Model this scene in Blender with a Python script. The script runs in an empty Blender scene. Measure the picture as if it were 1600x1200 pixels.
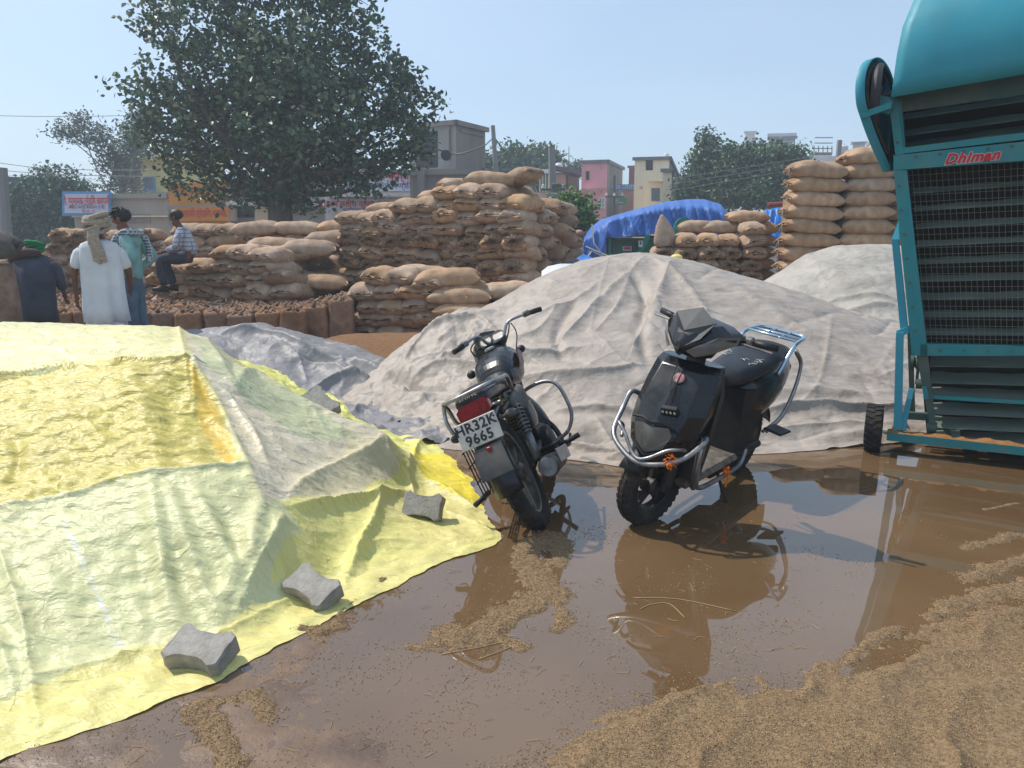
import bpy, math, random
import numpy as np
from mathutils import Vector, Matrix, Euler

S = bpy.context.scene
COL = S.collection
R = math.radians
rng = np.random.default_rng(7)
random.seed(7)

# ------------------------------------------------------------------ camera
FPX, CAMH, PITCH = 1200.0, 1.5, math.atan(230 / 1200.0)
cam_d = bpy.data.cameras.new("camera")
cam_d.sensor_width = 36.0
cam_d.lens = 36.0 * FPX / 1600.0
cam_d.clip_start = 0.05
cam_d.clip_end = 3000.0
cam = bpy.data.objects.new("camera", cam_d)
COL.objects.link(cam)
cam.location = (0, 0, CAMH)
cam.rotation_euler = (math.pi / 2 - PITCH, 0, 0)
S.camera = cam

# ------------------------------------------------------------------ daylight
SUN = np.array([-0.53, 0.26, 0.81]); SUN /= np.linalg.norm(SUN)
SUN_EL = math.asin(SUN[2])
SUN_AZ = math.atan2(SUN[0], SUN[1])          # clockwise from +Y
w = bpy.data.worlds.new("World"); S.world = w; w.use_nodes = True
nt = w.node_tree; nt.nodes.clear()
sky = nt.nodes.new("ShaderNodeTexSky"); sky.sky_type = 'NISHITA'; sky.sun_disc = False
sky.sun_elevation = SUN_EL; sky.sun_rotation = SUN_AZ
sky.air_density = 0.85; sky.dust_density = 1.1; sky.ozone_density = 1.7
bg = nt.nodes.new("ShaderNodeBackground"); bg.inputs[1].default_value = 0.145
wo = nt.nodes.new("ShaderNodeOutputWorld")
# thin high cloud veils mixed over the sky, all round
tcw = nt.nodes.new("ShaderNodeTexCoord"); mpw = nt.nodes.new("ShaderNodeMapping")
mpw.inputs['Scale'].default_value = (1.0, 1.6, 4.0); mpw.inputs['Location'].default_value = (0.35, 0.2, 0.1)
nzw = nt.nodes.new("ShaderNodeTexNoise"); nzw.inputs['Scale'].default_value = 1.5
nzw.inputs['Detail'].default_value = 5; nzw.inputs['Roughness'].default_value = 0.5
crw = nt.nodes.new("ShaderNodeMapRange"); crw.inputs['From Min'].default_value = 0.42; crw.inputs['From Max'].default_value = 0.78
crw.inputs['To Min'].default_value = 0.42; crw.inputs['To Max'].default_value = 0.72
mxw = nt.nodes.new("ShaderNodeMix"); mxw.data_type = 'RGBA'
mxw.inputs[7].default_value = (4.1, 5.3, 6.5, 1)
nt.links.new(tcw.outputs['Generated'], mpw.inputs[0]); nt.links.new(mpw.outputs[0], nzw.inputs['Vector'])
nt.links.new(nzw.outputs[0], crw.inputs[0]); nt.links.new(crw.outputs[0], mxw.inputs[0])
nt.links.new(sky.outputs[0], mxw.inputs[6]); nt.links.new(mxw.outputs[2], bg.inputs[0])
nt.links.new(bg.outputs[0], wo.inputs[0])
sl = bpy.data.lights.new("sun", 'SUN'); sl.energy = 3.7; sl.angle = R(0.6); sl.color = (1.0, 0.93, 0.83)
so = bpy.data.objects.new("sun", sl); COL.objects.link(so)
so.rotation_euler = Vector(SUN).to_track_quat('Z', 'Y').to_euler()
S.view_settings.view_transform = 'Standard'; S.view_settings.look = 'None'
S.view_settings.exposure = 0.22; S.view_settings.gamma = 1.0; S.view_settings.use_curve_mapping = False
S.render.engine = 'CYCLES'
S.cycles.use_denoising = True
S.cycles.max_bounces = 8; S.cycles.transparent_max_bounces = 8

HAZE = 0.0038

# ------------------------------------------------------------------ picture -> place
CP, SP = math.cos(PITCH), math.sin(PITCH)
def ray(px, py):
    u = (px - 800) / FPX; v = (py - 600) / FPX
    return np.array([u, CP - v * SP, -SP - v * CP])
def at(px, py, Y):
    r = ray(px, py); p = r * (Y / r[1]); p[2] += CAMH
    return p
def gnd(px, py, z=0.0):
    r = ray(px, py); p = r * ((z - CAMH) / r[2]); p[2] += CAMH
    return p
def px_of(p):
    d = np.asarray(p, float) - np.array([0, 0, CAMH])
    c = d[1] * CP - d[2] * SP; up = d[1] * SP + d[2] * CP
    return 800 + FPX * d[0] / c, 600 - FPX * up / c

# ------------------------------------------------------------------ noise (numpy)
def _h(ix, iy, seed):
    n = (ix.astype(np.int64) * 374761393 + iy.astype(np.int64) * 668265263 + seed * 1442695041) & 0xffffffff
    n = ((n ^ (n >> 13)) * 1274126177) & 0xffffffff
    n = ((n ^ (n >> 16)) * 2246822519) & 0xffffffff
    return ((n ^ (n >> 15)) & 0xffffff) / float(0xffffff)
def vnoise(x, y, seed=0):
    x = np.asarray(x, float); y = np.asarray(y, float)
    ix = np.floor(x); iy = np.floor(y); fx = x - ix; fy = y - iy
    def g(dx, dy):
        a = _h(ix + dx, iy + dy, seed) * 2 * np.pi
        return np.cos(a) * (fx - dx) + np.sin(a) * (fy - dy)
    sx = fx * fx * fx * (fx * (fx * 6 - 15) + 10); sy = fy * fy * fy * (fy * (fy * 6 - 15) + 10)
    a = g(0, 0) * (1 - sx) + g(1, 0) * sx; b = g(0, 1) * (1 - sx) + g(1, 1) * sx
    return (a * (1 - sy) + b * sy) * 1.5
def fbm(x, y, seed=0, oct=4, gain=0.5, lac=2.03):
    s = 0; a = 1; t = 0
    for k in range(oct):
        s = s + a * vnoise(x, y, seed + k * 17); t += a; a *= gain; x = x * lac; y = y * lac
    return s / t
def worley(x, y, seed=0):
    ix = np.floor(x); iy = np.floor(y)
    f1 = np.full(np.shape(x), 9.0); f2 = np.full(np.shape(x), 9.0)
    for dx in (-1, 0, 1):
        for dy in (-1, 0, 1):
            cx = ix + dx; cy = iy + dy
            px = cx + _h(cx, cy, seed); py = cy + _h(cx, cy, seed + 5)
            d = np.hypot(px - x, py - y)
            m = d < f1
            f2 = np.where(m, f1, np.minimum(f2, d)); f1 = np.where(m, d, f1)
    return f1, f2
def crumple(x, y, seed=0, oct=3):
    """creased-sheet relief: facets that meet in sharp ridges and valleys"""
    s = 0; a = 1; t = 0
    for k in range(oct):
        wx = x + 0.35 * vnoise(x * 1.3, y * 1.3, seed + 91 + k); wy = y + 0.35 * vnoise(x * 1.3 + 7, y * 1.3, seed + 37 + k)
        f1, f2 = worley(wx, wy, seed + k * 11)
        n = np.abs(vnoise(wx * 0.9, wy * 0.9, seed + 3 + k))
        s = s + a * (0.6 * (f2 - f1) - 0.9 * n); t += a; a *= 0.5; x = x * 2.1 + 3.1; y = y * 2.1 + 1.7
    return s / t

# ------------------------------------------------------------------ objects
def set_tags(o, label=None, cat=None, group=None, kind=None):
    if label: o['label'] = label
    if cat: o['category'] = cat
    if group: o['group'] = group
    if kind: o['kind'] = kind
    return o
def thing(name, label, cat, loc=(0, 0, 0), rot=(0, 0, 0), group=None, kind=None):
    o = bpy.data.objects.new(name, None); COL.objects.link(o)
    o.empty_display_size = 0.1
    o.location = [float(v) for v in loc]; o.rotation_euler = rot
    return set_tags(o, label, cat, group, kind)
def me_from(name, verts, faces, mat=None, smooth=True, mats=None, midx=None):
    me = bpy.data.meshes.new(name)
    verts = np.asarray(verts, dtype=np.float32)
    if isinstance(faces, np.ndarray):
        n, k = faces.shape
        me.vertices.add(len(verts)); me.vertices.foreach_set("co", verts.ravel())
        me.loops.add(n * k); me.loops.foreach_set("vertex_index", faces.ravel().astype(np.int32))
        me.polygons.add(n); me.polygons.foreach_set("loop_start", np.arange(0, n * k, k, dtype=np.int32))
        me.update(calc_edges=True)
    else:
        me.from_pydata([tuple(map(float, v)) for v in verts], [], [tuple(map(int, f)) for f in faces]); me.update()
    if mat: me.materials.append(mat)
    if mats:
        for m in mats: me.materials.append(m)
        if midx is not None: me.polygons.foreach_set("material_index", np.asarray(midx, dtype=np.int32))
    me.polygons.foreach_set("use_smooth", np.full(len(me.polygons), bool(smooth)))
    return me
def ob(name, me, parent=None, loc=(0, 0, 0), rot=(0, 0, 0)):
    o = bpy.data.objects.new(name, me); COL.objects.link(o)
    if parent: o.parent = parent
    o.location = loc; o.rotation_euler = rot
    return o
def grid_faces(nu, nv, wrap_u=False, wrap_v=False):
    iu = np.arange(nu if wrap_u else nu - 1); iv = np.arange(nv if wrap_v else nv - 1)
    a, b = np.meshgrid(iu, iv, indexing='ij'); a = a.ravel(); b = b.ravel()
    a2 = (a + 1) % nu; b2 = (b + 1) % nv
    return np.stack([a * nv + b, a2 * nv + b, a2 * nv + b2, a * nv + b2], 1)

class MB:
    """collects simple shapes into one mesh"""
    def __init__(s): s.v = []; s.f = []; s.n = 0
    def add(s, v, f):
        v = [tuple(map(float, q)) for q in v]
        s.v += v; s.f += [tuple(int(i) + s.n for i in q) for q in f]; s.n += len(v); return s
    def box(s, c, size, rot=None, bev=0.0, M=None):
        x, y, z = [q / 2 for q in size]
        b = min(bev, x * .9, y * .9, z * .9)
        if b <= 0:
            v = [(i * x, j * y, k * z) for i in (-1, 1) for j in (-1, 1) for k in (-1, 1)]
            f = [(0, 1, 3, 2), (4, 6, 7, 5), (0, 4, 5, 1), (2, 3, 7, 6), (0, 2, 6, 4), (1, 5, 7, 3)]
        else:
            v = []; f = []; idx = {}
            for i in (-1, 1):
                for j in (-1, 1):
                    for k in (-1, 1):
                        for ax in range(3):
                            p = [i * (x - b), j * (y - b), k * (z - b)]
                            p[ax] = (i, j, k)[ax] * (x, y, z)[ax]
                            idx[(i, j, k, ax)] = len(v); v.append(tuple(p))
            for ax in range(3):
                o1, o2 = [a for a in range(3) if a != ax]
                for sg in (-1, 1):
                    q = []
                    for a, c2 in ((-1, -1), (1, -1), (1, 1), (-1, 1)):
                        t = [0, 0, 0]; t[ax] = sg; t[o1] = a; t[o2] = c2
                        q.append(idx[(t[0], t[1], t[2], ax)])
                    f.append(tuple(q))
            for ax in range(3):      # edges along ax
                o1, o2 = [a for a in range(3) if a != ax]
                for a in (-1, 1):
                    for c2 in (-1, 1):
                        t1 = [0, 0, 0]; t1[ax] = -1; t1[o1] = a; t1[o2] = c2
                        t2 = list(t1); t2[ax] = 1
                        f.append((idx[(*t1, o1)], idx[(*t2, o1)], idx[(*t2, o2)], idx[(*t1, o2)]))
            for i in (-1, 1):
                for j in (-1, 1):
                    for k in (-1, 1):
                        f.append((idx[(i, j, k, 0)], idx[(i, j, k, 1)], idx[(i, j, k, 2)]))
        T = Matrix.Translation(c)
        if rot is not None: T = T @ Euler(rot).to_matrix().to_4x4()
        if M is not None: T = M @ T
        return s.add([T @ Vector(q) for q in v], f)
    def tube(s, pts, r, n=8, cap=True, closed=False):
        pts = [Vector(p) for p in pts]; m = len(pts)
        rr = r if hasattr(r, '__len__') else [r] * m
        base = s.n; V = []; up = None
        for i, p in enumerate(pts):
            if closed: d = pts[(i + 1) % m] - pts[i - 1]
            else: d = pts[min(i + 1, m - 1)] - pts[max(i - 1, 0)]
            d.normalize()
            if up is None:
                up = Vector((0, 0, 1)) if abs(d.z) < .9 else Vector((1, 0, 0))
            a = d.cross(up); a.normalize(); b = a.cross(d); up = b
            for k in range(n):
                t = 2 * math.pi * k / n
                V.append(p + a * (math.cos(t) * rr[i]) + b * (math.sin(t) * rr[i]))
        f = []
        for i in range(m if closed else m - 1):
            j = (i + 1) % m
            for k in range(n):
                f.append((i * n + k, i * n + (k + 1) % n, j * n + (k + 1) % n, j * n + k))
        if cap and not closed:
            f.append(tuple(range(n - 1, -1, -1))); f.append(tuple((m - 1) * n + k for k in range(n)))
        return s.add(V, f)
    def loft(s, rings, cap=True, closed=False):
        n = len(rings[0]); m = len(rings); f = []
        for i in range(m if closed else m - 1):
            j = (i + 1) % m
            for k in range(n):
                f.append((i * n + k, i * n + (k + 1) % n, j * n + (k + 1) % n, j * n + k))
        if cap and not closed:
            f.append(tuple(range(n - 1, -1, -1))); f.append(tuple((m - 1) * n + k for k in range(n)))
        return s.add([p for r in rings for p in r], f)
    def lathe(s, prof, n=32, axis='x', c=(0, 0, 0), closed=True):
        """profile (r, h) spun round an axis through c"""
        V = []; m = len(prof)
        for k in range(n):
            t = 2 * math.pi * k / n; ct, st = math.cos(t), math.sin(t)
            for r, h in prof:
                if axis == 'x': V.append((c[0] + h, c[1] + r * ct, c[2] + r * st))
                elif axis == 'y': V.append((c[0] + r * ct, c[1] + h, c[2] + r * st))
                else: V.append((c[0] + r * ct, c[1] + r * st, c[2] + h))
        f = []
        for k in range(n):
            k2 = (k + 1) % n
            for i in range(m if closed else m - 1):
                j = (i + 1) % m
                f.append((k * m + i, k * m + j, k2 * m + j, k2 * m + i))
        return s.add(V, f)
    def ell(s, c, r, n=16, m=10, e=1.0):
        V = []; f = []
        for i in range(m + 1):
            ph = math.pi * i / m
            for k in range(n):
                t = 2 * math.pi * k / n
                x, y, z = math.sin(ph) * math.cos(t), math.sin(ph) * math.sin(t), math.cos(ph)
                q = [math.copysign(abs(a) ** e, a) for a in (x, y, z)]
                V.append((c[0] + q[0] * r[0], c[1] + q[1] * r[1], c[2] + q[2] * r[2]))
        for i in range(m):
            for k in range(n):
                f.append((i * n + k, (i + 1) * n + k, (i + 1) * n + (k + 1) % n, i * n + (k + 1) % n))
        return s.add(V, f)
    def poly(s, pts2, axis, h0, h1):
        """prism: outline in the two other axes, extruded along axis"""
        n = len(pts2)
        def p(a, b, h): return (h, a, b) if axis == 'x' else ((a, h, b) if axis == 'y' else (a, b, h))
        V = [p(a, b, h0) for a, b in pts2] + [p(a, b, h1) for a, b in pts2]
        f = [tuple(range(n - 1, -1, -1)), tuple(range(n, 2 * n))]
        for k in range(n): f.append((k, (k + 1) % n, n + (k + 1) % n, n + k))
        return s.add(V, f)
    def build(s, name, mat, parent=None, smooth=False, auto=None, fix=True, loc=(0, 0, 0), rot=(0, 0, 0)):
        me = me_from(name, s.v, s.f, mat, smooth)
        if fix:
            import bmesh
            bm = bmesh.new(); bm.from_mesh(me); bmesh.ops.recalc_face_normals(bm, faces=bm.faces)
            bm.to_mesh(me); bm.free()
        if auto:
            me.polygons.foreach_set("use_smooth", np.ones(len(me.polygons), bool))
            me.set_sharp_from_angle(angle=R(auto))
        return ob(name, me, parent, loc, rot)
def spline(pts, n=8, closed=False):
    """Catmull-Rom through the points"""
    P = [Vector(p) for p in pts]; m = len(P); out = []
    rngi = range(m if closed else m - 1)
    for i in rngi:
        if closed: p0, p1, p2, p3 = P[i - 1], P[i], P[(i + 1) % m], P[(i + 2) % m]
        else: p0, p1, p2, p3 = P[max(i - 1, 0)], P[i], P[i + 1], P[min(i + 2, m - 1)]
        for k in range(n):
            t = k / n
            out.append(0.5 * ((2 * p1) + (p2 - p0) * t + (2 * p0 - 5 * p1 + 4 * p2 - p3) * t * t + (3 * p1 - p0 - 3 * p2 + p3) * t ** 3))
    if not closed: out.append(P[-1])
    return out
def copy_thing(o, loc=None, rot=None, scale=None, label=None):
    c = o.copy(); COL.objects.link(c)
    for ch in o.children:
        d = ch.copy(); COL.objects.link(d); d.parent = c
        for g in ch.children:
            e = g.copy(); COL.objects.link(e); e.parent = d
    if loc is not None: c.location = loc
    if rot is not None: c.rotation_euler = rot
    if scale is not None: c.scale = scale
    if label: c['label'] = label
    return c
def ordn(n):
    return {1: 'first', 2: 'second', 3: 'third', 4: 'fourth', 5: 'fifth', 6: 'sixth', 7: 'seventh', 8: 'eighth', 9: 'ninth',
            10: 'tenth', 11: 'eleventh', 12: 'twelfth', 13: 'thirteenth', 14: 'fourteenth', 15: 'fifteenth'}.get(n, str(n) + 'th')

# ------------------------------------------------------------------ materials
def mat(name, col, col2=None, nscale=6.0, nmix=1.0, rough=0.7, rough2=None, metal=0.0, bump=0.0, bscale=40.0, bdist=0.01,
        spec=0.5, rand=0.0, attr=None, dirt=None, dirt_scale=3.0, dirt_amt=0.5, coat=0.0, weave=None, detail=6, sss=None,
        trans=None, ior=1.45, emis=None, wave=None, lo=0.35, hi=0.65, stretch=None, fac_attr=None):
    m = bpy.data.materials.new(name); m.use_nodes = True
    N = m.node_tree.nodes; L = m.node_tree.links
    b = N['Principled BSDF']
    b.inputs['Roughness'].default_value = rough; b.inputs['Metallic'].default_value = metal
    b.inputs['Specular IOR Level'].default_value = spec; b.inputs['IOR'].default_value = ior
    b.inputs['Coat Weight'].default_value = coat
    tc = N.new('ShaderNodeTexCoord'); vec = tc.outputs['Object']
    if stretch:
        mp = N.new('ShaderNodeMapping'); mp.inputs['Scale'].default_value = stretch
        L.new(vec, mp.inputs[0]); vec = mp.outputs[0]
    cur = None
    def mixc(fac, a, c):
        x = N.new('ShaderNodeMix'); x.data_type = 'RGBA'
        if hasattr(fac, 'links'): L.new(fac, x.inputs[0])
        else: x.inputs[0].default_value = fac
        for sock, v in ((6, a), (7, c)):
            if hasattr(v, 'links'): L.new(v, x.inputs[sock])
            else: x.inputs[sock].default_value = (*v, 1)
        return x.outputs[2]
    def noise(scale, det=detail, rg=0.6, v=None):
        n = N.new('ShaderNodeTexNoise'); n.inputs['Scale'].default_value = scale; n.inputs['Detail'].default_value = det
        n.inputs['Roughness'].default_value = rg; L.new(v or vec, n.inputs['Vector']); return n.outputs[0]
    def ramp(v, a, c, t0=0.0, t1=1.0):
        r = N.new('ShaderNodeMapRange'); r.inputs['From Min'].default_value = a; r.inputs['From Max'].default_value = c
        r.inputs['To Min'].default_value = t0; r.inputs['To Max'].default_value = t1; L.new(v, r.inputs[0]); return r.outputs[0]
    if attr:
        a = N.new('ShaderNodeVertexColor'); a.layer_name = attr; cur = a.outputs[0]
    if col2 is not None:
        f = ramp(noise(nscale), lo, hi, 0, nmix)
        cur = mixc(f, cur if cur is not None else col, col2)
    if dirt:
        f = ramp(noise(dirt_scale, 8, 0.7), 0.45, 0.72, 0, dirt_amt)
        cur = mixc(f, cur if cur is not None else col, dirt)
    if rand:
        oi = N.new('ShaderNodeObjectInfo')
        hs = N.new('ShaderNodeHueSaturation')
        L.new(ramp(oi.outputs['Random'], 0, 1, 1 - rand, 1 + rand), hs.inputs['Value'])
        sep = N.new('ShaderNodeMath'); sep.operation = 'FRACT'
        mu = N.new('ShaderNodeMath'); mu.operation = 'MULTIPLY'; mu.inputs[1].default_value = 7.31
        L.new(oi.outputs['Random'], mu.inputs[0]); L.new(mu.outputs[0], sep.inputs[0])
        L.new(ramp(sep.outputs[0], 0, 1, 0.8, 1.15), hs.inputs['Saturation'])
        if cur is None: hs.inputs['Color'].default_value = (*col, 1)
        else: L.new(cur, hs.inputs['Color'])
        cur = hs.outputs[0]
    if cur is not None: L.new(cur, b.inputs['Base Color'])
    else: b.inputs['Base Color'].default_value = (*col, 1)
    if rough2 is not None:
        L.new(ramp(noise(nscale * 1.7), 0.35, 0.65, rough, rough2), b.inputs['Roughness'])
    hgt = None
    if bump:
        hgt = noise(bscale, 4)
        bn = N.new('ShaderNodeBump'); bn.inputs['Strength'].default_value = bump; bn.inputs['Distance'].default_value = bdist
        L.new(hgt, bn.inputs['Height']); L.new(bn.outputs[0], b.inputs['Normal'])
        if weave:
            wv = N.new('ShaderNodeTexWave'); wv.inputs['Scale'].default_value = weave; wv.inputs['Distortion'].default_value = 0.6
            wv2 = N.new('ShaderNodeTexWave'); wv2.bands_direction = 'Y'; wv2.inputs['Scale'].default_value = weave; wv2.inputs['Distortion'].default_value = 0.6
            L.new(vec, wv.inputs['Vector']); L.new(vec, wv2.inputs['Vector'])
            ad = N.new('ShaderNodeMath'); ad.operation = 'ADD'; L.new(wv.outputs[1], ad.inputs[0]); L.new(wv2.outputs[1], ad.inputs[1])
            b2 = N.new('ShaderNodeBump'); b2.inputs['Strength'].default_value = 0.25; b2.inputs['Distance'].default_value = 0.002
            L.new(ad.outputs[0], b2.inputs['Height']); L.new(bn.outputs[0], b2.inputs['Normal']); L.new(b2.outputs[0], b.inputs['Normal'])
    if emis:
        b.inputs['Emission Color'].default_value = (*emis[0], 1); b.inputs['Emission Strength'].default_value = emis[1]
    if trans:      # thin sheet that lets light through
        tr = N.new('ShaderNodeBsdfTranslucent'); mx = N.new('ShaderNodeMixShader'); mx.inputs[0].default_value = trans
        if cur is not None: L.new(cur, tr.inputs[0])
        else: tr.inputs[0].default_value = (*col, 1)
        L.new(b.outputs[0], mx.inputs[1]); L.new(tr.outputs[0], mx.inputs[2])
        L.new(mx.outputs[0], N['Material Output'].inputs[0])
    return m
def srgb(r, g, b_):
    def f(c):
        c /= 255.0
        return c / 12.92 if c <= 0.04045 else ((c + 0.055) / 1.055) ** 2.4
    return (f(r), f(g), f(b_))
# ================================================================== SETTING: ground, puddle, loose grain
def water_zone(X, Y):
    """height of the wet concrete and mud round z = 0, the level of the puddle"""
    n = fbm(X * 0.9, Y * 0.9, 3, 4); n2 = fbm(X * 4.2, Y * 4.2, 9, 4); n3 = fbm(X * 16, Y * 16, 13, 3)
    base = -0.030 + 0.012 * n
    # left foreground is a film of wet mud that mostly stands clear of the water
    left = 1 / (1 + np.exp((X + 0.22 - 0.10 * (Y - 2.6) + 0.9 * n2 + 0.5 * n3 + 0.3 * n) / 0.20)) * (1 / (1 + np.exp((Y - 3.35) / 0.16)))
    base = base + left * (0.030 + 0.020 * n2 + 0.006 * n3)
    near = 1 / (1 + np.exp((Y - 2.15 - 0.15 * n) / 0.10))
    base = base + near * 0.028 * (1 - left)
    # dry yard beyond
    far = 1 / (1 + np.exp(-(Y - 7.0 - 0.4 * n) / 0.35))
    base = base + far * (0.07 + 0.02 * n2)
    return base
def husk_h(X, Y):
    """raked heap of wet grain at the right"""
    # shoreline through the picture's lower right
    sh = np.array([gnd(560, 1290), gnd(800, 1195), gnd(960, 1110), gnd(1090, 1060), gnd(1190, 1075), gnd(1290, 1040), gnd(1400, 1020), gnd(1480, 960), gnd(1560, 935), gnd(1800, 900)])
    ys = np.interp(X, sh[:, 0], sh[:, 1])
    d = ys - Y + 0.07 * fbm(X * 5, Y * 5, 31, 3) + 0.09 * fbm(X * 17, Y * 17, 33, 3) + 0.04
    # drag ridges running up to the right
    u = (X * 0.60 - Y * 0.80)
    vv = (X * 0.80 + Y * 0.60)
    rid = 1 - 2 * np.abs(np.sin(u * np.pi / 0.21 + 4.2 * fbm(X * 1.5, Y * 1.5, 41, 4))) ** 0.7
    amp = 0.15 + 0.85 * (0.5 + 0.5 * np.clip(fbm(X * 2.1, Y * 2.1, 47) * 2.5, -1, 1))
    h = 0.017 * (1 - np.exp(-np.clip(d, 0, 9) / 0.12)) + 0.020 * rid * amp * np.clip(d / 0.1, 0, 1)
    h = h + 0.022 * np.clip(d, 0, 2) + 0.006 * fbm(X * 14, Y * 14, 51, 4) * np.clip(d / 0.05, 0, 1)
    return np.where(d > 0, h, d * 0.25) - 0.004, d
def streak_h(X, Y):
    """narrow tongues of grain lying in the water, each along a bent line"""
    out = np.full(np.shape(X), -1.0)
    lines = [  # pixel polylines, half width in metres, height
        ([(1640, 832), (1580, 838), (1510, 856)], 0.030, 0.012), ([(1640, 866), (1560, 885), (1512, 908)], 0.050, 0.016),
        ([(1640, 905), (1560, 925), (1490, 945), (1462, 962)], 0.055, 0.018), ([(1640, 945), (1580, 965), (1500, 985)], 0.05, 0.016), ([(1610, 780), (1570, 790), (1540, 796)], 0.016, 0.006), ([(1400, 985), (1350, 1010), (1330, 1035)], 0.03, 0.014),
        ([(850, 842), (822, 868), (838, 905), (860, 925), (820, 948), (760, 975), (705, 1000)], 0.085, 0.014),
        ([(862, 838), (880, 850), (870, 880)], 0.05, 0.012),
        ([(745, 990), (790, 1000), (812, 1012)], 0.03, 0.008), ([(860, 905), (880, 960), (872, 985)], 0.035, 0.008),
        ([(640, 1010), (690, 1018), (760, 1005)], 0.02, 0.007),
        ([(530, 975), (500, 990), (478, 985)], 0.045, 0.02), ([(560, 915), (600, 905), (530, 960)], 0.02, 0.01),
        ([(310, 1105), (340, 1140), (365, 1190)], 0.05, 0.016), ([(340, 1100), (400, 1090), (420, 1115)], 0.045, 0.012)]
    n = 0.55 * fbm(X * 9, Y * 9, 61, 4) + 0.35 * fbm(X * 26, Y * 26, 63, 3) - 0.12
    for pts, wd, hh in lines:
        P = [gnd(*p)[:2] for p in pts]
        best = np.full(np.shape(X), 9.0)
        for a, b in zip(P[:-1], P[1:]):
            ab = b - a; t = np.clip(((X - a[0]) * ab[0] + (Y - a[1]) * ab[1]) / (ab @ ab), 0, 1)
            best = np.minimum(best, np.hypot(X - a[0] - t * ab[0], Y - a[1] - t * ab[1]))
        q = 1 - best / (wd * 1.15) + n * 2.0
        out = np.maximum(out, np.where(q > 0, hh * np.sqrt(np.clip(q, 0, 1)), q * 0.02))
    return out

def nonuni(lo, hi, fine_lo, fine_hi, step, far_step):
    a = np.arange(fine_lo, fine_hi, step)
    l = []; x = fine_lo; s = step
    while x > lo: s = min(s * 1.18, far_step); x -= s; l.append(x)
    r = []; x = fine_hi; s = step
    while x < hi: s = min(s * 1.18, far_step); x += s; r.append(x)
    return np.array(l[::-1] + list(a) + r)
gx = nonuni(-900, 900, -3.0, 3.2, 0.02, 60); gy = nonuni(-60, 1200, 1.3, 4.6, 0.02, 60)
X, Y = np.meshgrid(gx, gy, indexing='ij')
near_m = np.exp(-np.clip(np.hypot(X, Y - 4) - 14, 0, None) / 8)
Z = water_zone(np.clip(X,-60,60), np.clip(Y,-60,90)) * near_m + (1 - near_m) * 0.03
H, D = husk_h(X, Y)
me = me_from("ground", np.stack([X.ravel(), Y.ravel(), Z.ravel()], 1), grid_faces(len(gx), len(gy)))
m_ground = mat("wet_mud", srgb(96, 78, 66), srgb(134, 108, 84), nscale=3.5, rough=0.22, rough2=0.6, bump=0.5, bscale=60, bdist=0.006,
               dirt=srgb(78, 66, 60), dirt_scale=1.3, dirt_amt=0.7, spec=0.6)
me.materials.append(m_ground)
set_tags(ob("ground", me), kind='structure', label='wet muddy yard ground that dries to pale dirt further back')

# puddle: nearly opaque brown water
m_water = bpy.data.materials.new("muddy_water"); m_water.use_nodes = True
N = m_water.node_tree.nodes; L = m_water.node_tree.links; b = N['Principled BSDF']
b.inputs['Roughness'].default_value = 0.015; b.inputs['IOR'].default_value = 1.75; b.inputs['Specular IOR Level'].default_value = 0.62
tc = N.new('ShaderNodeTexCoord'); n1 = N.new('ShaderNodeTexNoise'); n1.inputs['Scale'].default_value = 0.8; n1.inputs['Detail'].default_value = 5
L.new(tc.outputs['Object'], n1.inputs['Vector'])
mx = N.new('ShaderNodeMix'); mx.data_type = 'RGBA'; mx.inputs[6].default_value = (*srgb(98, 76, 52), 1); mx.inputs[7].default_value = (*srgb(116, 92, 66), 1)
rp = N.new('ShaderNodeMapRange'); rp.inputs['From Min'].default_value = .35; rp.inputs['From Max'].default_value = .65
L.new(n1.outputs[0], rp.inputs[0]); L.new(rp.outputs[0], mx.inputs[0]); L.new(mx.outputs[2], b.inputs['Base Color'])
n2 = N.new('ShaderNodeTexNoise'); n2.inputs['Scale'].default_value = 2.2; n2.inputs['Detail'].default_value = 2
L.new(tc.outputs['Object'], n2.inputs['Vector'])
bp = N.new('ShaderNodeBump'); bp.inputs['Strength'].default_value = 0.12; bp.inputs['Distance'].default_value = 0.01
L.new(n2.outputs[0], bp.inputs['Height']); L.new(bp.outputs[0], b.inputs['Normal'])
wx = np.linspace(-4.0, 7.0, 12); wy = np.linspace(1.2, 9.0, 9)
WX, WY = np.meshgrid(wx, wy, indexing='ij')
me = me_from("water", np.stack([WX.ravel(), WY.ravel(), np.zeros(WX.size)], 1), grid_faces(12, 9), m_water)
set_tags(ob("puddle_water", me), kind='structure', label='shallow brown rain puddle mirroring the sky and the two-wheelers')

# the raked grain bed and the floating tongues, as relief meshes that dive under the water
m_grain = mat("wet_grain", srgb(142, 118, 88), srgb(114, 94, 72), nscale=90, rough=0.75, bump=1.0, bscale=190, bdist=0.008,
              dirt=srgb(172, 144, 108), dirt_scale=60, dirt_amt=0.8, spec=0.25, lo=0.4, hi=0.6)
hx = np.arange(-0.45, 3.6, 0.011); hy = np.arange(1.25, 3.9, 0.011)
HX, HY = np.meshgrid(hx, hy, indexing='ij'); HZ, HD = husk_h(HX, HY)
me = me_from("grain_bed", np.stack([HX.ravel(), HY.ravel(), HZ.ravel()], 1), grid_faces(len(hx), len(hy)), m_grain)
set_tags(ob("grain_bed", me), 'raked bed of wet spilled grain along the near right shore of the puddle', 'grain', kind='stuff')
sx = np.arange(-1.7, 3.6, 0.011); sy = np.arange(1.4, 4.2, 0.011)
SX, SY = np.meshgrid(sx, sy, indexing='ij'); SZ = streak_h(SX, SY)
F = grid_faces(len(sx), len(sy)); zf = SZ.ravel()
keep = (zf[F] > -0.02).any(1); F = F[keep]; used, inv = np.unique(F, return_inverse=True)
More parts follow.
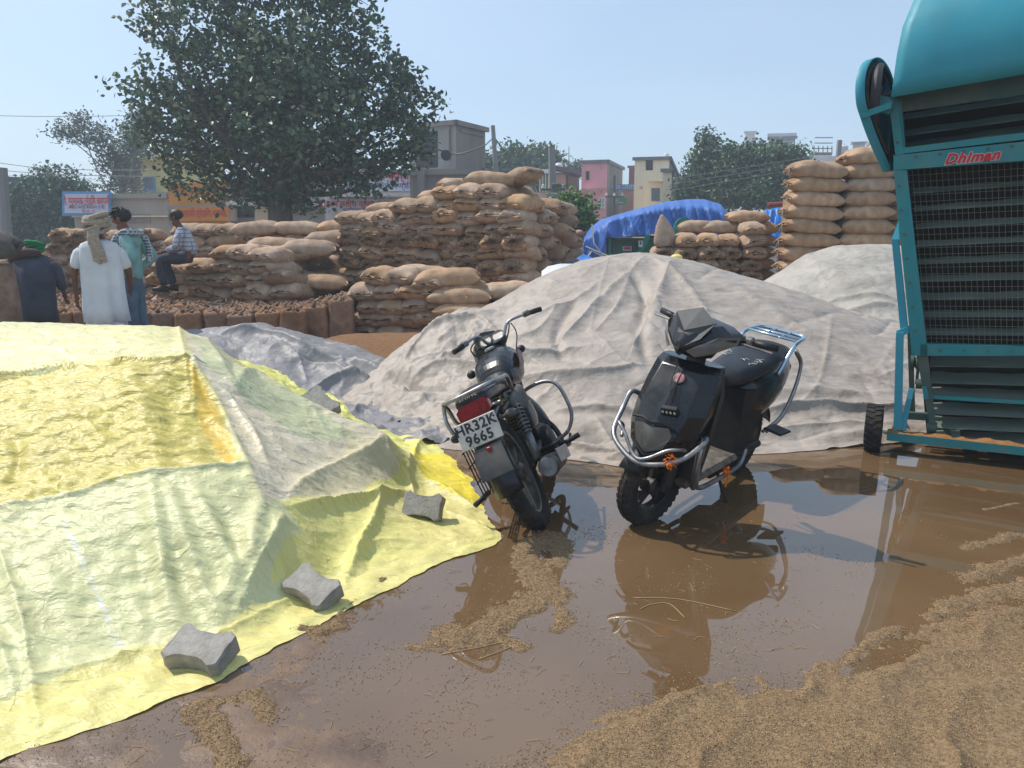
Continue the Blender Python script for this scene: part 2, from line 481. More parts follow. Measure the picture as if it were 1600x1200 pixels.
V = np.stack([SX.ravel(), SY.ravel(), zf], 1)[used]
me = me_from("grain_drifts", V, inv.reshape(F.shape), m_grain)
set_tags(ob("grain_drifts", me), 'small drifts of sodden grain washed up in tongues across the puddle', 'grain', kind='stuff')

# loose kernels: little elongated octahedra scattered over bed, drifts and mud
def kernels(P, sizes, name, label, material, seed):
    r = np.random.default_rng(seed); n = len(P)
    a = r.uniform(0, 2 * np.pi, n); tl = r.normal(0, 0.35, n)
    d = np.stack([np.cos(a) * np.cos(tl), np.sin(a) * np.cos(tl), np.sin(tl)], 1)
    s = np.stack([-np.sin(a), np.cos(a), np.zeros(n)], 1); u = np.cross(d, s)
    Lh = sizes[:, None] * 0.5; W = Lh * 0.36
    V = np.stack([P - d * Lh, P + d * Lh, P + s * W, P - s * W, P + u * W, P - u * W], 1).reshape(-1, 3)
    f = np.array([[0, 2, 4], [0, 4, 3], [0, 3, 5], [0, 5, 2], [1, 4, 2], [1, 3, 4], [1, 5, 3], [1, 2, 5]])
    Fk = (f[None] + (np.arange(n) * 6)[:, None, None]).reshape(-1, 3)
    me = me_from(name, V, Fk, material, smooth=False)
    ca = me.color_attributes.new("tint", 'FLOAT_COLOR', 'POINT')
    pal = np.array([srgb(160, 130, 94), srgb(138, 108, 76), srgb(190, 164, 126), srgb(126, 98, 70), srgb(156, 124, 88)])
    c = pal[r.integers(0, len(pal), n)] * r.uniform(0.75, 1.15, (n, 1))
    c = np.concatenate([np.repeat(c, 6, 0), np.ones((n * 6, 1))], 1)
    ca.data.foreach_set("color", c.astype(np.float32).ravel())
    return set_tags(ob(name, me), label, 'grain', kind='stuff')
m_kern = mat("grain_kernel", (0.4, 0.3, 0.2), attr="tint", rough=0.55, spec=0.35)
r_ = np.random.default_rng(5)
n = 150000; kx = r_.uniform(-0.4, 3.3, n); ky = 1.3 + 2.5 * r_.uniform(0, 1, n) ** 1.1
kz, kd = husk_h(kx, ky); ok = (kd > -0.03) & (r_.uniform(0, 1, n) < np.clip(0.15 + kd * 9, 0.1, 0.9) * (1 - 0.75 * np.clip((kx - 0.9) / 0.5, 0, 1) * np.clip((2.75 - ky) / 0.35, 0, 1) * (fbm(kx * 3, ky * 3, 91, 3) > -0.12))); kx, ky, kz = kx[ok], ky[ok], kz[ok]
bedP = np.stack([kx, ky, np.maximum(kz, 0) + 0.002], 1)
kernels(bedP, r_.uniform(0.005, 0.008, len(bedP)), "loose_grain", 'loose golden kernels strewn over the raked grain bed', m_kern, 1)
n = 300000; kx = r_.uniform(-1.7, 3.4, n); ky = r_.uniform(1.4, 4.1, n); kz = streak_h(kx, ky)
ok = (kz > -0.006) & (r_.uniform(0, 1, n) < 0.9); kx, ky, kz = kx[ok], ky[ok], kz[ok]
q1 = np.stack([kx, ky, np.maximum(kz, 0) + 0.002], 1)[:45000]
n = 60000; kx = r_.uniform(-2.2, 2.6, n); ky = r_.uniform(1.35, 4.0, n)
dens = np.clip(fbm(kx * 3.1, ky * 3.1, 77, 4) * 2.6 + 0.28 + 0.7 * fbm(kx * 12, ky * 12, 79, 2) - 0.4 * np.clip(ky - 2.7, 0, 1) - 0.45 * np.clip(kx - 0.2, 0, 1), 0, 1)
ok = r_.uniform(0, 1, n) < dens * 0.75; kx, ky = kx[ok], ky[ok]
q2 = np.stack([kx, ky, np.maximum(water_zone(kx, ky), 0) + 0.0015], 1)
P2 = np.concatenate([q1, q2])
kernels(P2, r_.uniform(0.005, 0.009, len(P2)), "floating_grain", 'scattered kernels and husks afloat on the puddle and stuck to the mud', m_kern, 2)
# straws
mb = MB()
for k in range(520):
    x = r_.uniform(-1.6, 1.6); y = r_.uniform(1.45, 3.9)
    if r_.uniform() > 0.9 - 0.35 * max(0, x): continue
    a = r_.uniform(0, 6.28); l = r_.uniform(0.015, 0.06); z = max(float(water_zone(np.array([x]), np.array([y]))[0]), 0) + 0.002
    bx, by = r_.normal(0, l * .15, 2)
    p0 = (x, y, z); p1 = (x + l * .5 * math.cos(a) + bx, y + l * .5 * math.sin(a) + by, z + 0.002); p2 = (x + l * math.cos(a), y + l * math.sin(a), z)
    mb.tube([p0, p1, p2], 0.0009, n=3, cap=False)
for pl in ([(690, 1022), (745, 1012), (800, 1000), (812, 1002)], [(748, 1030), (800, 1010), (812, 1003)], [(990, 934), (1060, 936), (1150, 955)],
           [(1000, 952), (1015, 945), (1045, 943), (1070, 965)], [(720, 995), (735, 985), (760, 980)]):
    mb.tube(spline([gnd(*p, 0.003) for p in pl], 4), 0.0018, n=4)
o = mb.build("straw_bits", mat("straw", srgb(176, 146, 104), rough=0.6), smooth=True, fix=False)
set_tags(o, 'bits of pale straw lying on the mud and the water', 'straw', kind='stuff')
# ================================================================== TARPS
class TPS:
    def __init__(s, pts, smooth=1e-4):
        P = np.array(pts, float); n = len(P); s.P = P
        d = np.hypot(P[:, None, 0] - P[None, :, 0], P[:, None, 1] - P[None, :, 1])
        K = s.k(d) + np.eye(n) * smooth
        A = np.zeros((n + 3, n + 3)); A[:n, :n] = K; A[:n, n] = 1; A[:n, n + 1:] = P[:, :2]
        A[n, :n] = 1; A[n + 1:, :n] = P[:, :2].T
        s.w = np.linalg.solve(A, np.concatenate([P[:, 2], np.zeros(3)]))
    def k(s, d): return d ** 2 * np.log(d + 1e-9)
    def __call__(s, x, y):
        sh = np.shape(x); x = np.ravel(x); y = np.ravel(y); n = len(s.P)
        out = s.w[n] + s.w[n + 1] * x + s.w[n + 2] * y
        for i in range(n): out = out + s.w[i] * s.k(np.hypot(x - s.P[i, 0], y - s.P[i, 1]))
        return out.reshape(sh)
def hit(f, px, py, y0=1.5, y1=14):
    r = ray(px, py); Ys = np.arange(y0, y1, 0.02); x = r[0] / r[1] * Ys; z = CAMH + r[2] / r[1] * Ys
    h = np.maximum(f(x, Ys), 0); k = np.argmax(z < h)
    if not (z < h).any(): k = int(np.argmin(z - h))
    return np.array([x[k], Ys[k]])
def seg_dist(X, Y, P):
    """distance to a polyline, signed side, and parameter 0..1 along it"""
    best = np.full(np.shape(X), 99.0); sg = np.zeros(np.shape(X)); par = np.zeros(np.shape(X)); m = len(P) - 1
    for i, (a, b) in enumerate(zip(P[:-1], P[1:])):
        ab = b - a; t = np.clip(((X - a[0]) * ab[0] + (Y - a[1]) * ab[1]) / (ab @ ab + 1e-9), 0, 1)
        dx = X - a[0] - t * ab[0]; dy = Y - a[1] - t * ab[1]; d = np.hypot(dx, dy); mk = d < best
        best = np.where(mk, d, best); sg = np.where(mk, np.sign(ab[0] * dy - ab[1] * dx), sg); par = np.where(mk, (i + t) / m, par)
    return best, sg, par
def in_poly(X, Y, P):
    c = np.zeros(np.shape(X), bool); n = len(P)
    for i in range(n):
        x1, y1 = P[i]; x2, y2 = P[(i + 1) % n]
        cond = ((y1 > Y) != (y2 > Y)) & (X < (x2 - x1) * (Y - y1) / (y2 - y1 + 1e-12) + x1)
        c ^= cond
    return c
def smooth_poly(P, n=10):
    return np.array([[p.x, p.y] for p in spline([(q[0], q[1], 0) for q in P], n, closed=True)])
class Tarp:
    def __init__(s, anchors, boundary, centre, nth=900, nr=240, rp=0.75, wob=0.012, seed=1):
        s.f = TPS(anchors); B = smooth_poly(boundary)
        d = np.r_[0, np.cumsum(np.hypot(*np.diff(np.vstack([B, B[:1]]), axis=0).T))]
        t = np.linspace(0, d[-1], nth, endpoint=False); Bc = np.vstack([B, B[:1]])
        bx = np.interp(t, d, Bc[:, 0]); by = np.interp(t, d, Bc[:, 1])
        nx = vnoise(t * 6, t * 0 + .3, seed) + 0.5 * vnoise(t * 17, t * 0 + .7, seed); bx = bx + wob * nx; by = by + wob * vnoise(t * 6, t * 0 + 4.3, seed)
        r = (np.linspace(0, 1, nr)) ** rp
        s.X = centre[0] + r[:, None] * (bx - centre[0]); s.Y = centre[1] + r[:, None] * (by - centre[1])
        s.r = np.repeat(r[:, None], nth, 1); s.nth, s.nr = nth, nr
        s.Z = s.f(s.X, s.Y); s.base = s.Z.copy()
        s.edge = np.minimum((1 - s.r) * np.hypot(bx - centre[0], by - centre[1])[None], 9)
        s.col = np.zeros(s.X.shape + (3,))
    def fold(s, pix, w=0.05, a=0.04, kind='r', world=False, taper=True):
        P = [np.array(p[:2], float) if world else hit(s.f, *p) for p in pix]
        if len(P) > 2: P = [np.array([q.x, q.y]) for q in spline([(p[0], p[1], 0) for p in P], 5)]
        P = np.array(P); mg = 7 * w + 0.02
        msk = (s.X > P[:, 0].min() - mg) & (s.X < P[:, 0].max() + mg) & (s.Y > P[:, 1].min() - mg) & (s.Y < P[:, 1].max() + mg)
        if not msk.any(): return s
        if not hasattr(s, 'nz'): s.nz = 1 + 0.35 * vnoise(s.X * 3, s.Y * 3, 5)
        d, sg, t = seg_dist(s.X[msk], s.Y[msk], P)
        d = d * s.nz[msk]
        tp = np.sin(np.pi * np.clip(t * 0.94 + 0.03, 0, 1)) ** 0.6 if taper else 1
        if kind == 'r': q = np.exp(-np.abs(d) / w)                 # sharp ridge
        elif kind == 's': q = np.exp(-(d / w) ** 2)                # soft ridge
        else:                                                     # step: sheet drops on one side of the line
            q = np.where(sg > 0, np.exp(-d / w), np.exp(-d / (w * 0.38)))
        s.Z[msk] += a * q * tp
        return s
    def paint(s, pix, c, soft=0.02, world=False):
        P = [np.array(p[:2], float) if world else hit(s.f, *p) for p in pix]
        m = in_poly(s.X + soft * vnoise(s.X * 7, s.Y * 7, 3), s.Y + soft * vnoise(s.X * 7, s.Y * 7, 8), P)
        s.col[m] = c; return s
    def stripe(s, pix, c, w=0.012, amt=0.8):
        P = [hit(s.f, *p) for p in pix]; d, sg, t = seg_dist(s.X, s.Y, P)
        k = (amt * np.exp(-(d / w) ** 4) * (0.55 + 0.45 * np.clip(vnoise(s.X * 30, s.Y * 30, 4) * 3, -1, 1)))[..., None]
        s.col = s.col * (1 - k) + np.array(c) * k; return s
    def build(s, name, material, thick=0.0, clampz=0.006, skirt=True):
        z = s.Z
        lim = clampz + 0.018 * np.clip(vnoise(s.X * 9, s.Y * 9, 66) + 0.3, 0, 1) * np.clip(s.edge / 0.05, 0, 1)
        z = np.where(z < lim, lim + (z - lim) * 0.08, z)
        z = np.maximum(z, clampz * 0.5)
        V = np.stack([s.X.ravel(), s.Y.ravel(), z.ravel()], 1)
        Fq = grid_faces(s.nr, s.nth, wrap_v=True); pass
        me = me_from(name, V, Fq, material)
        ca = me.color_attributes.new("tint", 'FLOAT_COLOR', 'POINT')
        c = np.concatenate([s.col.reshape(-1, 3), np.ones((s.col.shape[0] * s.col.shape[1], 1))], 1)
        ca.data.foreach_set("color", c.astype(np.float32).ravel())
        s.me = me
        s.zfin = z
        return ob(name, me)
def tarp_mat(name, rough=0.42, crease=0.5, cs=9.0, grime=srgb(150, 135, 110), gamt=0.35, trans=0.12, spec=0.45, fine=1.0, stretch=(1, 1, 1)):
    m = bpy.data.materials.new(name); m.use_nodes = True
    N = m.node_tree.nodes; L = m.node_tree.links; b = N['Principled BSDF']
    b.inputs['Roughness'].default_value = rough; b.inputs['Specular IOR Level'].default_value = spec
    tc = N.new('ShaderNodeTexCoord'); mp = N.new('ShaderNodeMapping'); mp.inputs['Scale'].default_value = stretch; L.new(tc.outputs['Object'], mp.inputs[0])
    nz = N.new('ShaderNodeTexNoise'); nz.inputs['Scale'].default_value = 3; nz.inputs['Detail'].default_value = 4; L.new(mp.outputs[0], nz.inputs['Vector'])
    ad = N.new('ShaderNodeVectorMath'); ad.operation = 'MULTIPLY_ADD'; ad.inputs[1].default_value = (0.45, 0.45, 0.45)
    L.new(nz.outputs[1], ad.inputs[0]); L.new(mp.outputs[0], ad.inputs[2])
    at_ = N.new('ShaderNodeVertexColor'); at_.layer_name = 'tint'
    g = N.new('ShaderNodeTexNoise'); g.inputs['Scale'].default_value = 5; g.inputs['Detail'].default_value = 9; g.inputs['Roughness'].default_value = .7
    L.new(tc.outputs['Object'], g.inputs['Vector'])
    r = N.new('ShaderNodeMapRange'); r.inputs['From Min'].default_value = .42; r.inputs['From Max'].default_value = .75; r.inputs['To Max'].default_value = gamt
    L.new(g.outputs[0], r.inputs[0])
    mx = N.new('ShaderNodeMix'); mx.data_type = 'RGBA'; mx.inputs[7].default_value = (*grime, 1)
    L.new(r.outputs[0], mx.inputs[0]); L.new(at_.outputs[0], mx.inputs[6]); L.new(mx.outputs[2], b.inputs['Base Color'])
    prev = None
    for sc, st, dist in ((cs, crease, 0.02), (cs * 2.7, crease * 0.8 * fine, 0.008), (cs * 7, crease * 0.55 * fine, 0.003)):
        v = N.new('ShaderNodeTexVoronoi'); v.feature = 'SMOOTH_F1' if False else 'F1'; v.inputs['Scale'].default_value = sc; v.inputs['Randomness'].default_value = 1
        L.new(ad.outputs[0], v.inputs['Vector'])
        bp = N.new('ShaderNodeBump'); bp.inputs['Strength'].default_value = st; bp.inputs['Distance'].default_value = dist
        L.new(v.outputs['Distance'], bp.inputs['Height'])
        if prev: L.new(prev, bp.inputs['Normal'])
        prev = bp.outputs[0]
    nf = N.new('ShaderNodeTexNoise'); nf.inputs['Scale'].default_value = 46; nf.inputs['Detail'].default_value = 5; nf.inputs['Distortion'].default_value = 1.2
    L.new(mp.outputs[0], nf.inputs['Vector'])
    bp = N.new('ShaderNodeBump'); bp.inputs['Strength'].default_value = 0.35 * fine; bp.inputs['Distance'].default_value = 0.006
    L.new(nf.outputs[0], bp.inputs['Height']); L.new(prev, bp.inputs['Normal']); L.new(bp.outputs[0], b.inputs['Normal'])
    if trans:
        tr = N.new('ShaderNodeBsdfTranslucent'); ms = N.new('ShaderNodeMixShader'); ms.inputs[0].default_value = trans
        L.new(mx.outputs[2], tr.inputs[0]); L.new(b.outputs[0], ms.inputs[1]); L.new(tr.outputs[0], ms.inputs[2])
        L.new(ms.outputs[0], N['Material Output'].inputs[0])
    return m

# ---- yellow patched tarp over the mound at the left
A = []
def aY(px, py, Y): A.append(tuple(at(px, py, Y)))
def aG(px, py, z=0.0): A.append(tuple(gnd(px, py, z)))
for q in ((-160, 520, 4.8), (0, 515, 4.85), (100, 511, 4.9), (200, 509, 4.95), (270, 514, 4.95), (330, 545, 4.9), (400, 590, 4.75), (470, 632, 4.65), (540, 663, 4.55), (605, 692, 4.45),
          (0, 588, 4.15), (150, 572, 4.2), (300, 572, 4.2), (-160, 600, 4.1), (0, 800, 3.12), (120, 772, 3.22), (370, 735, 3.45), (200, 670, 3.65), (-160, 820, 3.05),
          (420, 690, 3.85), (500, 720, 3.98), (560, 745, 4.0), (60, 900, 2.80), (250, 880, 2.92), (400, 850, 3.08), (330, 640, 3.95)):
    aY(*q)
for q in ((190, 1025, .02), (60, 1050, .03), (-100, 1080, .03), (330, 995, .02), (450, 935, .03), (560, 870, .03), (660, 812, .03), (720, 830, .01), (640, 760, .05), (700, 760, .04), (640, 720, .05),
          (60, 1172, 0), (320, 1080, 0), (520, 970, 0), (690, 882, 0), (780, 845, 0), (745, 790, 0), (700, 705, 0), (-100, 1230, 0)):
    aG(*q)
for p in ((-5.6, 4.9, .9), (-5.6, 6.2, .5), (-4.4, 6.6, .45), (-3.2, 6.8, .42), (-2.4, 6.8, .40), (-2.1, 6.2, .44), (-1.6, 5.9, .28), (-1.1, 6.0, .05), (-5.6, 8, .0), (-4, 8, .0), (-5.6, 3.2, .45), (-4.8, 2.0, 0), (-3.8, 5.6, .86), (-2.7, 5.6, .80), (-2.1, 5.5, .62)):
    A.append(p)
bd = [gnd(-150, 1255), gnd(-20, 1205), gnd(60, 1170), gnd(190, 1125), gnd(320, 1078), gnd(420, 1020), gnd(520, 968), gnd(600, 925), gnd(690, 882), gnd(750, 864), gnd(782, 843),
      gnd(768, 815), gnd(752, 790), gnd(728, 745), gnd(700, 712), gnd(672, 690), gnd(610, 687), gnd(560, 672), gnd(520, 650)]
bd = [b_[:2] for b_ in bd] + [np.array(p) for p in ((-1.72, 6.15), (-2.0, 6.55), (-2.15, 6.85), (-2.55, 7.0), (-3.4, 7.0), (-4.6, 7.1), (-5.8, 7.0), (-6.0, 5.0), (-5.4, 3.2), (-4.2, 2.1), (-3.0, 1.75))]
T = Tarp(A, bd, (-2.2, 4.0), nth=1300, nr=290, seed=3, wob=.022)
c_pale = np.array(srgb(228, 222, 164)); c_green = np.array(srgb(217, 216, 164)); c_must = np.array(srgb(210, 195, 104)); c_bright = np.array(srgb(240, 220, 60))
c_white = np.array(srgb(224, 212, 184)); c_hem = np.array(srgb(228, 218, 140)); c_grn2 = np.array(srgb(204, 205, 164))
T.col[:] = c_hem
T.paint([(-400, 500), (-400, 1120), (0, 1100), (100, 1060), (190, 1022), (330, 1000), (450, 930), (540, 890), (640, 790), (620, 700), (520, 660), (400, 600), (330, 560), (300, 540), (280, 500)], c_green)
T.paint([(380, 735), (450, 800), (470, 830), (420, 920), (540, 890), (640, 870), (760, 860), (790, 830), (700, 760), (620, 700), (600, 700), (480, 770)], np.array(srgb(226, 218, 134)))
T.paint([(640, 680), (720, 690), (800, 850), (680, 870), (600, 800), (640, 760)], c_hem)
T.paint([(655, 680), (705, 690), (765, 800), (700, 775), (655, 735), (640, 700)], c_bright)
T.paint([(-400, 590), (0, 590), (150, 572), (300, 572), (345, 640), (378, 735), (250, 742), (120, 770), (0, 797), (-400, 850)], c_must)
T.paint([(300, 575), (335, 640), (378, 732), (352, 735), (320, 680), (300, 620)], np.array(srgb(232, 196, 82)))
T.paint([(-400, 490), (-400, 590), (0, 590), (150, 571), (300, 571), (275, 510), (200, 495)], c_pale)
T.paint([(275, 515), (300, 571), (345, 640), (395, 760), (420, 800), (450, 790), (520, 740), (600, 720), (612, 690), (540, 665), (470, 635), (400, 592), (330, 548)], c_white)
T.paint([(300, 530), (320, 580), (400, 640), (470, 690), (560, 690), (480, 640), (400, 592), (340, 550)], c_grn2)
T.paint([(455, 770), (540, 700), (606, 690), (625, 735), (560, 780), (470, 785)], np.array(srgb(214, 202, 164)))
# back flap past the ridge is plain yellow
T.col[(T.Y > 5.15) & (T.X > -2.95) & ~in_poly(T.X, T.Y, [(-9, 0), (-9, 9), (-2.9, 9), (-2.9, 0)])] = np.array(srgb(228, 224, 130))
T.stripe([(0, 590), (75, 578), (150, 572), (230, 569), (300, 572)], srgb(214, 196, 70), 0.010)
T.stripe([(0, 799), (60, 788), (120, 772), (180, 755), (250, 745), (370, 737)], srgb(226, 222, 176), 0.012)
T.stripe([(100, 820), (130, 880), (160, 950), (190, 1020)], srgb(222, 226, 222), 0.010, 0.9)
T.stripe([(60, 515), (90, 545), (118, 565)], srgb(222, 224, 210), 0.010, 0.8)
T.stripe([(270, 515), (300, 571), (345, 640), (400, 770)], srgb(222, 214, 150), 0.02, 0.7)
# folds
X, Y = T.X, T.Y
# (seams: upper sheet overlaps the lower one in a small step)
T.fold([(-200, 605), (0, 590), (75, 578), (150, 572), (230, 569), (305, 572)], 0.035, 0.030, 'd', taper=False)
T.fold([(-200, 840), (0, 799), (60, 788), (120, 772), (180, 755), (250, 745), (370, 737)], 0.03, 0.022, 'd', taper=False)
T.fold([(262, 512), (285, 540), (305, 575), (345, 640), (372, 700), (400, 765), (415, 800)], 0.04, 0.035, 'r')
T.fold([(270, 514), (330, 548), (400, 592), (470, 635), (540, 665), (605, 690)], 0.10, 0.07, 'r')
T.fold([(190, 575), (215, 620), (235, 680), (250, 740)], 0.07, 0.035, 's')
T.fold([(232, 750), (245, 830), (262, 930), (290, 1000)], 0.04, 0.045, 's')
T.fold([(262, 760), (290, 850), (320, 930), (345, 985)], 0.035, 0.040, 's')
T.fold([(305, 770), (345, 850), (372, 930)], 0.03, 0.035, 's')
T.fold([(340, 790), (372, 860), (380, 930)], 0.03, -0.03, 's')
T.fold([(445, 810), (430, 860), (400, 920), (370, 965)], 0.05, 0.075, 'r')
T.fold([(410, 790), (395, 860), (365, 930), (350, 975)], 0.04, 0.04, 's')
T.fold([(603, 690), (560, 718), (500, 745), (455, 775)], 0.07, 0.05, 'd')
T.fold([(605, 692), (612, 720), (640, 755), (650, 790)], 0.03, 0.05, 'r')
T.fold([(600, 770), (585, 820), (560, 870), (545, 905)], 0.025, 0.06, 'r')
T.fold([(455, 800), (520, 790), (590, 780), (640, 775)], 0.04, 0.05, 'd')
T.fold([(500, 830), (520, 870), (500, 910)], 0.07, -0.04, 's')
T.fold([(0, 870), (20, 930), (40, 1000), (45, 1060)], 0.025, 0.040, 'r')
T.fold([(-40, 930), (5, 1030), (20, 1090)], 0.03, 0.03, 'r')
T.fold([(60, 860), (90, 930), (130, 1000)], 0.04, 0.015, 's')
T.fold([(60, 1060), (190, 1028), (330, 1002), (450, 945)], 0.02, 0.016, 'r', taper=False)
T.fold([(48, 1050), (55, 1110), (64, 1168)], 0.012, 0.03, 'r')
T.fold([(640, 745), (652, 700), (668, 684)], 0.03, 0.05, 'r')
T.fold([(652, 735), (700, 770), (752, 800)], 0.03, 0.035, 'r')
T.fold([(690, 800), (730, 815), (770, 836)], 0.025, 0.03, 'r')
T.fold([(700, 850), (745, 850), (782, 842)], 0.014, 0.028, 'r')
T.fold([(530, 880), (600, 850), (660, 850)], 0.03, 0.02, 'r')
T.fold([(300, 620), (360, 690), (395, 760)], 0.03, 0.02, 's')
T.fold([(330, 600), (385, 660), (415, 720)], 0.025, 0.028, 'r')
T.fold([(350, 610), (400, 690), (425, 745)], 0.02, 0.02, 'r')
T.fold([(0, 660), (30, 700), (18, 760)], 0.03, -0.02, 's')
T.fold([(10, 640), (120, 650), (160, 690)], 0.03, 0.012, 'r')
T.fold([(190, 600), (250, 590), (300, 600)], 0.02, 0.02, 'r')
T.fold([(200, 592), (270, 612), (310, 606)], 0.015, 0.015, 'r')
r2 = np.random.default_rng(12)
for k in range(60):                       # many short soft wrinkles, mostly across the slope on the upper sheets
    px = r2.uniform(-100, 640); py = r2.uniform(520, 1050)
    if py > 1090 - px * 0.35: continue
    a = r2.normal(0.1, 0.45) if py < 800 else r2.normal(1.25, 0.4); l = r2.uniform(20, 70)
    T.fold([(px, py), (px + math.cos(a) * l * .5 + r2.normal(0, 4), py + math.sin(a) * l * .5), (px + math.cos(a) * l, py + math.sin(a) * l)], r2.uniform(0.012, 0.03), r2.choice([-1, 1]) * r2.uniform(0.006, 0.014), 'r')
cr = crumple(X * 3.0, Y * 5.0, 5, 4)
amp = 0.020 + 0.012 * np.clip(fbm(X * 0.8, Y * 0.8, 21), -1, 1)
must = np.abs(T.col - c_must).sum(-1) < 1e-6
amp = np.where(must, amp * 1.5, amp)
back = np.clip((Y - 5.1) / 0.4, 0, 1) * np.clip((X + 3.0) / 0.3, 0, 1)
T.Z += amp * cr + 0.006 * vnoise(X * 11, Y * 22, 9) * np.where(must, 1.8, 0.8) + back * 0.10 * crumple(X * 2.2, Y * 2.2, 15, 3)
T.Z += np.where(T.edge < 0.05, 0.012 * np.clip(vnoise(X * 7, Y * 7, 2) + 0.4, 0, 1), 0)
m_ytarp = tarp_mat("yellow_tarp_sheet", rough=0.45, crease=0.55, cs=7, grime=srgb(176, 160, 112), gamt=0.4, trans=0.10, stretch=(1, 2.0, 1))
o = T.build("yellow_tarp", m_ytarp)
set_tags(o, 'patched yellow and pale green plastic tarp draped over the mound at the left foreground', 'tarp')
YT = T

# ---- grey-beige tarp over the large mound in the middle
A = []
for q in ((700, 640, 6.3), (800, 560, 6.55), (800, 500, 7.25), (780, 485, 7.6), (840, 445, 7.9), (900, 412, 8.25), (960, 400, 8.5), (1020, 398, 8.5), (1090, 412, 8.4), (1150, 432, 8.3), (1220, 450, 8.15), (1300, 482, 7.9), (1390, 522, 7.6), (1480, 560, 7.4),
          (900, 600, 6.0), (1000, 600, 6.0), (1100, 600, 6.0), (1230, 600, 6.05), (1350, 610, 6.2), (900, 500, 7.0), (1000, 500, 6.95), (1100, 500, 7.0), (1230, 520, 7.0), (1350, 560, 6.8), (1000, 440, 7.8), (1100, 450, 7.7),
          (860, 660, 5.6), (960, 665, 5.5), (1100, 660, 5.55), (1230, 660, 5.6), (1360, 655, 5.75),
          (770, 520, 7.2), (735, 500, 7.4), (680, 500, 7.5), (640, 535, 7.4), (600, 565, 7.3), (740, 580, 6.6), (660, 600, 6.7), (600, 590, 7.0)):
    A.append(tuple(at(*q)))
for q in ((650, 690), (760, 705), (900, 722), (990, 728), (1100, 712), (1230, 706), (1380, 694), (1520, 690), (615, 650), (575, 600)): A.append(tuple(gnd(*q)))
for p in ((-1.6, 8.6, .0), (-.6, 9.2, .25), (.6, 10, .75), (1.6, 10.2, .85), (2.8, 10, .7), (4.2, 9.4, .5), (5.4, 8, .3), (0, 11, 0), (1.6, 11.6, .1), (4, 11.4, 0), (6, 9, 0), (5.6, 6.6, 0), (-.2, 10.6, 0)): A.append(p)
bd = [gnd(592, 600)[:2] + np.array((-.55, .1)), gnd(605, 640)[:2] + np.array((-.55, 0)), gnd(640, 680)[:2] + np.array((-.35, 0)), gnd(700, 702)[:2], gnd(780, 706)[:2], gnd(860, 716)[:2], gnd(930, 724)[:2], gnd(990, 730)[:2], gnd(1040, 716)[:2], gnd(1130, 712)[:2], gnd(1230, 708)[:2], gnd(1320, 700)[:2], gnd(1400, 694)[:2], gnd(1520, 690)[:2],
      np.array((5.2, 6.2)), np.array((6.0, 8.2)), np.array((5.0, 10.6)), np.array((3.0, 11.4)), np.array((1.2, 11.4)), np.array((-.2, 10.3)), np.array((-1.2, 9.0)), np.array((-1.75, 8.1))]
T = Tarp(A, bd, (1.3, 7.4), nth=1300, nr=280, seed=9)
X, Y = T.X, T.Y
T.col[:] = np.array(srgb(174, 163, 153))
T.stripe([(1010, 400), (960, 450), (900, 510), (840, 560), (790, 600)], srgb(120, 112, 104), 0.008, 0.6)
T.stripe([(1030, 415), (1070, 445), (1110, 490)], srgb(150, 138, 124), 0.01, 0.5)
for pl, w_, a_, k_ in (
        ([(1012, 400), (960, 450), (900, 510), (860, 545)], .05, .05, 'r'), ([(1015, 402), (1050, 430), (1085, 465), (1110, 500)], .06, .06, 'r'),
        ([(1050, 410), (1035, 450), (1010, 500), (990, 540)], .10, .09, 'd'), ([(985, 430), (965, 480), (930, 520)], .07, .05, 'r'),
        ([(985, 420), (1010, 470), (1000, 520), (1010, 560)], .06, -.07, 's'),
        ([(700, 640), (760, 612), (840, 600), (930, 590), (1000, 575)], .07, .09, 'd'), ([(680, 600), (760, 585), (830, 560), (900, 545)], .07, .07, 'd'),
        ([(860, 650), (930, 640), (1000, 645), (1060, 655)], .06, .07, 'd'), ([(640, 600), (700, 570), (790, 560), (850, 575)], .06, .07, 'd'),
        ([(1180, 650), (1260, 640), (1330, 645), (1420, 640)], .06, .09, 'd'), ([(1200, 672), (1280, 668), (1400, 662)], .04, .04, 'r'),
        ([(720, 560), (780, 540), (840, 520), (870, 480)], .06, .06, 'r'), ([(900, 470), (870, 520), (880, 560)], .05, -.05, 's'),
        ([(940, 440), (900, 470), (850, 490), (800, 520)], .05, .04, 'r'), ([(1110, 430), (1180, 470), (1260, 520), (1340, 560)], .09, .04, 's'),
        ([(630, 560), (660, 520), (700, 497), (745, 498), (775, 520)], .06, .10, 'd'), ([(745, 500), (730, 530), (690, 560), (640, 580)], .05, .06, 'r'),
        ([(690, 540), (650, 570), (610, 590)], .04, .06, 'r'), ([(610, 585), (650, 610), (700, 620)], .04, -.08, 's'), ([(640, 620), (700, 650), (760, 660)], .05, .06, 'r'),
        ([(660, 660), (740, 680), (830, 690), (900, 700)], .05, .04, 'd'), ([(860, 690), (920, 700), (985, 712)], .03, .07, 'd'), ([(900, 715), (950, 722), (1000, 718)], .03, .05, 'r'),
        ([(1040, 700), (1120, 700), (1200, 690)], .04, .05, 'd'), ([(930, 660), (960, 690), (1000, 700)], .04, .04, 'r'),
        ([(1300, 490), (1290, 560), (1270, 630)], .02, .015, 'r'), ([(1130, 620), (1220, 615), (1320, 618), (1400, 612)], .05, .025, 's')):
    T.fold(pl, w_, a_, k_)
r2 = np.random.default_rng(4)
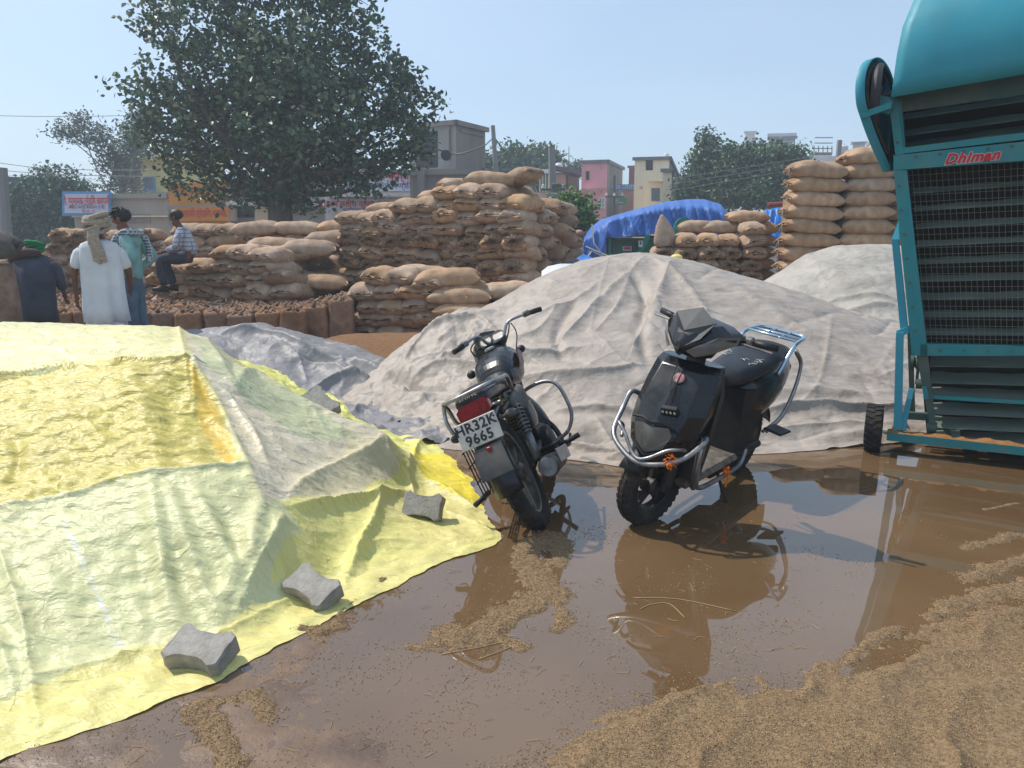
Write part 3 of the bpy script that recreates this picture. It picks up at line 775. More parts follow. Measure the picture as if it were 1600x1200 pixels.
for k in range(90):
    px = r2.uniform(620, 1420); py = r2.uniform(430, 705); a = r2.normal(0.15, 0.6); l = r2.uniform(40, 170)
    T.fold([(px, py), (px + math.cos(a) * l * .5, py + math.sin(a) * l * .5 + r2.normal(0, 5)), (px + math.cos(a) * l, py + math.sin(a) * l)], r2.uniform(0.02, 0.06), r2.choice([-1, 1]) * r2.uniform(0.008, 0.025), 'r')
low = np.clip((7.0 - Y) / 1.6, 0, 1); lft = np.clip((0.3 - X) / 0.9, 0, 1)
T.Z += (0.05 + 0.05 * low * (X < 3.5) * 0.7 + 0.15 * lft) * crumple(X * (0.8 + .4 * lft), Y * 1.3, 25, 3) + (0.010 + 0.02 * lft) * crumple(X * 3.2, Y * 4.4, 45, 2)
T.Z += 0.05 * low * vnoise(X * 0.9, Y * 4.2, 88) + 0.07 * np.exp(-((T.edge - 0.10) / 0.06) ** 2) * np.clip(vnoise(X * 2.2, Y * 2.2, 14) + 0.35, 0, 1) * (Y < 7) + 0.04 * np.exp(-((T.edge - 0.28 - 0.1 * vnoise(X * 1.5, Y, 3)) / 0.05) ** 2) * np.clip(vnoise(X * 1.6, Y * 2.2, 24) + 0.3, 0, 1) * (Y < 7)
m_gtarp = tarp_mat("grey_tarp_sheet", rough=0.55, crease=0.6, cs=4.5, grime=srgb(128, 116, 104), gamt=0.65, trans=0.05, spec=0.4, stretch=(1, 1.4, 1))
o = T.build("grey_tarp", m_gtarp)
set_tags(o, 'huge dusty beige-grey tarp covering the grain mound behind the scooter and motorcycle', 'tarp')
GT = T
# rope lying over it
rp = [hit(T.f, *p) for p in ((1245, 700), (1235, 620), (1300, 560), (1330, 500))]

# ---- dark grey wet tarp between yellow tarp and grain heap
A = []
for q in ((330, 516, 8.3), (380, 508, 8.4), (450, 528, 8.2), (520, 545, 8.0), (600, 570, 7.6), (420, 560, 7.6), (500, 600, 7.3), (580, 620, 7.1), (620, 630, 6.9), (500, 570, 7.7), (340, 560, 7.6)): A.append(tuple(at(*q)))
for q in ((480, 650), (560, 668), (640, 690), (690, 700), (640, 640)): A.append(tuple(gnd(*q, 0.03)))
for p in ((-4.6, 8.2, .45), (-4.2, 9.2, .3), (-2.6, 9.4, .25), (-1.4, 8.8, .1), (-1.0, 7.9, .1), (-4.6, 6.8, .4), (-3, 6.5, .3)): A.append(p)
bd = [np.array(p) for p in ((-5.2, 6.6), (-3.4, 6.2), (-2.2, 6.1), (-1.7, 5.95), (-1.1, 5.65), (-.55, 5.45), (-.5, 6.0), (-.9, 7.0), (-1.0, 8.0), (-1.5, 8.7), (-2.6, 9.2), (-3.6, 9.4), (-5.0, 9.2), (-5.6, 8.0))]
T = Tarp(A, bd, (-2.6, 7.3), nth=900, nr=200, seed=19)
X, Y = T.X, T.Y
T.col[:] = np.array(srgb(138, 136, 138))
for pl, w_, a_, k_ in (([(340, 520), (400, 515), (470, 545), (540, 565), (600, 590)], .07, .09, 'd'), ([(470, 620), (530, 600), (600, 605)], .06, .10, 'd'), ([(430, 560), (500, 575), (560, 600), (600, 615)], .06, .08, 'r'),
        ([(520, 660), (570, 640), (605, 605)], .05, .07, 'r'), ([(450, 545), (470, 570), (480, 600)], .04, .05, 'r'), ([(540, 560), (560, 580), (600, 600)], .05, -.07, 's')):
    T.fold(pl, w_, a_, k_)
T.Z += 0.16 * crumple(X * 1.1, Y * 1.3, 65, 2) + 0.018 * crumple(X * 5, Y * 6, 75, 2)
T.Z += 0.10 * np.clip((X + 1.6) / 0.6, 0, 1) * crumple(X * 4.5, Y * 2.2, 95, 3)
m_dtarp = tarp_mat("dark_tarp_sheet", rough=0.5, crease=0.3, cs=4, grime=srgb(110, 100, 92), gamt=0.5, trans=0.03, spec=0.4)
o = T.build("dark_grey_tarp", m_dtarp)
set_tags(o, 'crumpled dark grey wet tarp lying between the yellow tarp and the grain heap', 'tarp')
DT = T

# ---- second pale tarp mound behind at the right
A = []
for q in ((1205, 432, 10.4), (1260, 405, 10.4), (1310, 388, 10.4), (1360, 381, 10.4), (1400, 383, 10.4), (1480, 390, 10.3), (1240, 450, 9.6), (1310, 450, 9.4), (1390, 450, 9.3), (1390, 500, 8.7), (1480, 500, 8.8)): A.append(tuple(at(*q)))
for p in ((2.6, 10.2, .35), (3.0, 8.9, .1), (3.6, 8.3, .15), (5.6, 8.0, .3), (8, 8.4, .1), (9, 11, .8), (6, 12.4, .7), (3.4, 12, .2), (8.5, 13, 0), (4, 13.4, 0)): A.append(p)
bd = [np.array(p) for p in ((2.7, 9.6), (3.0, 8.6), (4.0, 8.0), (5.6, 7.8), (7.6, 7.8), (9.2, 9.0), (9.4, 11.4), (7.8, 13.0), (5.4, 13.2), (3.4, 12.6), (2.6, 11.0))]
T = Tarp(A, bd, (5.5, 10.2), nth=800, nr=180, seed=29)
X, Y = T.X, T.Y
T.col[:] = np.array(srgb(178, 172, 162))
for pl, w_, a_, k_ in (([(1220, 430), (1270, 402), (1320, 386)], .10, .05, 'r'), ([(1300, 500), (1340, 490), (1400, 480)], .10, .10, 'd'), ([(1290, 475), (1350, 466), (1400, 470)], .07, .06, 'd'), ([(1240, 400), (1320, 440), (1400, 430)], .12, .05, 's'), ([(1310, 520), (1360, 508), (1400, 505)], .05, .06, 'r')):
    T.fold(pl, w_, a_, k_)
T.Z += 0.07 * crumple(X * 0.8, Y * 1.2, 35, 4)
o = T.build("pale_tarp", m_gtarp)
set_tags(o, 'pale grey tarp mound rising behind the large beige one beside the green machine', 'tarp')

# ---- brown grain heap showing between the dark tarp and the beige one
hx = np.arange(-3.4, 0.4, 0.03); hy = np.arange(7.6, 10.9, 0.03)
HX, HY = np.meshgrid(hx, hy, indexing='ij')
hz = 0.34 * np.exp(-(((HX + 1.5) / 1.15) ** 4) - (((HY - 9.3) / 1.1) ** 2) ** 1.4) + 0.03 * fbm(HX * 2, HY * 7, 7) - 0.02
me = me_from("paddy_heap", np.stack([HX.ravel(), HY.ravel(), hz.ravel()], 1), grid_faces(len(hx), len(hy)),
             mat("paddy", srgb(150, 108, 72), srgb(120, 84, 54), nscale=30, rough=0.9, bump=0.9, bscale=120, bdist=0.02, dirt=srgb(190, 150, 108), dirt_scale=45, dirt_amt=.7, stretch=(1, 3, 1)))
set_tags(ob("paddy_heap", me), 'low heap of brown paddy grain in front of the nearest sack pile', 'grain', kind='stuff')
# ================================================================== JUTE SACKS
m_jute = mat("jute_cloth", srgb(184, 157, 131), srgb(162, 134, 109), nscale=9, rough=0.88, bump=0.35, bscale=26, bdist=0.02, rand=0.17,
             dirt=srgb(130, 102, 80), dirt_scale=4.0, dirt_amt=0.55, weave=55, spec=0.15)
m_jute2 = mat("jute_cloth_red", srgb(158, 128, 106), srgb(128, 98, 78), nscale=9, rough=0.9, bump=0.5, bscale=30, bdist=0.02, rand=0.22,
              dirt=srgb(96, 72, 54), dirt_scale=4.0, dirt_amt=0.7, weave=60, spec=0.12)
def bag_mesh(seed, L=0.84, W=0.47, T=0.262, bend=0.022):
    nu, nv = 30, 26
    u = np.linspace(-1, 1, nu)[:, None] * np.ones((1, nv)); u = np.sign(u) * np.abs(u) ** 0.85
    v = np.linspace(0, 2 * np.pi, nv, endpoint=False)[None] * np.ones((nu, 1))
    au = np.abs(u)
    wy = W / 2 * (0.80 + 0.20 * np.clip(1 - au ** 5, 0, 1) ** 0.5)
    pw = 3.2 + 0.6 * (seed % 4)
    ht = T / 2 * (0.07 + 0.93 * np.clip(1 - au ** pw, 0, 1) ** 0.55)
    c, s_ = np.cos(v), np.sin(v)
    y = wy * np.sign(c) * np.abs(c) ** 0.72; z = ht * np.sign(s_) * np.abs(s_) ** 0.82
    x = L / 2 * (u * 0.97 + 0.09 * np.sign(u) * au ** 8 * (np.abs(y) / wy) ** 2)
    x = x + 0.012 * vnoise(y * 14, z * 14 + seed, seed) * au ** 4
    lump = 1 + 0.17 * vnoise(x * 3.6 + seed * 3, v * 0.9, seed) + 0.08 * vnoise(x * 8 + seed, v * 2, seed + 2)
    z = z * lump; y = y * (1 + 0.05 * vnoise(x * 3, z * 3 + seed, seed + 4))
    wr = au ** 3
    z = z + 0.016 * wr * np.sin(y * 60 + seed + 6 * vnoise(y * 6, x * 3, seed)) * np.sign(s_)
    z = z + bend * (1 - 4 * x ** 2 / L ** 2) * (1 if seed % 2 else 0.2) - 0.02 * (np.abs(y) / (W / 2)) ** 3
    tw = (seed % 3 - 1) * 0.10 * x / L
    z = z + y * tw
    V = np.stack([x.ravel(), y.ravel(), z.ravel()], 1)
    F = grid_faces(nu, nv, wrap_v=True)
    # close the two sewn ends
    V = np.vstack([V, V[:nv].mean(0), V[-nv:].mean(0)]); n0 = nu * nv
    fl = [tuple(f) for f in F] + [(k, n0, (k + 1) % nv) for k in range(nv)] + [((nu - 1) * nv + k, (nu - 1) * nv + (k + 1) % nv, n0 + 1) for k in range(nv)]
    return me_from("jute_sack", V, fl)
def ruffle_mesh(seed, ry=0.185, rz=0.115, rx=0.075):
    nr, nt = 9, 40; V = []
    for i in range(nr):
        q = i / (nr - 1)
        for k in range(nt):
            t = 2 * math.pi * k / nt
            rf = 1 + 0.13 * math.sin(11 * t + seed + 2 * math.sin(2 * t)) * q + 0.10 * float(vnoise(math.cos(t) * 2 + seed, math.sin(t) * 2, seed))
            x = rx * math.sqrt(max(0, 1 - q * q)) * (1 + 0.5 * math.sin(13 * t + 3 * q + seed)) - 0.02 * q
            x -= 0.05 * math.exp(-(q / 0.22) ** 2)
            V.append((x, ry * rf * q * math.cos(t), rz * rf * q * math.sin(t)))
    F = grid_faces(nr, nt, wrap_v=True)
    return me_from("gathered_mouth", V, F)
BAGS = [bag_mesh(k) for k in range(7)]
BAGL = [bag_mesh(k + 20, L=0.82, W=0.52, T=0.26, bend=0.012) for k in range(4)]
RUFF = [ruffle_mesh(k) for k in range(4)]
STR = MB()
STR.tube([(0, 0, 0), (0.01, 0.01, -0.06), (-0.005, 0.02, -0.13)], 0.003, n=4)
STR.tube([(0, 0, 0), (0.02, -0.02, -0.05), (0.03, -0.01, -0.10)], 0.003, n=4)
STRM = me_from("tie_string", STR.v, STR.f)
for m_ in BAGS + BAGL: m_.materials.append(m_jute)
for m_ in RUFF: m_.materials.append(mat("jute_gathers%d" % RUFF.index(m_), srgb(166, 138, 112), srgb(122, 96, 76), nscale=22, rough=0.92, bump=0.7, bscale=40, bdist=0.02, spec=0.1))
STRM.materials.append(mat("twine", srgb(196, 184, 160), rough=0.8))
rb = np.random.default_rng(33)
NB = 0
def put_bag(parent_ang, o3, lx, ly, lz, yaw, kind, label, group, roll=0.0, pitch=0.0, sc=1.0, long=False, mouth=False, string=False, mat_=None):
    """one sack at stack-local (lx, ly, lz)"""
    global NB; NB += 1
    ca, sa = math.cos(parent_ang), math.sin(parent_ang)
    p = (o3[0] + lx * ca - ly * sa, o3[1] + lx * sa + ly * ca, o3[2] + lz)
    me = (BAGL if long else BAGS)[rb.integers(0, len(BAGL if long else BAGS))]
    o = ob("jute_sack", me, None, p, (roll, pitch, parent_ang + yaw))
    o.scale = (sc * rb.uniform(.96, 1.04), sc * rb.uniform(.96, 1.04), sc * rb.uniform(.97, 1.08))
    set_tags(o, label, 'sack', group)
    if mouth:
        r = ob("gathered_mouth", RUFF[rb.integers(0, 4)], o, (0.385, 0, 0.012))
    if string:
        r = ob("tie_string", STRM, o, (0.43, 0.05, 0.0))
    return o
def stack(desc, group, o3, ang, rows, top_n=0, xstep=0.405, zstep=0.2, depth=1, jit=1.0, desc2=None, inner=True, cols_names=True):
    """rows listed from the bottom: (kind, first x, count, depth rows)  kinds: e ends out, m gathered mouths out, l long side out"""
    n = len(rows)
    for i, (kd, x0, cnt, dp) in enumerate(rows):
        crs = n - i
        for j in range(cnt):
            lx = x0 + (j + 0.5) * (xstep if kd in 'em' else 0.80) + rb.normal(0, 0.018 * jit)
            ly = rb.normal(0, 0.03 * jit) + (0.42 if kd in 'em' else 0.24)
            lz = (i + 0.5) * zstep + rb.normal(0, 0.010)
            yaw = (-math.pi / 2 if kd in 'em' else (0 if rb.uniform() < .5 else math.pi)) + rb.normal(0, 0.10 * jit)
            lab = "sack in %s, %s course down, %s from left" % (desc, ordn(crs), ordn(j + 1))
            put_bag(ang, o3, lx, ly, lz, yaw, kd, lab, group, roll=rb.normal(0, .06 * jit), pitch=rb.normal(0, .07 * jit), long=(kd == 'l'),
                    mouth=(kd == 'm'), string=(kd == 'l' and rb.uniform() < .4))
        xe = x0 + cnt * (xstep if kd in 'em' else 0.80)
        for d in range(dp):       # flank: sacks of the right-hand return, side on
            put_bag(ang, o3, xe - 0.30 + rb.normal(0, 0.03), 1.02 + d * 0.62, (i + 0.5) * zstep + rb.normal(0, .01), -0.0 + rb.normal(0, .25) + (math.pi / 2 if (i + d) % 2 else 0), 'l',
                    "sack in right flank of %s, %s course down, %s back" % (desc2 or desc, ordn(crs), ordn(d + 1)), group, roll=rb.normal(0, .07))
def core(o3, ang, x0, x1, y0, y1, z1, label):  # added box, unseen, keeps light from leaking between the sacks
    """the unseen bulk of a pile behind its outer sacks"""
    n = 14; u = np.linspace(0, 1, n); g = np.meshgrid(u, u, indexing='ij'); mb = MB()
    mb.box(((x0 + x1) / 2, (y0 + y1) / 2, z1 / 2), (x1 - x0, y1 - y0, z1), bev=0.12)
    me = me_from("packed_sacks", mb.v, mb.f, m_jute, smooth=False)
    o = ob("packed_sacks", me, None, o3, (0, 0, ang)); set_tags(o, label, 'sacks', kind='stuff')
# --- C: the tall middle pile
oC = (-2.86, 12.75, 0.0); aC = -math.atan2(0.40, 0.92)
rowsC = [0, ('m', 0, 9, 2), ('e', 0.03, 9, 2), ('m', 0, 9, 3), ('e', 0.06, 9, 3), ('m', 0.0, 9, 3), ('e', 0.04, 9, 3), ('m', 0.05, 9, 3), ('e', 0.08, 9, 3), ('e', 0.0, 9, 3), ('e', 1.1, 6, 3), ('e', 1.8, 3, 2)]
rowsC = rowsC[1:]
stack("tall middle pile", "sacks of the tall middle pile", (oC[0], oC[1], 0.24), aC, rowsC, xstep=0.36, zstep=0.182, desc2="tall middle pile")
core(oC, aC, 0.2, 3.0, 0.5, 2.6, 1.55, 'unseen inner sacks packed inside the tall middle pile')
ex = [("slumped sack leaning over the left crest of the tall middle pile", 0.55, 0.75, 1.95, 0.25, 0.05), ("long sack lying across the crest left of centre of the tall middle pile", 1.15, 1.2, 1.99, 0.1, 0),
      ("dusty sack set back on the crest, centre of the tall middle pile", 1.55, 0.7, 2.09, 0.5, .1), ("lone sack on top rear left of the tall middle pile, against the sign wall", 1.35, 1.6, 2.12, 0.0, 0),
      ("sack with puckered seam on the crest of the tall middle pile", 2.05, 0.5, 2.24, 0.9, .15), ("broad sack second from right on the very top of the tall middle pile", 2.55, 0.5, 2.36, 0.25, .05),
      ("fat tilted sack crowning the right end of the tall middle pile", 2.95, 0.70, 2.40, -0.55, -.18), ("sack behind the crowning one, right end of the tall middle pile", 2.35, 1.3, 2.28, 0.2, 0)]
for lab, x, y, z, yaw, pit in ex: put_bag(aC, oC, x, y, z, yaw, 'l', lab, "sacks of the tall middle pile", pitch=pit, sc=0.88)
# --- F: low pile in front of it
oF = (-2.38, 10.95, 0.06); aF = -0.22
stack("low pile before the tall one", "sacks of the low front pile", oF, aF, [('e', 0.05, 5, 1), ('e', 0.0, 5, 1), ('e', 0.08, 5, 1), ('e', 0.05, 5, 1), ('e', .3, 3, 0)], xstep=.37, zstep=.19)
for lab, x, y, z, yaw, pit in (("long dark sack at the right end of the low front pile, second highest", 1.66, 0.2, 0.62, 0.15, 0), ("big pale sack topmost on the low front pile", 1.45, 0.30, 0.86, 0.2, -.06),
                               ("sack slid forward on the right of the low front pile", 1.78, 0.12, 0.42, 0.05, .02), ("sack lying behind the crest of the low front pile", 0.9, 0.9, 0.88, 0.15, .05),
                               ("sack at the far right behind the low front pile, against the tall one", 2.25, 0.75, 0.66, 0.3, 0), ("lower sack at the far right behind the low front pile", 2.4, 0.6, 0.42, 0.2, 0),
                               ("sack leaning left of centre on the crest of the low front pile", 0.45, 0.75, 0.80, -0.2, .12)):
    put_bag(aF, oF, x, y, z, yaw, 'l', lab, "sacks of the low front pile", pitch=pit, sc=1.04, long=True)
core(oF, aF, 0.2, 2.0, 0.5, 1.3, 0.7, 'unseen inner sacks packed inside the low front pile')
# --- L1: pile the seated man rests on
oL = (-5.85, 12.35, 0.36); aL = -0.30
stack("pile under the seated man", "sacks of the pile under the seated man", oL, aL, [('e', 0.0, 7, 3), ('e', 0.08, 7, 3), ('e', 0.0, 7, 3), ('e', 0.12, 6, 3), ('e', 1.2, 3, 2)], xstep=.36, zstep=.19)
for lab, x, y, z, yaw, pit in (("long sack lying on top at the right of the seated man", 1.6, 0.6, 0.88, 0.35, 0), ("long sack bridging the top far right of the seated man's pile", 2.35, 1.1, 0.95, 0.3, 0),
                               ("wrinkled sack on the top rear of the seated man's pile", 1.55, 1.3, 0.98, 0.3, 0), ("raised sack at the rear right of the seated man's pile", 2.4, 1.7, 1.10, 0.15, 0), ("low sack at the right foot of the seated man's pile", 2.7, 0.9, 0.42, 0.2, 0)):
    put_bag(aL, oL, x, y, z, yaw, 'l', lab, "sacks of the pile under the seated man", pitch=pit, long=True, sc=1.05)
core(oL, aL, 0.3, 2.2, 0.7, 1.8, 0.6, "unseen inner sacks packed inside the seated man's pile")
# --- B: long back row
oB = (-9.0, 14.9, 0.16); aB = -0.07
stack("left third of the long back row", "sacks of the long back row", oB, aB, [('e', 0.0, 6, 0), ('m', .1, 6, 0), ('e', 0, 6, 0), ('e', .08, 6, 0), ('e', 0.1, 6, 0), ('m', 0.0, 6, 0), ('m', .15, 5, 0)], zstep=.205)
oB2 = (-6.55, 14.75, 0.55)
stack("middle third of the long back row", "sacks of the long back row", oB2, aB, [('e', 0, 4, 0), ('l', .1, 2, 0), ('e', 0, 4, 0), ('e', .1, 4, 0), ('l', -0.05, 2, 0), ('e', .1, 4, 0)], zstep=.19)
oB3 = (-5.05, 14.2, 0.72)
stack("right third of the long back row", "sacks of the long back row", oB3, -0.05, [('e', 0, 6, 0), ('m', .1, 6, 0), ('e', 0, 6, 0), ('e', .05, 6, 0), ('l', -.05, 3, 0)], zstep=.205)
core(oB, aB, 0.2, 5.4, 0.6, 1.8, 1.35, 'unseen inner sacks packed inside the long back row')
oB4 = (-11.6, 17.5, 0.4)
stack("low pile at the left edge", "sacks of the low pile at the left edge", oB4, 0.0, [('l', 0, 3, 0), ('l', .1, 3, 0), ('l', 0, 3, 0), ('l', .1, 3, 0)], zstep=.22)
# --- far pile by the blue sheet
stack("distant pile left of the blue load", "sacks of the distant pile", (1.05, 20.5, 0.35), 0.0, [('l', 0, 2, 0), ('l', .1, 2, 0), ('l', 0, 2, 0), ('l', .1, 2, 0), ('l', 0, 2, 0)], zstep=.25)
# --- M: five columns with gathered mouths
oM = (2.68, 13.6, -0.16)
cols = [('left column', 0.0, 8, .13), ('second column', 0.36, 8, .0), ('third column', 0.74, 8, -.03), ('fourth column', 1.12, 8, .02), ('right column', 1.52, 9, -.05)]
for nm, x, nr_, dy in cols:
    for i in range(nr_):
        if i < 3 or (nm == 'left column' and i == 7): continue
        crs = nr_ - i
        put_bag(-0.1, oM, x + rb.normal(0, .012), 0.42 + dy + rb.normal(0, .02), 0.10 + i * 0.213 + (.15 if nm == 'left column' and i == nr_ - 1 else 0), -math.pi / 2 + rb.normal(0, .08), 'm',
                "sack in %s of pile behind mound crest, %s down" % (nm, ordn(crs)), "sacks of the pile behind the mound crest",
                sc=0.9, mouth=(i < nr_ - 1 and rb.uniform() < .8), roll=rb.normal(0, .07), pitch=(-1.15 if nm == 'left column' and i == nr_ - 1 else rb.normal(0, .04)))
for i in range(9):
    if i < 3: continue
    put_bag(-0.1, oM, 1.72, 1.0, 0.10 + i * .213, rb.normal(0, .2), 'l', "sack in right flank of the pile behind the mound's crest, %s down" % ordn(9 - i), "sacks of the pile behind the mound crest", sc=.9)
for lab, x, z in (("long sack capping the third and second columns behind the mound's crest", .62, 1.84), ("slack sack capping the fourth column behind the mound's crest", 1.05, 1.85), ("crumpled sack capping the right column behind the mound's crest", 1.5, 2.03)):
    put_bag(-0.1, oM, x, 0.75, z - .02, 0.1, 'l', lab, "sacks of the pile behind the mound crest", sc=.85, roll=.1)
core(oM, -.1, 0.0, 1.7, 0.5, 1.4, 1.6, "unseen inner sacks packed behind the mound's crest")
mb = MB(); R_ = []
for i in range(14):
    q = i / 13; r_q = (.19 * (1 - q ** 2.2) + .012) * (1 if q > .1 else .85 + 1.5 * q); R_.append([(r_q * math.cos(t) * 1.05 - .05 * q * q, r_q * .8 * math.sin(t), .56 * q) for t in [2 * math.pi * k / 22 for k in range(22)]])
mb.loft(R_); o = mb.build("jute_sack", m_jute, None, smooth=True, loc=(oM[0] + .06, oM[1] + .35, 1.34), rot=(0, -.08, .3)); set_tags(o, "pointed sack standing on end atop left column of pile behind mound crest", 'sack', "sacks of the pile behind the mound crest")
# --- R: tall neat stack by the green machine
oR = (4.42, 12.7, 0.0); zR = 0.222
for c, (nm, x) in enumerate((('left column', 0.42), ('right column', 1.27))):
    nrw = 12
    for i in range(3, nrw + (1 if c else 0)):
        put_bag(0.03, oR, x - 0.028 * (nrw - i) * (0.6 if c == 0 else 0.1) + rb.normal(0, .012) + 0.15 - .0, 0.25, 0.11 + i * zR, (0 if c else math.pi) + rb.normal(0, .03), 'l',
                "sack in %s of neat stack beside machine, %s from top" % (nm, ordn(nrw - i + (1 if c else 0))), "sacks of the neat stack beside the green machine",
                long=True, string=True, roll=rb.normal(0, .04), pitch=(-.06 if c == 0 else 0) + rb.normal(0, .02), sc=1.08)
for i in range(4, 12):
    put_bag(0.03, oR, 2.0, 0.6, 0.11 + i * zR, -math.pi / 2 + .5 + rb.normal(0, .1), 'e', "sack end showing right of the neat stack beside the machine, %s from top" % ordn(12 - i), "sacks of the neat stack beside the green machine")
core(oR, .03, 0.35, 1.9, 0.45, 1.2, 2.35, 'unseen inner sacks packed in the neat stack beside the green machine')
# --- standing sacks
def standing_mesh(seed, h=0.52):
    nz, nt = 14, 24; V = []
    for i in range(nz):
        q = i / (nz - 1)
        for k in range(nt):
            t = 2 * math.pi * k / nt
            c, s_ = math.cos(t), math.sin(t)
            rx, ry = 0.178, 0.140
            pr = (0.90 + 0.10 * math.sin(min(q * 1.35, 1) * math.pi)) if q < .8 else (0.96 - 0.62 * ((q - .8) / .2) ** 2)
            rf = 1 + (0.10 * math.sin(9 * t + seed) + .08 * math.sin(5 * t + 2 * seed)) * max(0, (q - .78) / .22)
            z = h * min(q, .86) / .86 if q < .86 else h * (1 + (q - .86) * (.15 + .5 * math.sin(7 * t + seed)))
            n_ = float(vnoise(c * 1.5 + seed, s_ * 1.5 + q * 3, seed))
            V.append((rx * pr * rf * math.copysign(abs(c) ** .7, c) * (1 + .06 * n_), ry * pr * rf * math.copysign(abs(s_) ** .7, s_) * (1 + .06 * n_), z))
    V.append((0, 0, h * 0.93)); F = [tuple(f) for f in grid_faces(nz, nt, wrap_v=True)]
    F += [((nz - 1) * nt + k, (nz - 1) * nt + (k + 1) % nt, nz * nt) for k in range(nt)]
    return me_from("standing_sack", V, F, m_jute2)
STD = [standing_mesh(k) for k in range(6)]
gm = MB()
for k in range(7):
    a = k * 0.9; p = [(0.03 * math.cos(a), 0.03 * math.sin(a), -0.04), (0.07 * math.cos(a + .3), 0.06 * math.sin(a + .3), 0.03 + 0.01 * (k % 3)), (0.11 * math.cos(a + .1), 0.09 * math.sin(a + .2), 0.012 * (k % 2))]
    gm.tube(spline(p, 3), [0.012 + .004 * ((q + k) % 3) for q in range(7)], n=5)
FRM = me_from("gathered_mouth", gm.v, gm.f, m_jute2)
rowi = 0
y = 10.35
while y < 13.2:
    x = -2.42 - (0.0 if y > 10.6 else 0.55) + rb.normal(0, .02); coli = 0
    if y < 10.1: x = -3.3
    while x > -7.6:
        lx_ok = not (y > 12.15 + (-5.85 - x) * 0.3 * 0 and x > -6.0) or y < 12.3 + (x + 5.85) * -0.31
        if lx_ok:
            rise = 0.15 * np.clip((x + 3.3) / 0.9, 0, 1) if y < 11.4 else .06 * np.clip((x + 3.3) / .9, 0, 1)
            o = ob("standing_sack", STD[rb.integers(0, 6)], None, (x + rb.normal(0, .015), y + rb.normal(0, .02) + 0.06 * (coli % 2), -0.03), (rb.normal(0, .04), rb.normal(0, .04), rb.normal(0, .12)))
            o.scale = (1.02, 1.02, 1 + rise / .52 + rb.normal(0, .03))
            set_tags(o, "upright sack in standing block, %s rank from front, %s from right" % (ordn(rowi + 1), ordn(coli + 1)), 'sack', "upright sacks in the standing block")
            f = ob("gathered_mouth", FRM, o, (0, 0, 0.52), (0, 0, rb.uniform(0, 6)))
        x -= 0.345; coli += 1
    y += 0.285; rowi += 1
print("sacks", NB, "standing", rowi)
# ================================================================== GREEN GRAIN CLEANING MACHINE
m_teal_shade = mat("teal_paint_shaded", srgb(24, 134, 138), srgb(18, 120, 126), nscale=3, rough=0.34, rough2=0.55, bump=0.08, bscale=14, bdist=0.01, dirt=srgb(112, 112, 96), dirt_scale=4.5, dirt_amt=0.5, spec=0.5, coat=0.15)  # duller copy of the machine paint, for the frame in shade
m_teal_lit = mat("teal_paint_sunlit", srgb(50, 150, 168), srgb(42, 138, 158), nscale=1.6, rough=0.42, rough2=0.6, bump=0.12, bscale=3, bdist=0.03, dirt=srgb(104, 140, 140), dirt_scale=3, dirt_amt=0.35, coat=0.0)  # same paint, brighter copy for the sunlit hood, struts and guard
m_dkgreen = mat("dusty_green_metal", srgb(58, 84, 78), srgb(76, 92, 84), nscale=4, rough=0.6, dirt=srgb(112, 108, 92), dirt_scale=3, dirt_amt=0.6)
m_blade = mat("louvre_metal", srgb(112, 124, 114), srgb(88, 104, 96), nscale=3, rough=0.55, dirt=srgb(128, 122, 104), dirt_scale=6, dirt_amt=0.6, stretch=(1, 4, 4))
m_inner_shade = mat("machine_inside_shade", srgb(38, 40, 36), rough=0.9)
m_rubber = mat("tyre_rubber", srgb(38, 37, 37), srgb(52, 49, 46), nscale=14, rough=0.85, bump=0.4, bscale=70, dirt=srgb(96, 80, 66), dirt_scale=7, dirt_amt=0.45, spec=0.3)
m_wire = mat("mesh_wire", srgb(150, 140, 124), rough=0.5, metal=0.4)
MYAW = -28.0
MO = np.array([2.62, 5.28, 0.0]); MX = np.array([math.cos(R(MYAW)), math.sin(R(MYAW)), 0]); MY = np.array([-math.sin(R(MYAW)), math.cos(R(MYAW)), 0])
def Mp(px, py, dy=0.0):
    d = ray(px, py); c = np.array([0, 0, CAMH]); t = ((MO - c) @ MY + dy) / (d @ MY); p = c + d * t - MO
    return Vector((p @ MX, dy, p[2]))
mach = thing("grain_cleaner", "tall turquoise grain cleaning machine with wire mesh front and louvres, at the right edge", "machine", MO, (0, 0, R(MYAW)))
def beam(mb, a, b, w, d, twist=0.0):
    """rectangular bar a->b, w in the face plane, d deep (towards +y)"""
    a = Vector(a); b = Vector(b); t = (b - a).normalized(); yv = Vector((0, 1, 0)); s = t.cross(yv).normalized() * (w / 2)
    yv = yv * d; q = [a + s, a - s, a - s + yv, a + s + yv, b + s, b - s, b - s + yv, b + s + yv]
    return mb.add(q, [(0, 1, 2, 3), (7, 6, 5, 4), (0, 4, 5, 1), (1, 5, 6, 2), (2, 6, 7, 3), (3, 7, 4, 0)])
def quadbar(mb, p0, p1, p2, p3, d):
    """prism whose front outline is four given points and which is d deep"""
    q = [Vector(p) for p in (p0, p1, p2, p3)]; r = [p + Vector((0, d, 0)) for p in q]
    return mb.add(q + r, [(0, 1, 2, 3), (7, 6, 5, 4), (0, 4, 5, 1), (1, 5, 6, 2), (2, 6, 7, 3), (3, 7, 4, 0)])
EXT = 2.0        # how far the machine goes on to the right of the picture, in units of the visible width
def lin(pa, pb, dy=0.0, ext=EXT, n=2):
    """points along the line through two face points, carried on past the frame"""
    A_, B_ = Mp(*pa, dy), Mp(*pb, dy); return A_, A_ + (B_ - A_) * ext
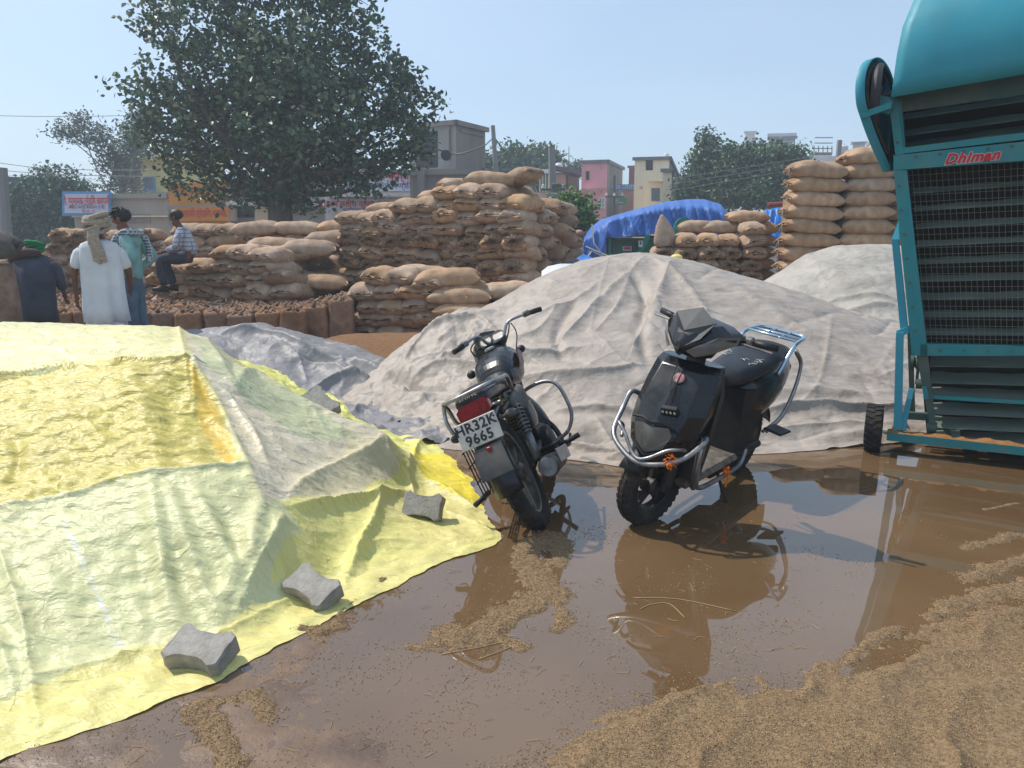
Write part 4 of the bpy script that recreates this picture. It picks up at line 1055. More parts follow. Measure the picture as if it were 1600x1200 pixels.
# frame of the mesh panel
mb = MB(); a, b = lin((1396, 243), (1600, 221)); a2, b2 = lin((1396, 266), (1600, 251)); quadbar(mb, a, a2, b2, b, 0.09); mb.build("header_bar", m_teal_shade, mach)
mb = MB(); quadbar(mb, Mp(1396, 266), Mp(1425, 556), Mp(1450, 556), Mp(1417, 266), 0.10); mb.build("side_post", m_teal_shade, mach)
mb = MB(); a, b = lin((1438, 537), (1600, 541)); a2, b2 = lin((1438, 556), (1600, 556)); quadbar(mb, a, a2, b2, b, 0.08); mb.build("bottom_rail", m_teal_shade, mach)
mb = MB(); A_, B_ = lin((1417, 262), (1600, 250)); quadbar(mb, B_, B_ + Vector((.25, 0, -1.35)), B_ + Vector((.31, 0, -1.35)), B_ + Vector((.07, 0, 0)), 0.1); mb.build("side_post", m_teal_shade, mach)
# dusty ledge on the header
mb = MB(); a, b = lin((1395, 242), (1600, 220)); mb.add([a + Vector((0, 0, .004)), b + Vector((0, 0, .004)), b + Vector((0, .30, .004)), a + Vector((0, .30, .004))], [(0, 1, 2, 3)])
mb.build("dusty_ledge", mat("ledge_dust", srgb(150, 128, 104), srgb(70, 110, 110), nscale=9, rough=.9), mach)
# back box coloured near black to stand for the shade inside
mb = MB(); quadbar(mb, Mp(1400, 150, .45), Mp(1450, 700, .45), Mp(1450, 700, .45) + Vector((1.5, 0, 0)), Mp(1400, 150, .45) + Vector((1.9, 0, 0)), 0.4); mb.build("inner_shade_box", m_inner_shade, mach)
mb = MB(); quadbar(mb, Mp(1398, 155, .02), Mp(1436, 560, .11), Mp(1444, 560, .11), Mp(1408, 155, .02), 0.5); mb.build("side_sheet", m_teal_shade, mach)
# mesh louvres
def blade(y_l, y_r, xl, dy=0.12, h=0.038, dep=0.09, m=m_blade):
    a, b = lin((xl, y_l), (1600, y_r), dy); mb = MB()
    dz = Vector((0, 0, h)); yv = Vector((0, dep, 0)); n = 14; V = []
    for i in range(n + 1):
        p = a + (b - a) * (i / n); wv = 0.004 * math.sin(i * 1.7 + y_l)
        V += [p + Vector((0, wv, wv)), p - yv * .0 + Vector((0, dep, h + wv)), p + Vector((0, dep + .004, h - .004 + wv)), p + Vector((0, wv, -.004))]
    F = []
    for i in range(n):
        for k in range(4): F.append((i * 4 + k, i * 4 + (k + 1) % 4, i * 4 + 4 + (k + 1) % 4, i * 4 + 4 + k))
    mb.add(V, F); return mb.build("louvre", m, mach, smooth=False)
for i in range(9):
    yl = 302 + i * 27.6; k = (yl - 270) / 270
    blade(yl, yl - 15 + 17 * k, 1424 + 18 * k)
for yl, yr in ((572, 574), (598, 602), (622, 628), (646, 652), (668, 675), (690, 697)):
    blade(yl, yr, 1452 + (yl - 560) * .06, dy=.14, h=.06, dep=.12)
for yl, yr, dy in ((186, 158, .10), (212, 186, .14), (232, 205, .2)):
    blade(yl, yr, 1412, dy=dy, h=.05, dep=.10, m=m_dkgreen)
mb = MB(); a, b = lin((1450, 617), (1600, 626), .04); a2, b2 = lin((1450, 623), (1600, 632), .04); quadbar(mb, a, a2, b2, b, .02); mb.build("cross_bar", m_teal_shade, mach)
# the wire mesh
mb = MB(); TL, TR = Mp(1416, 264, .05), lin((1416, 264), (1600, 252), .05)[1]; BL, BR = Mp(1440, 538, .05), lin((1440, 538), (1600, 542), .05)[1]
nh, nv = 27, 38
for i in range(nh + 1):
    t = i / nh; mb.tube([TL + (BL - TL) * t, TR + (BR - TR) * t], 0.0016, n=3, cap=False)
for i in range(nv + 1):
    t = i / nv; mb.tube([TL + (TR - TL) * t, BL + (BR - BL) * t], 0.0016, n=3, cap=False)
mb.build("wire_mesh", m_wire, mach, fix=False)
# lower panel posts
mb = MB(); quadbar(mb, Mp(1432, 556, .02), Mp(1452, 662, .02), Mp(1462, 662, .02), Mp(1450, 556, .02), .08); mb.build("lower_post", m_dkgreen, mach)
mb = MB(); beam(mb, Mp(1444, 604, .0), Mp(1448, 624, .0), .03, .03); mb.build("hinge", m_teal_shade, mach)
# upper zone frame
mb = MB(); quadbar(mb, Mp(1388, 152, -.02), Mp(1399, 242, .0), Mp(1412, 241, .0), Mp(1402, 152, -.02), .10); mb.build("upper_post", m_teal_shade, mach)
mb = MB(); a, b = lin((1402, 232), (1600, 207)); a2, b2 = lin((1402, 241), (1600, 218)); quadbar(mb, a, a2, b2, b, .06); mb.build("upper_rail", m_teal_shade, mach)
# hood: bent sheet
HL, HR = Mp(1392, 152, -.16), lin((1392, 152), (1600, 116), -.16)[1]
rise = (HR - HL).normalized(); Lh = (HR - HL).length
prof = [(-.0, 0), (-.03, .10), (-.03, .26), (.0, .42), (.07, .56), (.20, .70), (.40, .82), (.70, .90), (1.1, .94), (1.5, .80)]
mb = MB(); ns = 24; V = []
for i in range(ns + 1):
    t = i / ns; e = max(0, 1 - t * 9)
    for (yy, zz) in prof:
        inset = 0.05 * zz + 0.14 * max(0, zz - .38) * 1.6
        buck = .010 * math.sin(7 * t + 3 * zz) + .006 * math.sin(19 * t + 8 * zz)
        p = HL + rise * (Lh * t + inset * (1 - t)) + Vector((0, yy + .02 * e * (1 if zz > .05 else 0) + buck, zz))
        V.append(p)
k = len(prof); F = [(i * k + j, i * k + j + 1, (i + 1) * k + j + 1, (i + 1) * k + j) for i in range(ns) for j in range(k - 1)]
mb.add(V, F); hood = mb.build("hood", m_teal_lit, mach, smooth=True)
sm = hood.modifiers.new("solid", 'SOLIDIFY'); sm.thickness = 0.006
mb = MB(); side = [V[j] for j in range(k)]; bot = [HL + Vector((.02, 1.4, 0))]
mb.add(side + bot, [tuple(range(len(side) + 1))]); mb.build("hood_side", m_teal_lit, mach)
if False:
    mb = MB(); a, b = HL + Vector((0, .01, -.004)), HR + Vector((0, .01, -.004)); quadbar(mb, a, a + Vector((0, 0, -.03)), b + Vector((0, 0, -.03)), b, .015); mb.build("hood_lip", m_teal_lit, mach)
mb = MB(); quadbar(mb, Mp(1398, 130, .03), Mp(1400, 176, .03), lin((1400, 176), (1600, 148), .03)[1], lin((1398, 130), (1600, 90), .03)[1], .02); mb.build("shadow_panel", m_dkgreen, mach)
mb0 = MB(); mb0.lathe([(0, -.006), (.010, -.006), (.010, 0), (0, 0)], 6, 'y'); bolt_me = me_from('bolt', mb0.v, mb0.f, m_dkgreen, smooth=False)
for (x0, y0, x1, y1, n_) in ((1402, 272, 1432, 536, 7), (1412, 247, 1600, 226, 5), (1450, 547, 1600, 549, 4), (1395, 165, 1404, 234, 3)):
    for i in range(n_):
        q = (i + .5) / n_; ob('bolt', bolt_me, mach, Mp(x0 + (x1 - x0) * q, y0 + (y1 - y0) * q, -.002))
# brand lettering on the header
def text_mesh(body, size, material, name, parent, extrude=0.0, align='CENTER', loc=(0, 0, 0), M=None, shear=0.0, offset=0.0, space=1.0, bold=0.0):
    c = bpy.data.curves.new(name + "_curve", 'FONT'); c.body = body; c.size = size; c.extrude = extrude; c.align_x = align; c.align_y = 'CENTER'
    c.shear = shear; c.offset = offset; c.space_character = space; c.resolution_u = 2
    t = bpy.data.objects.new(name + "_tmp", c); COL.objects.link(t)
    dg = bpy.context.evaluated_depsgraph_get(); me = bpy.data.meshes.new_from_object(t.evaluated_get(dg)); bpy.data.objects.remove(t)
    me.materials.clear(); me.materials.append(material); me.name = name
    o = ob(name, me, parent)
    if M is not None: o.matrix_local = M
    else: o.location = loc
    return o
def face_M(p, xdir, up, off=0.0):
    """matrix that puts flat lettering at p, reading along xdir"""
    x = Vector(xdir).normalized(); z = x.cross(Vector(up)).normalized(); y = z.cross(x).normalized()
    m = Matrix((x, y, z)).transposed().to_4x4(); m.translation = Vector(p) + z * off; return m
m_red = mat("red_paint", srgb(200, 30, 36), rough=.4); m_wht = mat("white_paint", srgb(215, 212, 205), rough=.4)
tp = Mp(1518, 246, 0); txd = Mp(1600, 236, 0) - Mp(1400, 256, 0)
text_mesh("Dhiman", 0.090, m_wht, "lettering_edge", mach, M=face_M(tp, txd, (0, 0, 1), .004), shear=.35, offset=.007, space=1.08)
text_mesh("Dhiman", 0.090, m_red, "lettering", mach, M=face_M(tp, txd, (0, 0, 1), .008), shear=.35, offset=.0035, space=1.08)
# left side struts and leg
mb = MB(); quadbar(mb, Mp(1393, 374, .0), Mp(1407, 520, .02), Mp(1419, 516, .02), Mp(1404, 374, .0), .10); mb.build("side_strut", m_teal_lit, mach)
mb = MB(); q = [Mp(1404, 344, .05), Mp(1393, 374, -.0), Mp(1406, 374, -.0), Mp(1408, 372, .2)]; mb.add(q, [(0, 1, 2), (0, 2, 3), (0, 3, 1), (1, 3, 2)]); mb.build("gusset", m_teal_lit, mach)
mb = MB(); quadbar(mb, Mp(1400, 520, -.04), Mp(1396, 672, -.04), Mp(1409, 672, -.04), Mp(1412, 520, -.04), .07); mb.build("leg", m_teal_lit, mach)
mb = MB(); beam(mb, Mp(1402, 522, -.03), Mp(1424, 514, .02), .045, .05); mb.build("bracket", m_teal_lit, mach)
mb = MB(); beam(mb, Mp(1424, 608, .05), Mp(1410, 672, -.02), .035, .03); mb.build("brace", m_teal_lit, mach)
mb = MB(); beam(mb, Mp(1422, 520, .20), Mp(1426, 655, .20), .035, .04); mb.build("rear_leg", m_dkgreen, mach)
mb = MB(); beam(mb, Mp(1436, 560, .15), Mp(1432, 600, .15), .02, .03); mb.lathe([(0, -.03), (.05, -.03), (.05, -.01), (.035, 0), (.05, .01), (.05, .03), (0, .03)], 20, 'x', Mp(1430, 566, .18)); mb.lathe([(0, -.02), (.035, -.02), (.035, .02), (0, .02)], 16, 'x', Mp(1436, 600, .15))
mb.lathe([(0, -.03), (.04, -.03), (.04, .03), (0, .03)], 16, 'x', Mp(1456, 668, .05)); o = mb.build("drive_rollers", m_dkgreen, mach); o["kind"] = "stuff"
mb = MB(); beam(mb, Mp(1418, 650, .12), Mp(1450, 652, .12), .05, .05); mb.build("cross_bar", m_dkgreen, mach)
# base beam with spilled grain
mb = MB(); bl, br = lin((1386, 676), (1600, 699), -.06); quadbar(mb, bl, bl - Vector((0, 0, .055)), br - Vector((0, 0, .055)), br, .12); mb.build("base_beam", m_teal_shade, mach)
mb = MB(); n = 60
V = []; F = []
for i in range(n + 1):
    t = i / n; p = bl + (br - bl) * t; gap = 1 if not (.055 < t < .085) else .2; h = (.012 + .012 * math.sin(i * .9) * math.sin(i * .37)) * gap
    V += [p + Vector((0, .004, .001)), p + Vector((0, .03, h + .005 * (i % 3))), p + Vector((0, .07, h + .003 * (i % 2))), p + Vector((0, .115, .001))]
for i in range(n):
    for k2 in range(3): F.append((i * 4 + k2, i * 4 + k2 + 1, i * 4 + 5 + k2, i * 4 + 4 + k2))
mb.add(V, F); o = mb.build("spilled_grain", mat("spilt_grain", srgb(176, 126, 74), srgb(140, 98, 56), nscale=90, rough=.9, bump=1, bscale=160), mach, smooth=True); o['kind'] = 'stuff'
mb = MB(); mb.tube([Mp(1377, 676, .3), Mp(1377, 676, .3) + Vector((2.2, .0, .03))], .022, n=10); mb.build("axle", m_dkgreen, mach)
mb = MB(); beam(mb, bl + Vector((.02, .1, -.03)), bl + Vector((.02, .8, -.03)), .05, .05)
mb.box(bl + Vector((.05, .45, -.03)), (.05, .8, .05)); mb.box(bl + Vector((.42, .45, -.0)), (.05, .8, .05)); mb.build("chassis", m_dkgreen, mach)
# wheels
def lug_tyre(mb, c, r, w, lugs=22, n=36):
    pr = [(r * .62, -w * .42), (r * .80, -w * .5), (r * .93, -w * .47), (r * .97, -w * .3), (r * .985, 0), (r * .97, w * .3), (r * .93, w * .47), (r * .80, w * .5), (r * .62, w * .42)]
    mb.lathe(pr, n, 'x', c)
    for i in range(lugs):
        for sg in (-1, 1):
            a = 2 * math.pi * (i + (.5 if sg > 0 else 0)) / lugs
            M_ = Matrix.Translation(c) @ Matrix.Rotation(a, 4, 'X') @ Matrix.Translation((sg * w * .24, 0, r * .985)) @ Matrix.Rotation(sg * .35, 4, 'Z')
            mb.box((0, 0, 0), (w * .46, r * .13, r * .07), M=M_)
for loc_ in ((-.055, .02, .165), (2.3, .02, .17)):
    wpt = thing("wheel", None, None) if False else None
    mb = MB(); lug_tyre(mb, (0, 0, 0), .165, .11); wo_ = mb.build("wheel", m_rubber, mach, auto=30, loc=loc_)
    mb = MB(); mb.lathe([(0.0, -.05), (.10, -.05), (.105, -.02), (.06, 0), (.105, .02), (.10, .05), (0, .05)], 24, 'x'); mb.build("hub", m_dkgreen, wo_, auto=30)
# belt guard, top left
gc = Mp(1371, 152, 0.02); gt = Mp(1389, 258, .14); dn = (gt - gc); Ld = dn.length; dn.normalize(); bk = Vector((math.sin(R(20)), math.cos(R(20)), 0)); bk = (bk - dn * bk.dot(dn)).normalized(); wx_ = bk.cross(dn).normalized()
if wx_.x < 0: wx_ = -wx_
r1, r2_ = .25, .045; path = []
for k in range(25):
    a = math.pi * (k / 24) ; path.append(gc - dn * (r1 * math.sin(a)) + bk * (-r1 * math.cos(a)))
for k in range(1, 9): t = k / 8; path.append(gc + dn * (Ld * t) + bk * (r1 + (r2_ - r1) * t + .02 * math.sin(t * 3.1)))
for k in range(1, 8): a = math.pi * k / 8; path.append(gt + dn * (r2_ * math.sin(a)) + bk * (r2_ * math.cos(a)))
for k in range(0, 8): t = 1 - k / 8; path.append(gc + dn * (Ld * t) - bk * (r1 + (r2_ - r1) * t + .02 * math.sin(t * 3.1)))
wdt = .06; V = [p - wx_ * wdt * .6 for p in path] + [p + wx_ * wdt * .4 for p in path]; n = len(path)
mb = MB(); mb.add(V, [(i, (i + 1) % n, n + (i + 1) % n, n + i) for i in range(n)] + [tuple(range(n))]); gd = mb.build("belt_guard", m_teal_lit, mach, auto=40)
sm = gd.modifiers.new("solid", 'SOLIDIFY'); sm.thickness = 0.006
mb = MB(); mb.lathe([(.0, -.03), (.06, -.03), (.06, -.01), (.19, -.008), (.205, -.03), (.215, 0), (.205, .03), (.19, .008), (.06, .01), (.06, .03), (0, .03)], 36, 'x', gc + wx_ * .0); mb.build("pulley", mat("pulley_iron", srgb(60, 60, 64), rough=.6, metal=.4), mach, auto=30)
mb = MB()
off = [p * 1.0 for p in path]; q = []
for i, p in enumerate(path): q.append(gc + (p - gc) * .84)
mb.tube([p + wx_ * .02 for p in q], .014, n=5, closed=True); mb.build("belt", m_rubber, mach, smooth=True)
mb = MB(); mb.tube([gc + wx_ * -.05, gc + wx_ * .35], .018, n=10); mb.build("shaft", m_dkgreen, mach)
mb = MB(); beam(mb, gc - bk * (r1 + .01) + dn * .06 - wx_ * .02, gc - bk * .16 + dn * .05 + wx_ * .14, .04, .04); mb.box(Mp(1383, 165, -.04), (.09, .09, .10), (0, .3, 0)); mb.build("guard_bracket", m_teal_shade, mach)
# ================================================================== MOTORCYCLE AND SCOOTER
m_blk = mat("black_paint", srgb(11, 13, 18), srgb(17, 20, 26), nscale=5, rough=0.22, rough2=0.45, bump=0.04, bscale=30, dirt=srgb(90, 90, 90), dirt_scale=5, dirt_amt=0.07, coat=0.4, spec=.35)
m_plas = mat("black_plastic", srgb(17, 18, 20), srgb(25, 25, 27), nscale=8, rough=0.5, bump=0.1, bscale=90, dirt=srgb(100, 92, 84), dirt_scale=6, dirt_amt=0.13)
m_seat = mat("seat_vinyl", srgb(19, 21, 26), srgb(27, 29, 35), nscale=6, rough=0.42, bump=0.15, bscale=120, dirt=srgb(110, 104, 98), dirt_scale=8, dirt_amt=0.13)
m_chr = mat("dull_chrome", srgb(170, 172, 175), srgb(140, 138, 136), nscale=20, rough=0.3, rough2=0.55, metal=0.9, dirt=srgb(120, 104, 90), dirt_scale=12, dirt_amt=0.35)
m_alu = mat("cast_alloy", srgb(130, 130, 132), srgb(96, 94, 92), nscale=14, rough=0.5, metal=0.7, dirt=srgb(96, 82, 68), dirt_scale=7, dirt_amt=0.6)
m_eng = mat("engine_black", srgb(32, 32, 33), srgb(46, 44, 42), nscale=12, rough=0.6, metal=0.3, dirt=srgb(106, 92, 78), dirt_scale=6, dirt_amt=0.4)
m_redl = mat("red_lens", srgb(150, 16, 22), srgb(120, 12, 16), nscale=30, rough=0.25, bump=0.5, bscale=160, bdist=.002, coat=.3)
m_lens = mat("dusty_clear_lens", srgb(104, 102, 98), srgb(84, 82, 80), nscale=8, rough=0.25, coat=.5)
m_mudg = mat("dusty_grey_plastic", srgb(62, 62, 64), srgb(96, 92, 88), nscale=7, rough=0.7)
m_dkrim = mat("black_alloy_rim", srgb(44, 42, 42), srgb(70, 64, 58), nscale=9, rough=.5, metal=.3)
m_plate = mat("number_plate_white", srgb(196, 194, 186), srgb(172, 168, 158), nscale=9, rough=.45)
m_ink = mat("plate_black", srgb(30, 30, 36), rough=.5)

def wheel(parent, name, c, r, w, rim_m, spokes=6, steer=0.0, tread=40, hubr=.05, disc=False):
    root = MB()
    pr = [(r - w * .95, -w * .34), (r - w * .7, -w * .47), (r - w * .35, -w * .5), (r - w * .10, -w * .36), (r - .001, -w * .12), (r, w * .0), (r - .001, w * .12), (r - w * .10, w * .36), (r - w * .35, w * .5), (r - w * .7, w * .47), (r - w * .95, w * .34)]
    root.lathe(pr, 56, 'x')
    for i in range(tread):
        for sg in (-1, 0, 1):
            a = 2 * math.pi * (i + (.5 if sg == 0 else 0)) / tread
            M_ = Matrix.Rotation(a, 4, 'X') @ Matrix.Translation((sg * w * .30, 0, r - w * .055 * abs(sg))) @ Matrix.Rotation(sg * .5, 4, 'Y') @ Matrix.Rotation(sg * .4, 4, 'Z')
            root.box((0, 0, 0), (w * .25, 2 * math.pi * r / tread * .6, w * .07), M=M_)
    wo_ = root.build(name, m_rubber, parent, auto=35, loc=c, rot=(0, 0, steer)); rr = r - w * .85
    mb = MB(); mb.lathe([(rr - .022, -w * .3), (rr + .012, -w * .38), (rr + .014, -w * .33), (rr - .008, -w * .2), (rr - .008, w * .2), (rr + .014, w * .33), (rr + .012, w * .38), (rr - .022, w * .3)], 48, 'x')
    mb.lathe([(0, -.05), (hubr * .6, -.05), (hubr, -.035), (hubr, .035), (hubr * .6, .05), (0, .05)], 24, 'x')
    for i in range(spokes):
        M_ = Matrix.Rotation(2 * math.pi * i / spokes, 4, 'X')
        q = [M_ @ Vector(p) for p in ((-.012, -.022, hubr * .8), (.012, -.022, hubr * .8), (.012, .022, hubr * .8), (-.012, .022, hubr * .8), (-.010, -.012, rr - .015), (.010, -.012, rr - .015), (.010, .012, rr - .015), (-.010, .012, rr - .015))]
        mb.add(q, [(0, 1, 2, 3), (7, 6, 5, 4), (0, 4, 5, 1), (1, 5, 6, 2), (2, 6, 7, 3), (3, 7, 4, 0)])
    mb.build("rim", rim_m, wo_, auto=35)
    if disc:
        mb = MB(); mb.lathe([(.06, .052), (.10, .052), (.10, .056), (.06, .056)], 30, 'x'); mb.build("brake_disc", m_chr, wo_, auto=30)
    return wo_
def lofty(name, rings, m, parent, sub=0, auto=40):
    mb = MB(); mb.loft(rings); o = mb.build(name, m, parent, auto=auto)
    if sub:
        s_ = o.modifiers.new("sub", 'SUBSURF'); s_.levels = sub; s_.render_levels = sub
    return o
def oval(cx, y, cz, rx, rz, n=14, e=.8, flat=0.0):
    P = []
    for k in range(n):
        t = 2 * math.pi * k / n; c, s_ = math.cos(t), math.sin(t)
        z = math.copysign(abs(s_) ** e, s_) * rz
        if flat and s_ < 0: z *= (1 - flat)
        P.append((cx + math.copysign(abs(c) ** e, c) * rx, y, cz + z))
    return P
# ------------------------------------------------ motorcycle: y forward, x its right, origin under the rear axle
bike = thing("motorcycle", "black commuter motorcycle seen from behind, leaning left on its stand in the puddle", "motorcycle",
             (0.17, 3.90, -0.02), (R(-3), R(-27), R(-6)))
WB = 1.26; RW = .318
wheel(bike, "rear_wheel", (0, 0, RW), RW, .088, m_alu, 6, tread=44)
STE = R(40)
def st(p):      # steer a point about the head axis (through y = 1.10)
    v = Vector(p) - Vector((0, 1.08, 0)); return tuple(Matrix.Rotation(STE, 3, 'Z') @ v + Vector((0, 1.08, 0)))
wheel(bike, "front_wheel", st((0, WB + .02, RW)), RW, .078, m_alu, 6, steer=STE, tread=44)
mb = MB()
for s in (-1, 1):
    mb.tube([st((s * .085, WB + .02, RW)), st((s * .085, 1.17, .56))], .022, n=10); mb.tube([st((s * .085, 1.17, .56)), st((s * .085, 1.06, .88))], .016, n=10)
mb.box(st((0, 1.07, .86)), (.24, .06, .03), (R(20), 0, STE)); mb.build("front_fork", m_alu, bike, auto=40)
mb = MB(); V = []
for i in range(13):
    a = R(-35 + i * 10.5); 
    for j in range(7):
        t = (j / 6 - .5) * 2; rr = RW + .035 - .03 * t * t
        V.append(st((t * .062, WB + .02 - rr * math.sin(a), RW + rr * math.cos(a))))
mb.add(V, [(i * 7 + j, i * 7 + j + 1, (i + 1) * 7 + j + 1, (i + 1) * 7 + j) for i in range(12) for j in range(6)]); o = mb.build("front_mudguard", m_blk, bike, smooth=True)
o.modifiers.new("s", 'SOLIDIFY').thickness = .004
# frame and swing arm
mb = MB()
for s in (-1, 1):
    mb.tube([(s * .095, -.02, RW), (s * .10, .25, RW + .01), (s * .09, .52, .34)], .018, n=8)
    mb.tube(spline([(s * .10, -.12, .66), (s * .10, .15, .67), (s * .10, .5, .66), (s * .05, .8, .72), (0, 1.03, .82)], 4), .014, n=8)
    mb.tube([(s * .09, .52, .34), (s * .09, .5, .66)], .014, n=8)
mb.tube(spline([(0, 1.04, .78), (0, .98, .55), (0, .90, .32), (0, .75, .2)], 4), .018, n=8)
mb.build("frame", m_plas, bike, smooth=True)
for s in (-1, 1):      # twin shocks
    a, b = Vector((s * .135, .0, RW + .02)), Vector((s * .125, .17, .66)); mb = MB(); mb.tube([a, a + (b - a) * .45], .024, n=12); mb.tube([a, b], .012, n=8)
    d = (b - a).normalized(); u = d.cross(Vector((1, 0, 0))).normalized(); w_ = d.cross(u)
    P = [a + (b - a) * (.42 + .5 * k / 72) + u * (.028 * math.cos(k * .7)) + w_ * (.028 * math.sin(k * .7)) for k in range(73)]
    mb.tube(P, .0055, n=5); mb.build("shock_absorber", m_alu if s > 0 else m_eng, bike, smooth=True)
# engine
mb = MB(); mb.box((0, .70, .33), (.24, .34, .20), bev=.05); mb.lathe([(0, .10), (.085, .10), (.095, .12), (.09, .155), (.06, .165), (0, .165)], 28, 'x', (0, .63, .31)); mb.lathe([(0, -.16), (.10, -.16), (.105, -.11), (.09, -.10), (0, -.10)], 28, 'x', (0, .66, .31))
for k in range(9): mb.box((0, .84 + k * .006, .42 + k * .020), (.19 - .004 * k, .20, .008), (R(-16), 0, 0), bev=.003)
mb.box((0, .86, .50), (.12, .13, .2), (R(-16), 0, 0), bev=.02); mb.build("engine", m_eng, bike, auto=35)
lofty("air_filter_cover", [oval(.11, .30, .52, .02, .05), oval(.125, .36, .54, .035, .10), oval(.125, .50, .54, .04, .11), oval(.11, .58, .56, .02, .07)], m_blk, bike, 1)
lofty("side_panel", [oval(-.11, .26, .60, .02, .04), oval(-.125, .36, .57, .035, .10), oval(-.125, .50, .56, .04, .12), oval(-.11, .58, .58, .02, .07)], m_blk, bike, 1)
lofty("side_panel", [oval(.11, .10, .66, .02, .03), oval(.13, .30, .64, .03, .07), oval(.13, .48, .63, .035, .08), oval(.11, .60, .66, .02, .05)], m_mudg, bike, 1)
# exhaust on the right
mb = MB(); P = spline([(.08, .98, .42), (.13, 1.02, .30), (.15, .9, .19), (.16, .6, .19), (.165, .42, .215)], 5); mb.tube(P, .018, n=12)
mb.tube([(.165, .44, .215), (.172, .38, .225), (.182, .0, .285), (.19, -.10, .30), (.192, -.14, .305)], [.02, .048, .056, .058, .050], n=24)
ex_ = mb.build("exhaust", m_eng, bike, auto=40)
mb = MB(); mb.tube([(.1905, -.135, .304), (.193, -.155, .308)], [.052, .046], n=24); mb.tube([(.193, -.157, .308), (.1935, -.17, .310)], [.014, .014], n=14); mb.build("end_cap", m_alu, ex_, auto=30)
mb = MB(); mb.box((.245, .17, .285), (.006, .34, .075), (R(-9), 0, R(-1.5)), bev=.003); mb.build("heat_shield", m_chr, ex_)
# tank
def tring(y, z0, z1, w, n=20):
    P = []
    for k in range(n):
        t = 2 * math.pi * k / n; c, s_ = math.cos(t), math.sin(t); z = (z0 + z1) / 2 + (z1 - z0) / 2 * math.copysign(abs(s_) ** .75, s_)
        P.append((w * math.copysign(abs(c) ** .7, c) * (1 if s_ < .3 else 1 - .12 * (s_ - .3)), y, z))
    return P
tank = lofty("fuel_tank", [tring(.60, .74, .80, .07), tring(.63, .70, .86, .105), tring(.72, .68, .92, .135), tring(.84, .67, .955, .155), tring(.96, .68, .955, .155), tring(1.05, .72, .93, .12), tring(1.08, .77, .89, .07)], m_blk, bike, 1, auto=None)
m_dec = mat("dusty_red_decal", srgb(150, 40, 60), srgb(120, 112, 116), nscale=16, rough=.5)
mb = MB(); P = [(.162, .72, .80), (.166, .80, .86), (.160, .90, .89), (.166, .97, .86), (.165, .90, .80), (.164, .80, .77)]; mb.add(P, [tuple(range(6))]); mb.build("tank_decal", m_dec, tank)
mb = MB(); mb.lathe([(0, .0), (.035, .0), (.035, .012), (.02, .018), (0, .018)], 24, 'z', (0, .88, .955)); mb.build("filler_cap", m_chr, tank, auto=30)
# seat and tail
lofty("seat", [oval(0, -.14, .80, .05, .02), oval(0, -.11, .805, .11, .045), oval(0, .10, .79, .125, .05), oval(0, .30, .765, .13, .05), oval(0, .46, .75, .12, .045), oval(0, .60, .775, .09, .045), oval(0, .68, .81, .06, .03)], m_seat, bike, 1)
tail = lofty("tail_cowl", [oval(0, -.225, .735, .062, .03), oval(0, -.21, .735, .088, .045), oval(0, -.12, .735, .115, .055), oval(0, .1, .725, .13, .06), oval(0, .35, .70, .125, .05), oval(0, .5, .69, .10, .03)], m_blk, bike, 1)
text_mesh("SHINE", .034, m_plate, "lettering", tail, M=face_M((0.0, -.2315, .765), (1, 0, 0), (0, .28, 1), .004), offset=.0006, space=1.15)
mb = MB(); ol = [(-.088, .648), (-.088, .695), (-.060, .716), (.060, .716), (.088, .695), (.088, .655), (.045, .622), (-.060, .622)]; mb.poly(ol, 'y', -.250, -.19)
q = [(x * .82, (z - .67) * .8 + .67) for x, z in ol]; mb.poly(q, 'y', -.262, -.25); tl_ = mb.build("tail_light", m_redl, bike)
mb = MB(); mb.box((0, -.215, .603), (.10, .05, .035), bev=.01); mb.build("lower_lens", m_redl, tl_)
for s in (-1, 1):
    mb = MB(); mb.tube([(s * .06, -.17, .64), (s * .13, -.19, .645)], .010, n=8); mb.ell((s * .155, -.195, .645), (.035, .028, .024), 14, 8)
    mb.build("turn_signal", m_mudg if s > 0 else m_plas, bike, smooth=True)
# rear mudguard and dusty flap
mb = MB(); V = []
for i in range(15):
    a = R(-38 + i * 9.6)
    for j in range(7):
        t = (j / 6 - .5) * 2; rr = RW + .055 - .035 * t * t
        V.append((t * .078, -rr * math.sin(a), RW + .02 + rr * math.cos(a)))
mb.add(V, [(i * 7 + j, i * 7 + j + 1, (i + 1) * 7 + j + 1, (i + 1) * 7 + j) for i in range(14) for j in range(6)]); o = mb.build("rear_mudguard", m_blk, bike, smooth=True); o.modifiers.new("s", 'SOLIDIFY').thickness = .004
lofty("mud_flap", [[(-.075, -.345, .46), (.075, -.345, .46), (.075, -.325, .46), (-.075, -.325, .46)], [(-.082, -.385, .38), (.082, -.385, .38), (.082, -.375, .38), (-.082, -.375, .38)], [(-.085, -.40, .315), (.085, -.40, .315), (.085, -.392, .315), (-.085, -.392, .315)]], m_mudg, bike)
lofty("tail_bracket", [[(-.06, -.24, .62), (.06, -.24, .62), (.06, -.12, .64), (-.06, -.12, .64)], [(-.06, -.31, .50), (.06, -.31, .50), (.06, -.24, .50), (-.06, -.24, .50)], [(-.05, -.34, .42), (.05, -.34, .42), (.05, -.30, .42), (-.05, -.30, .42)]], m_blk, bike)
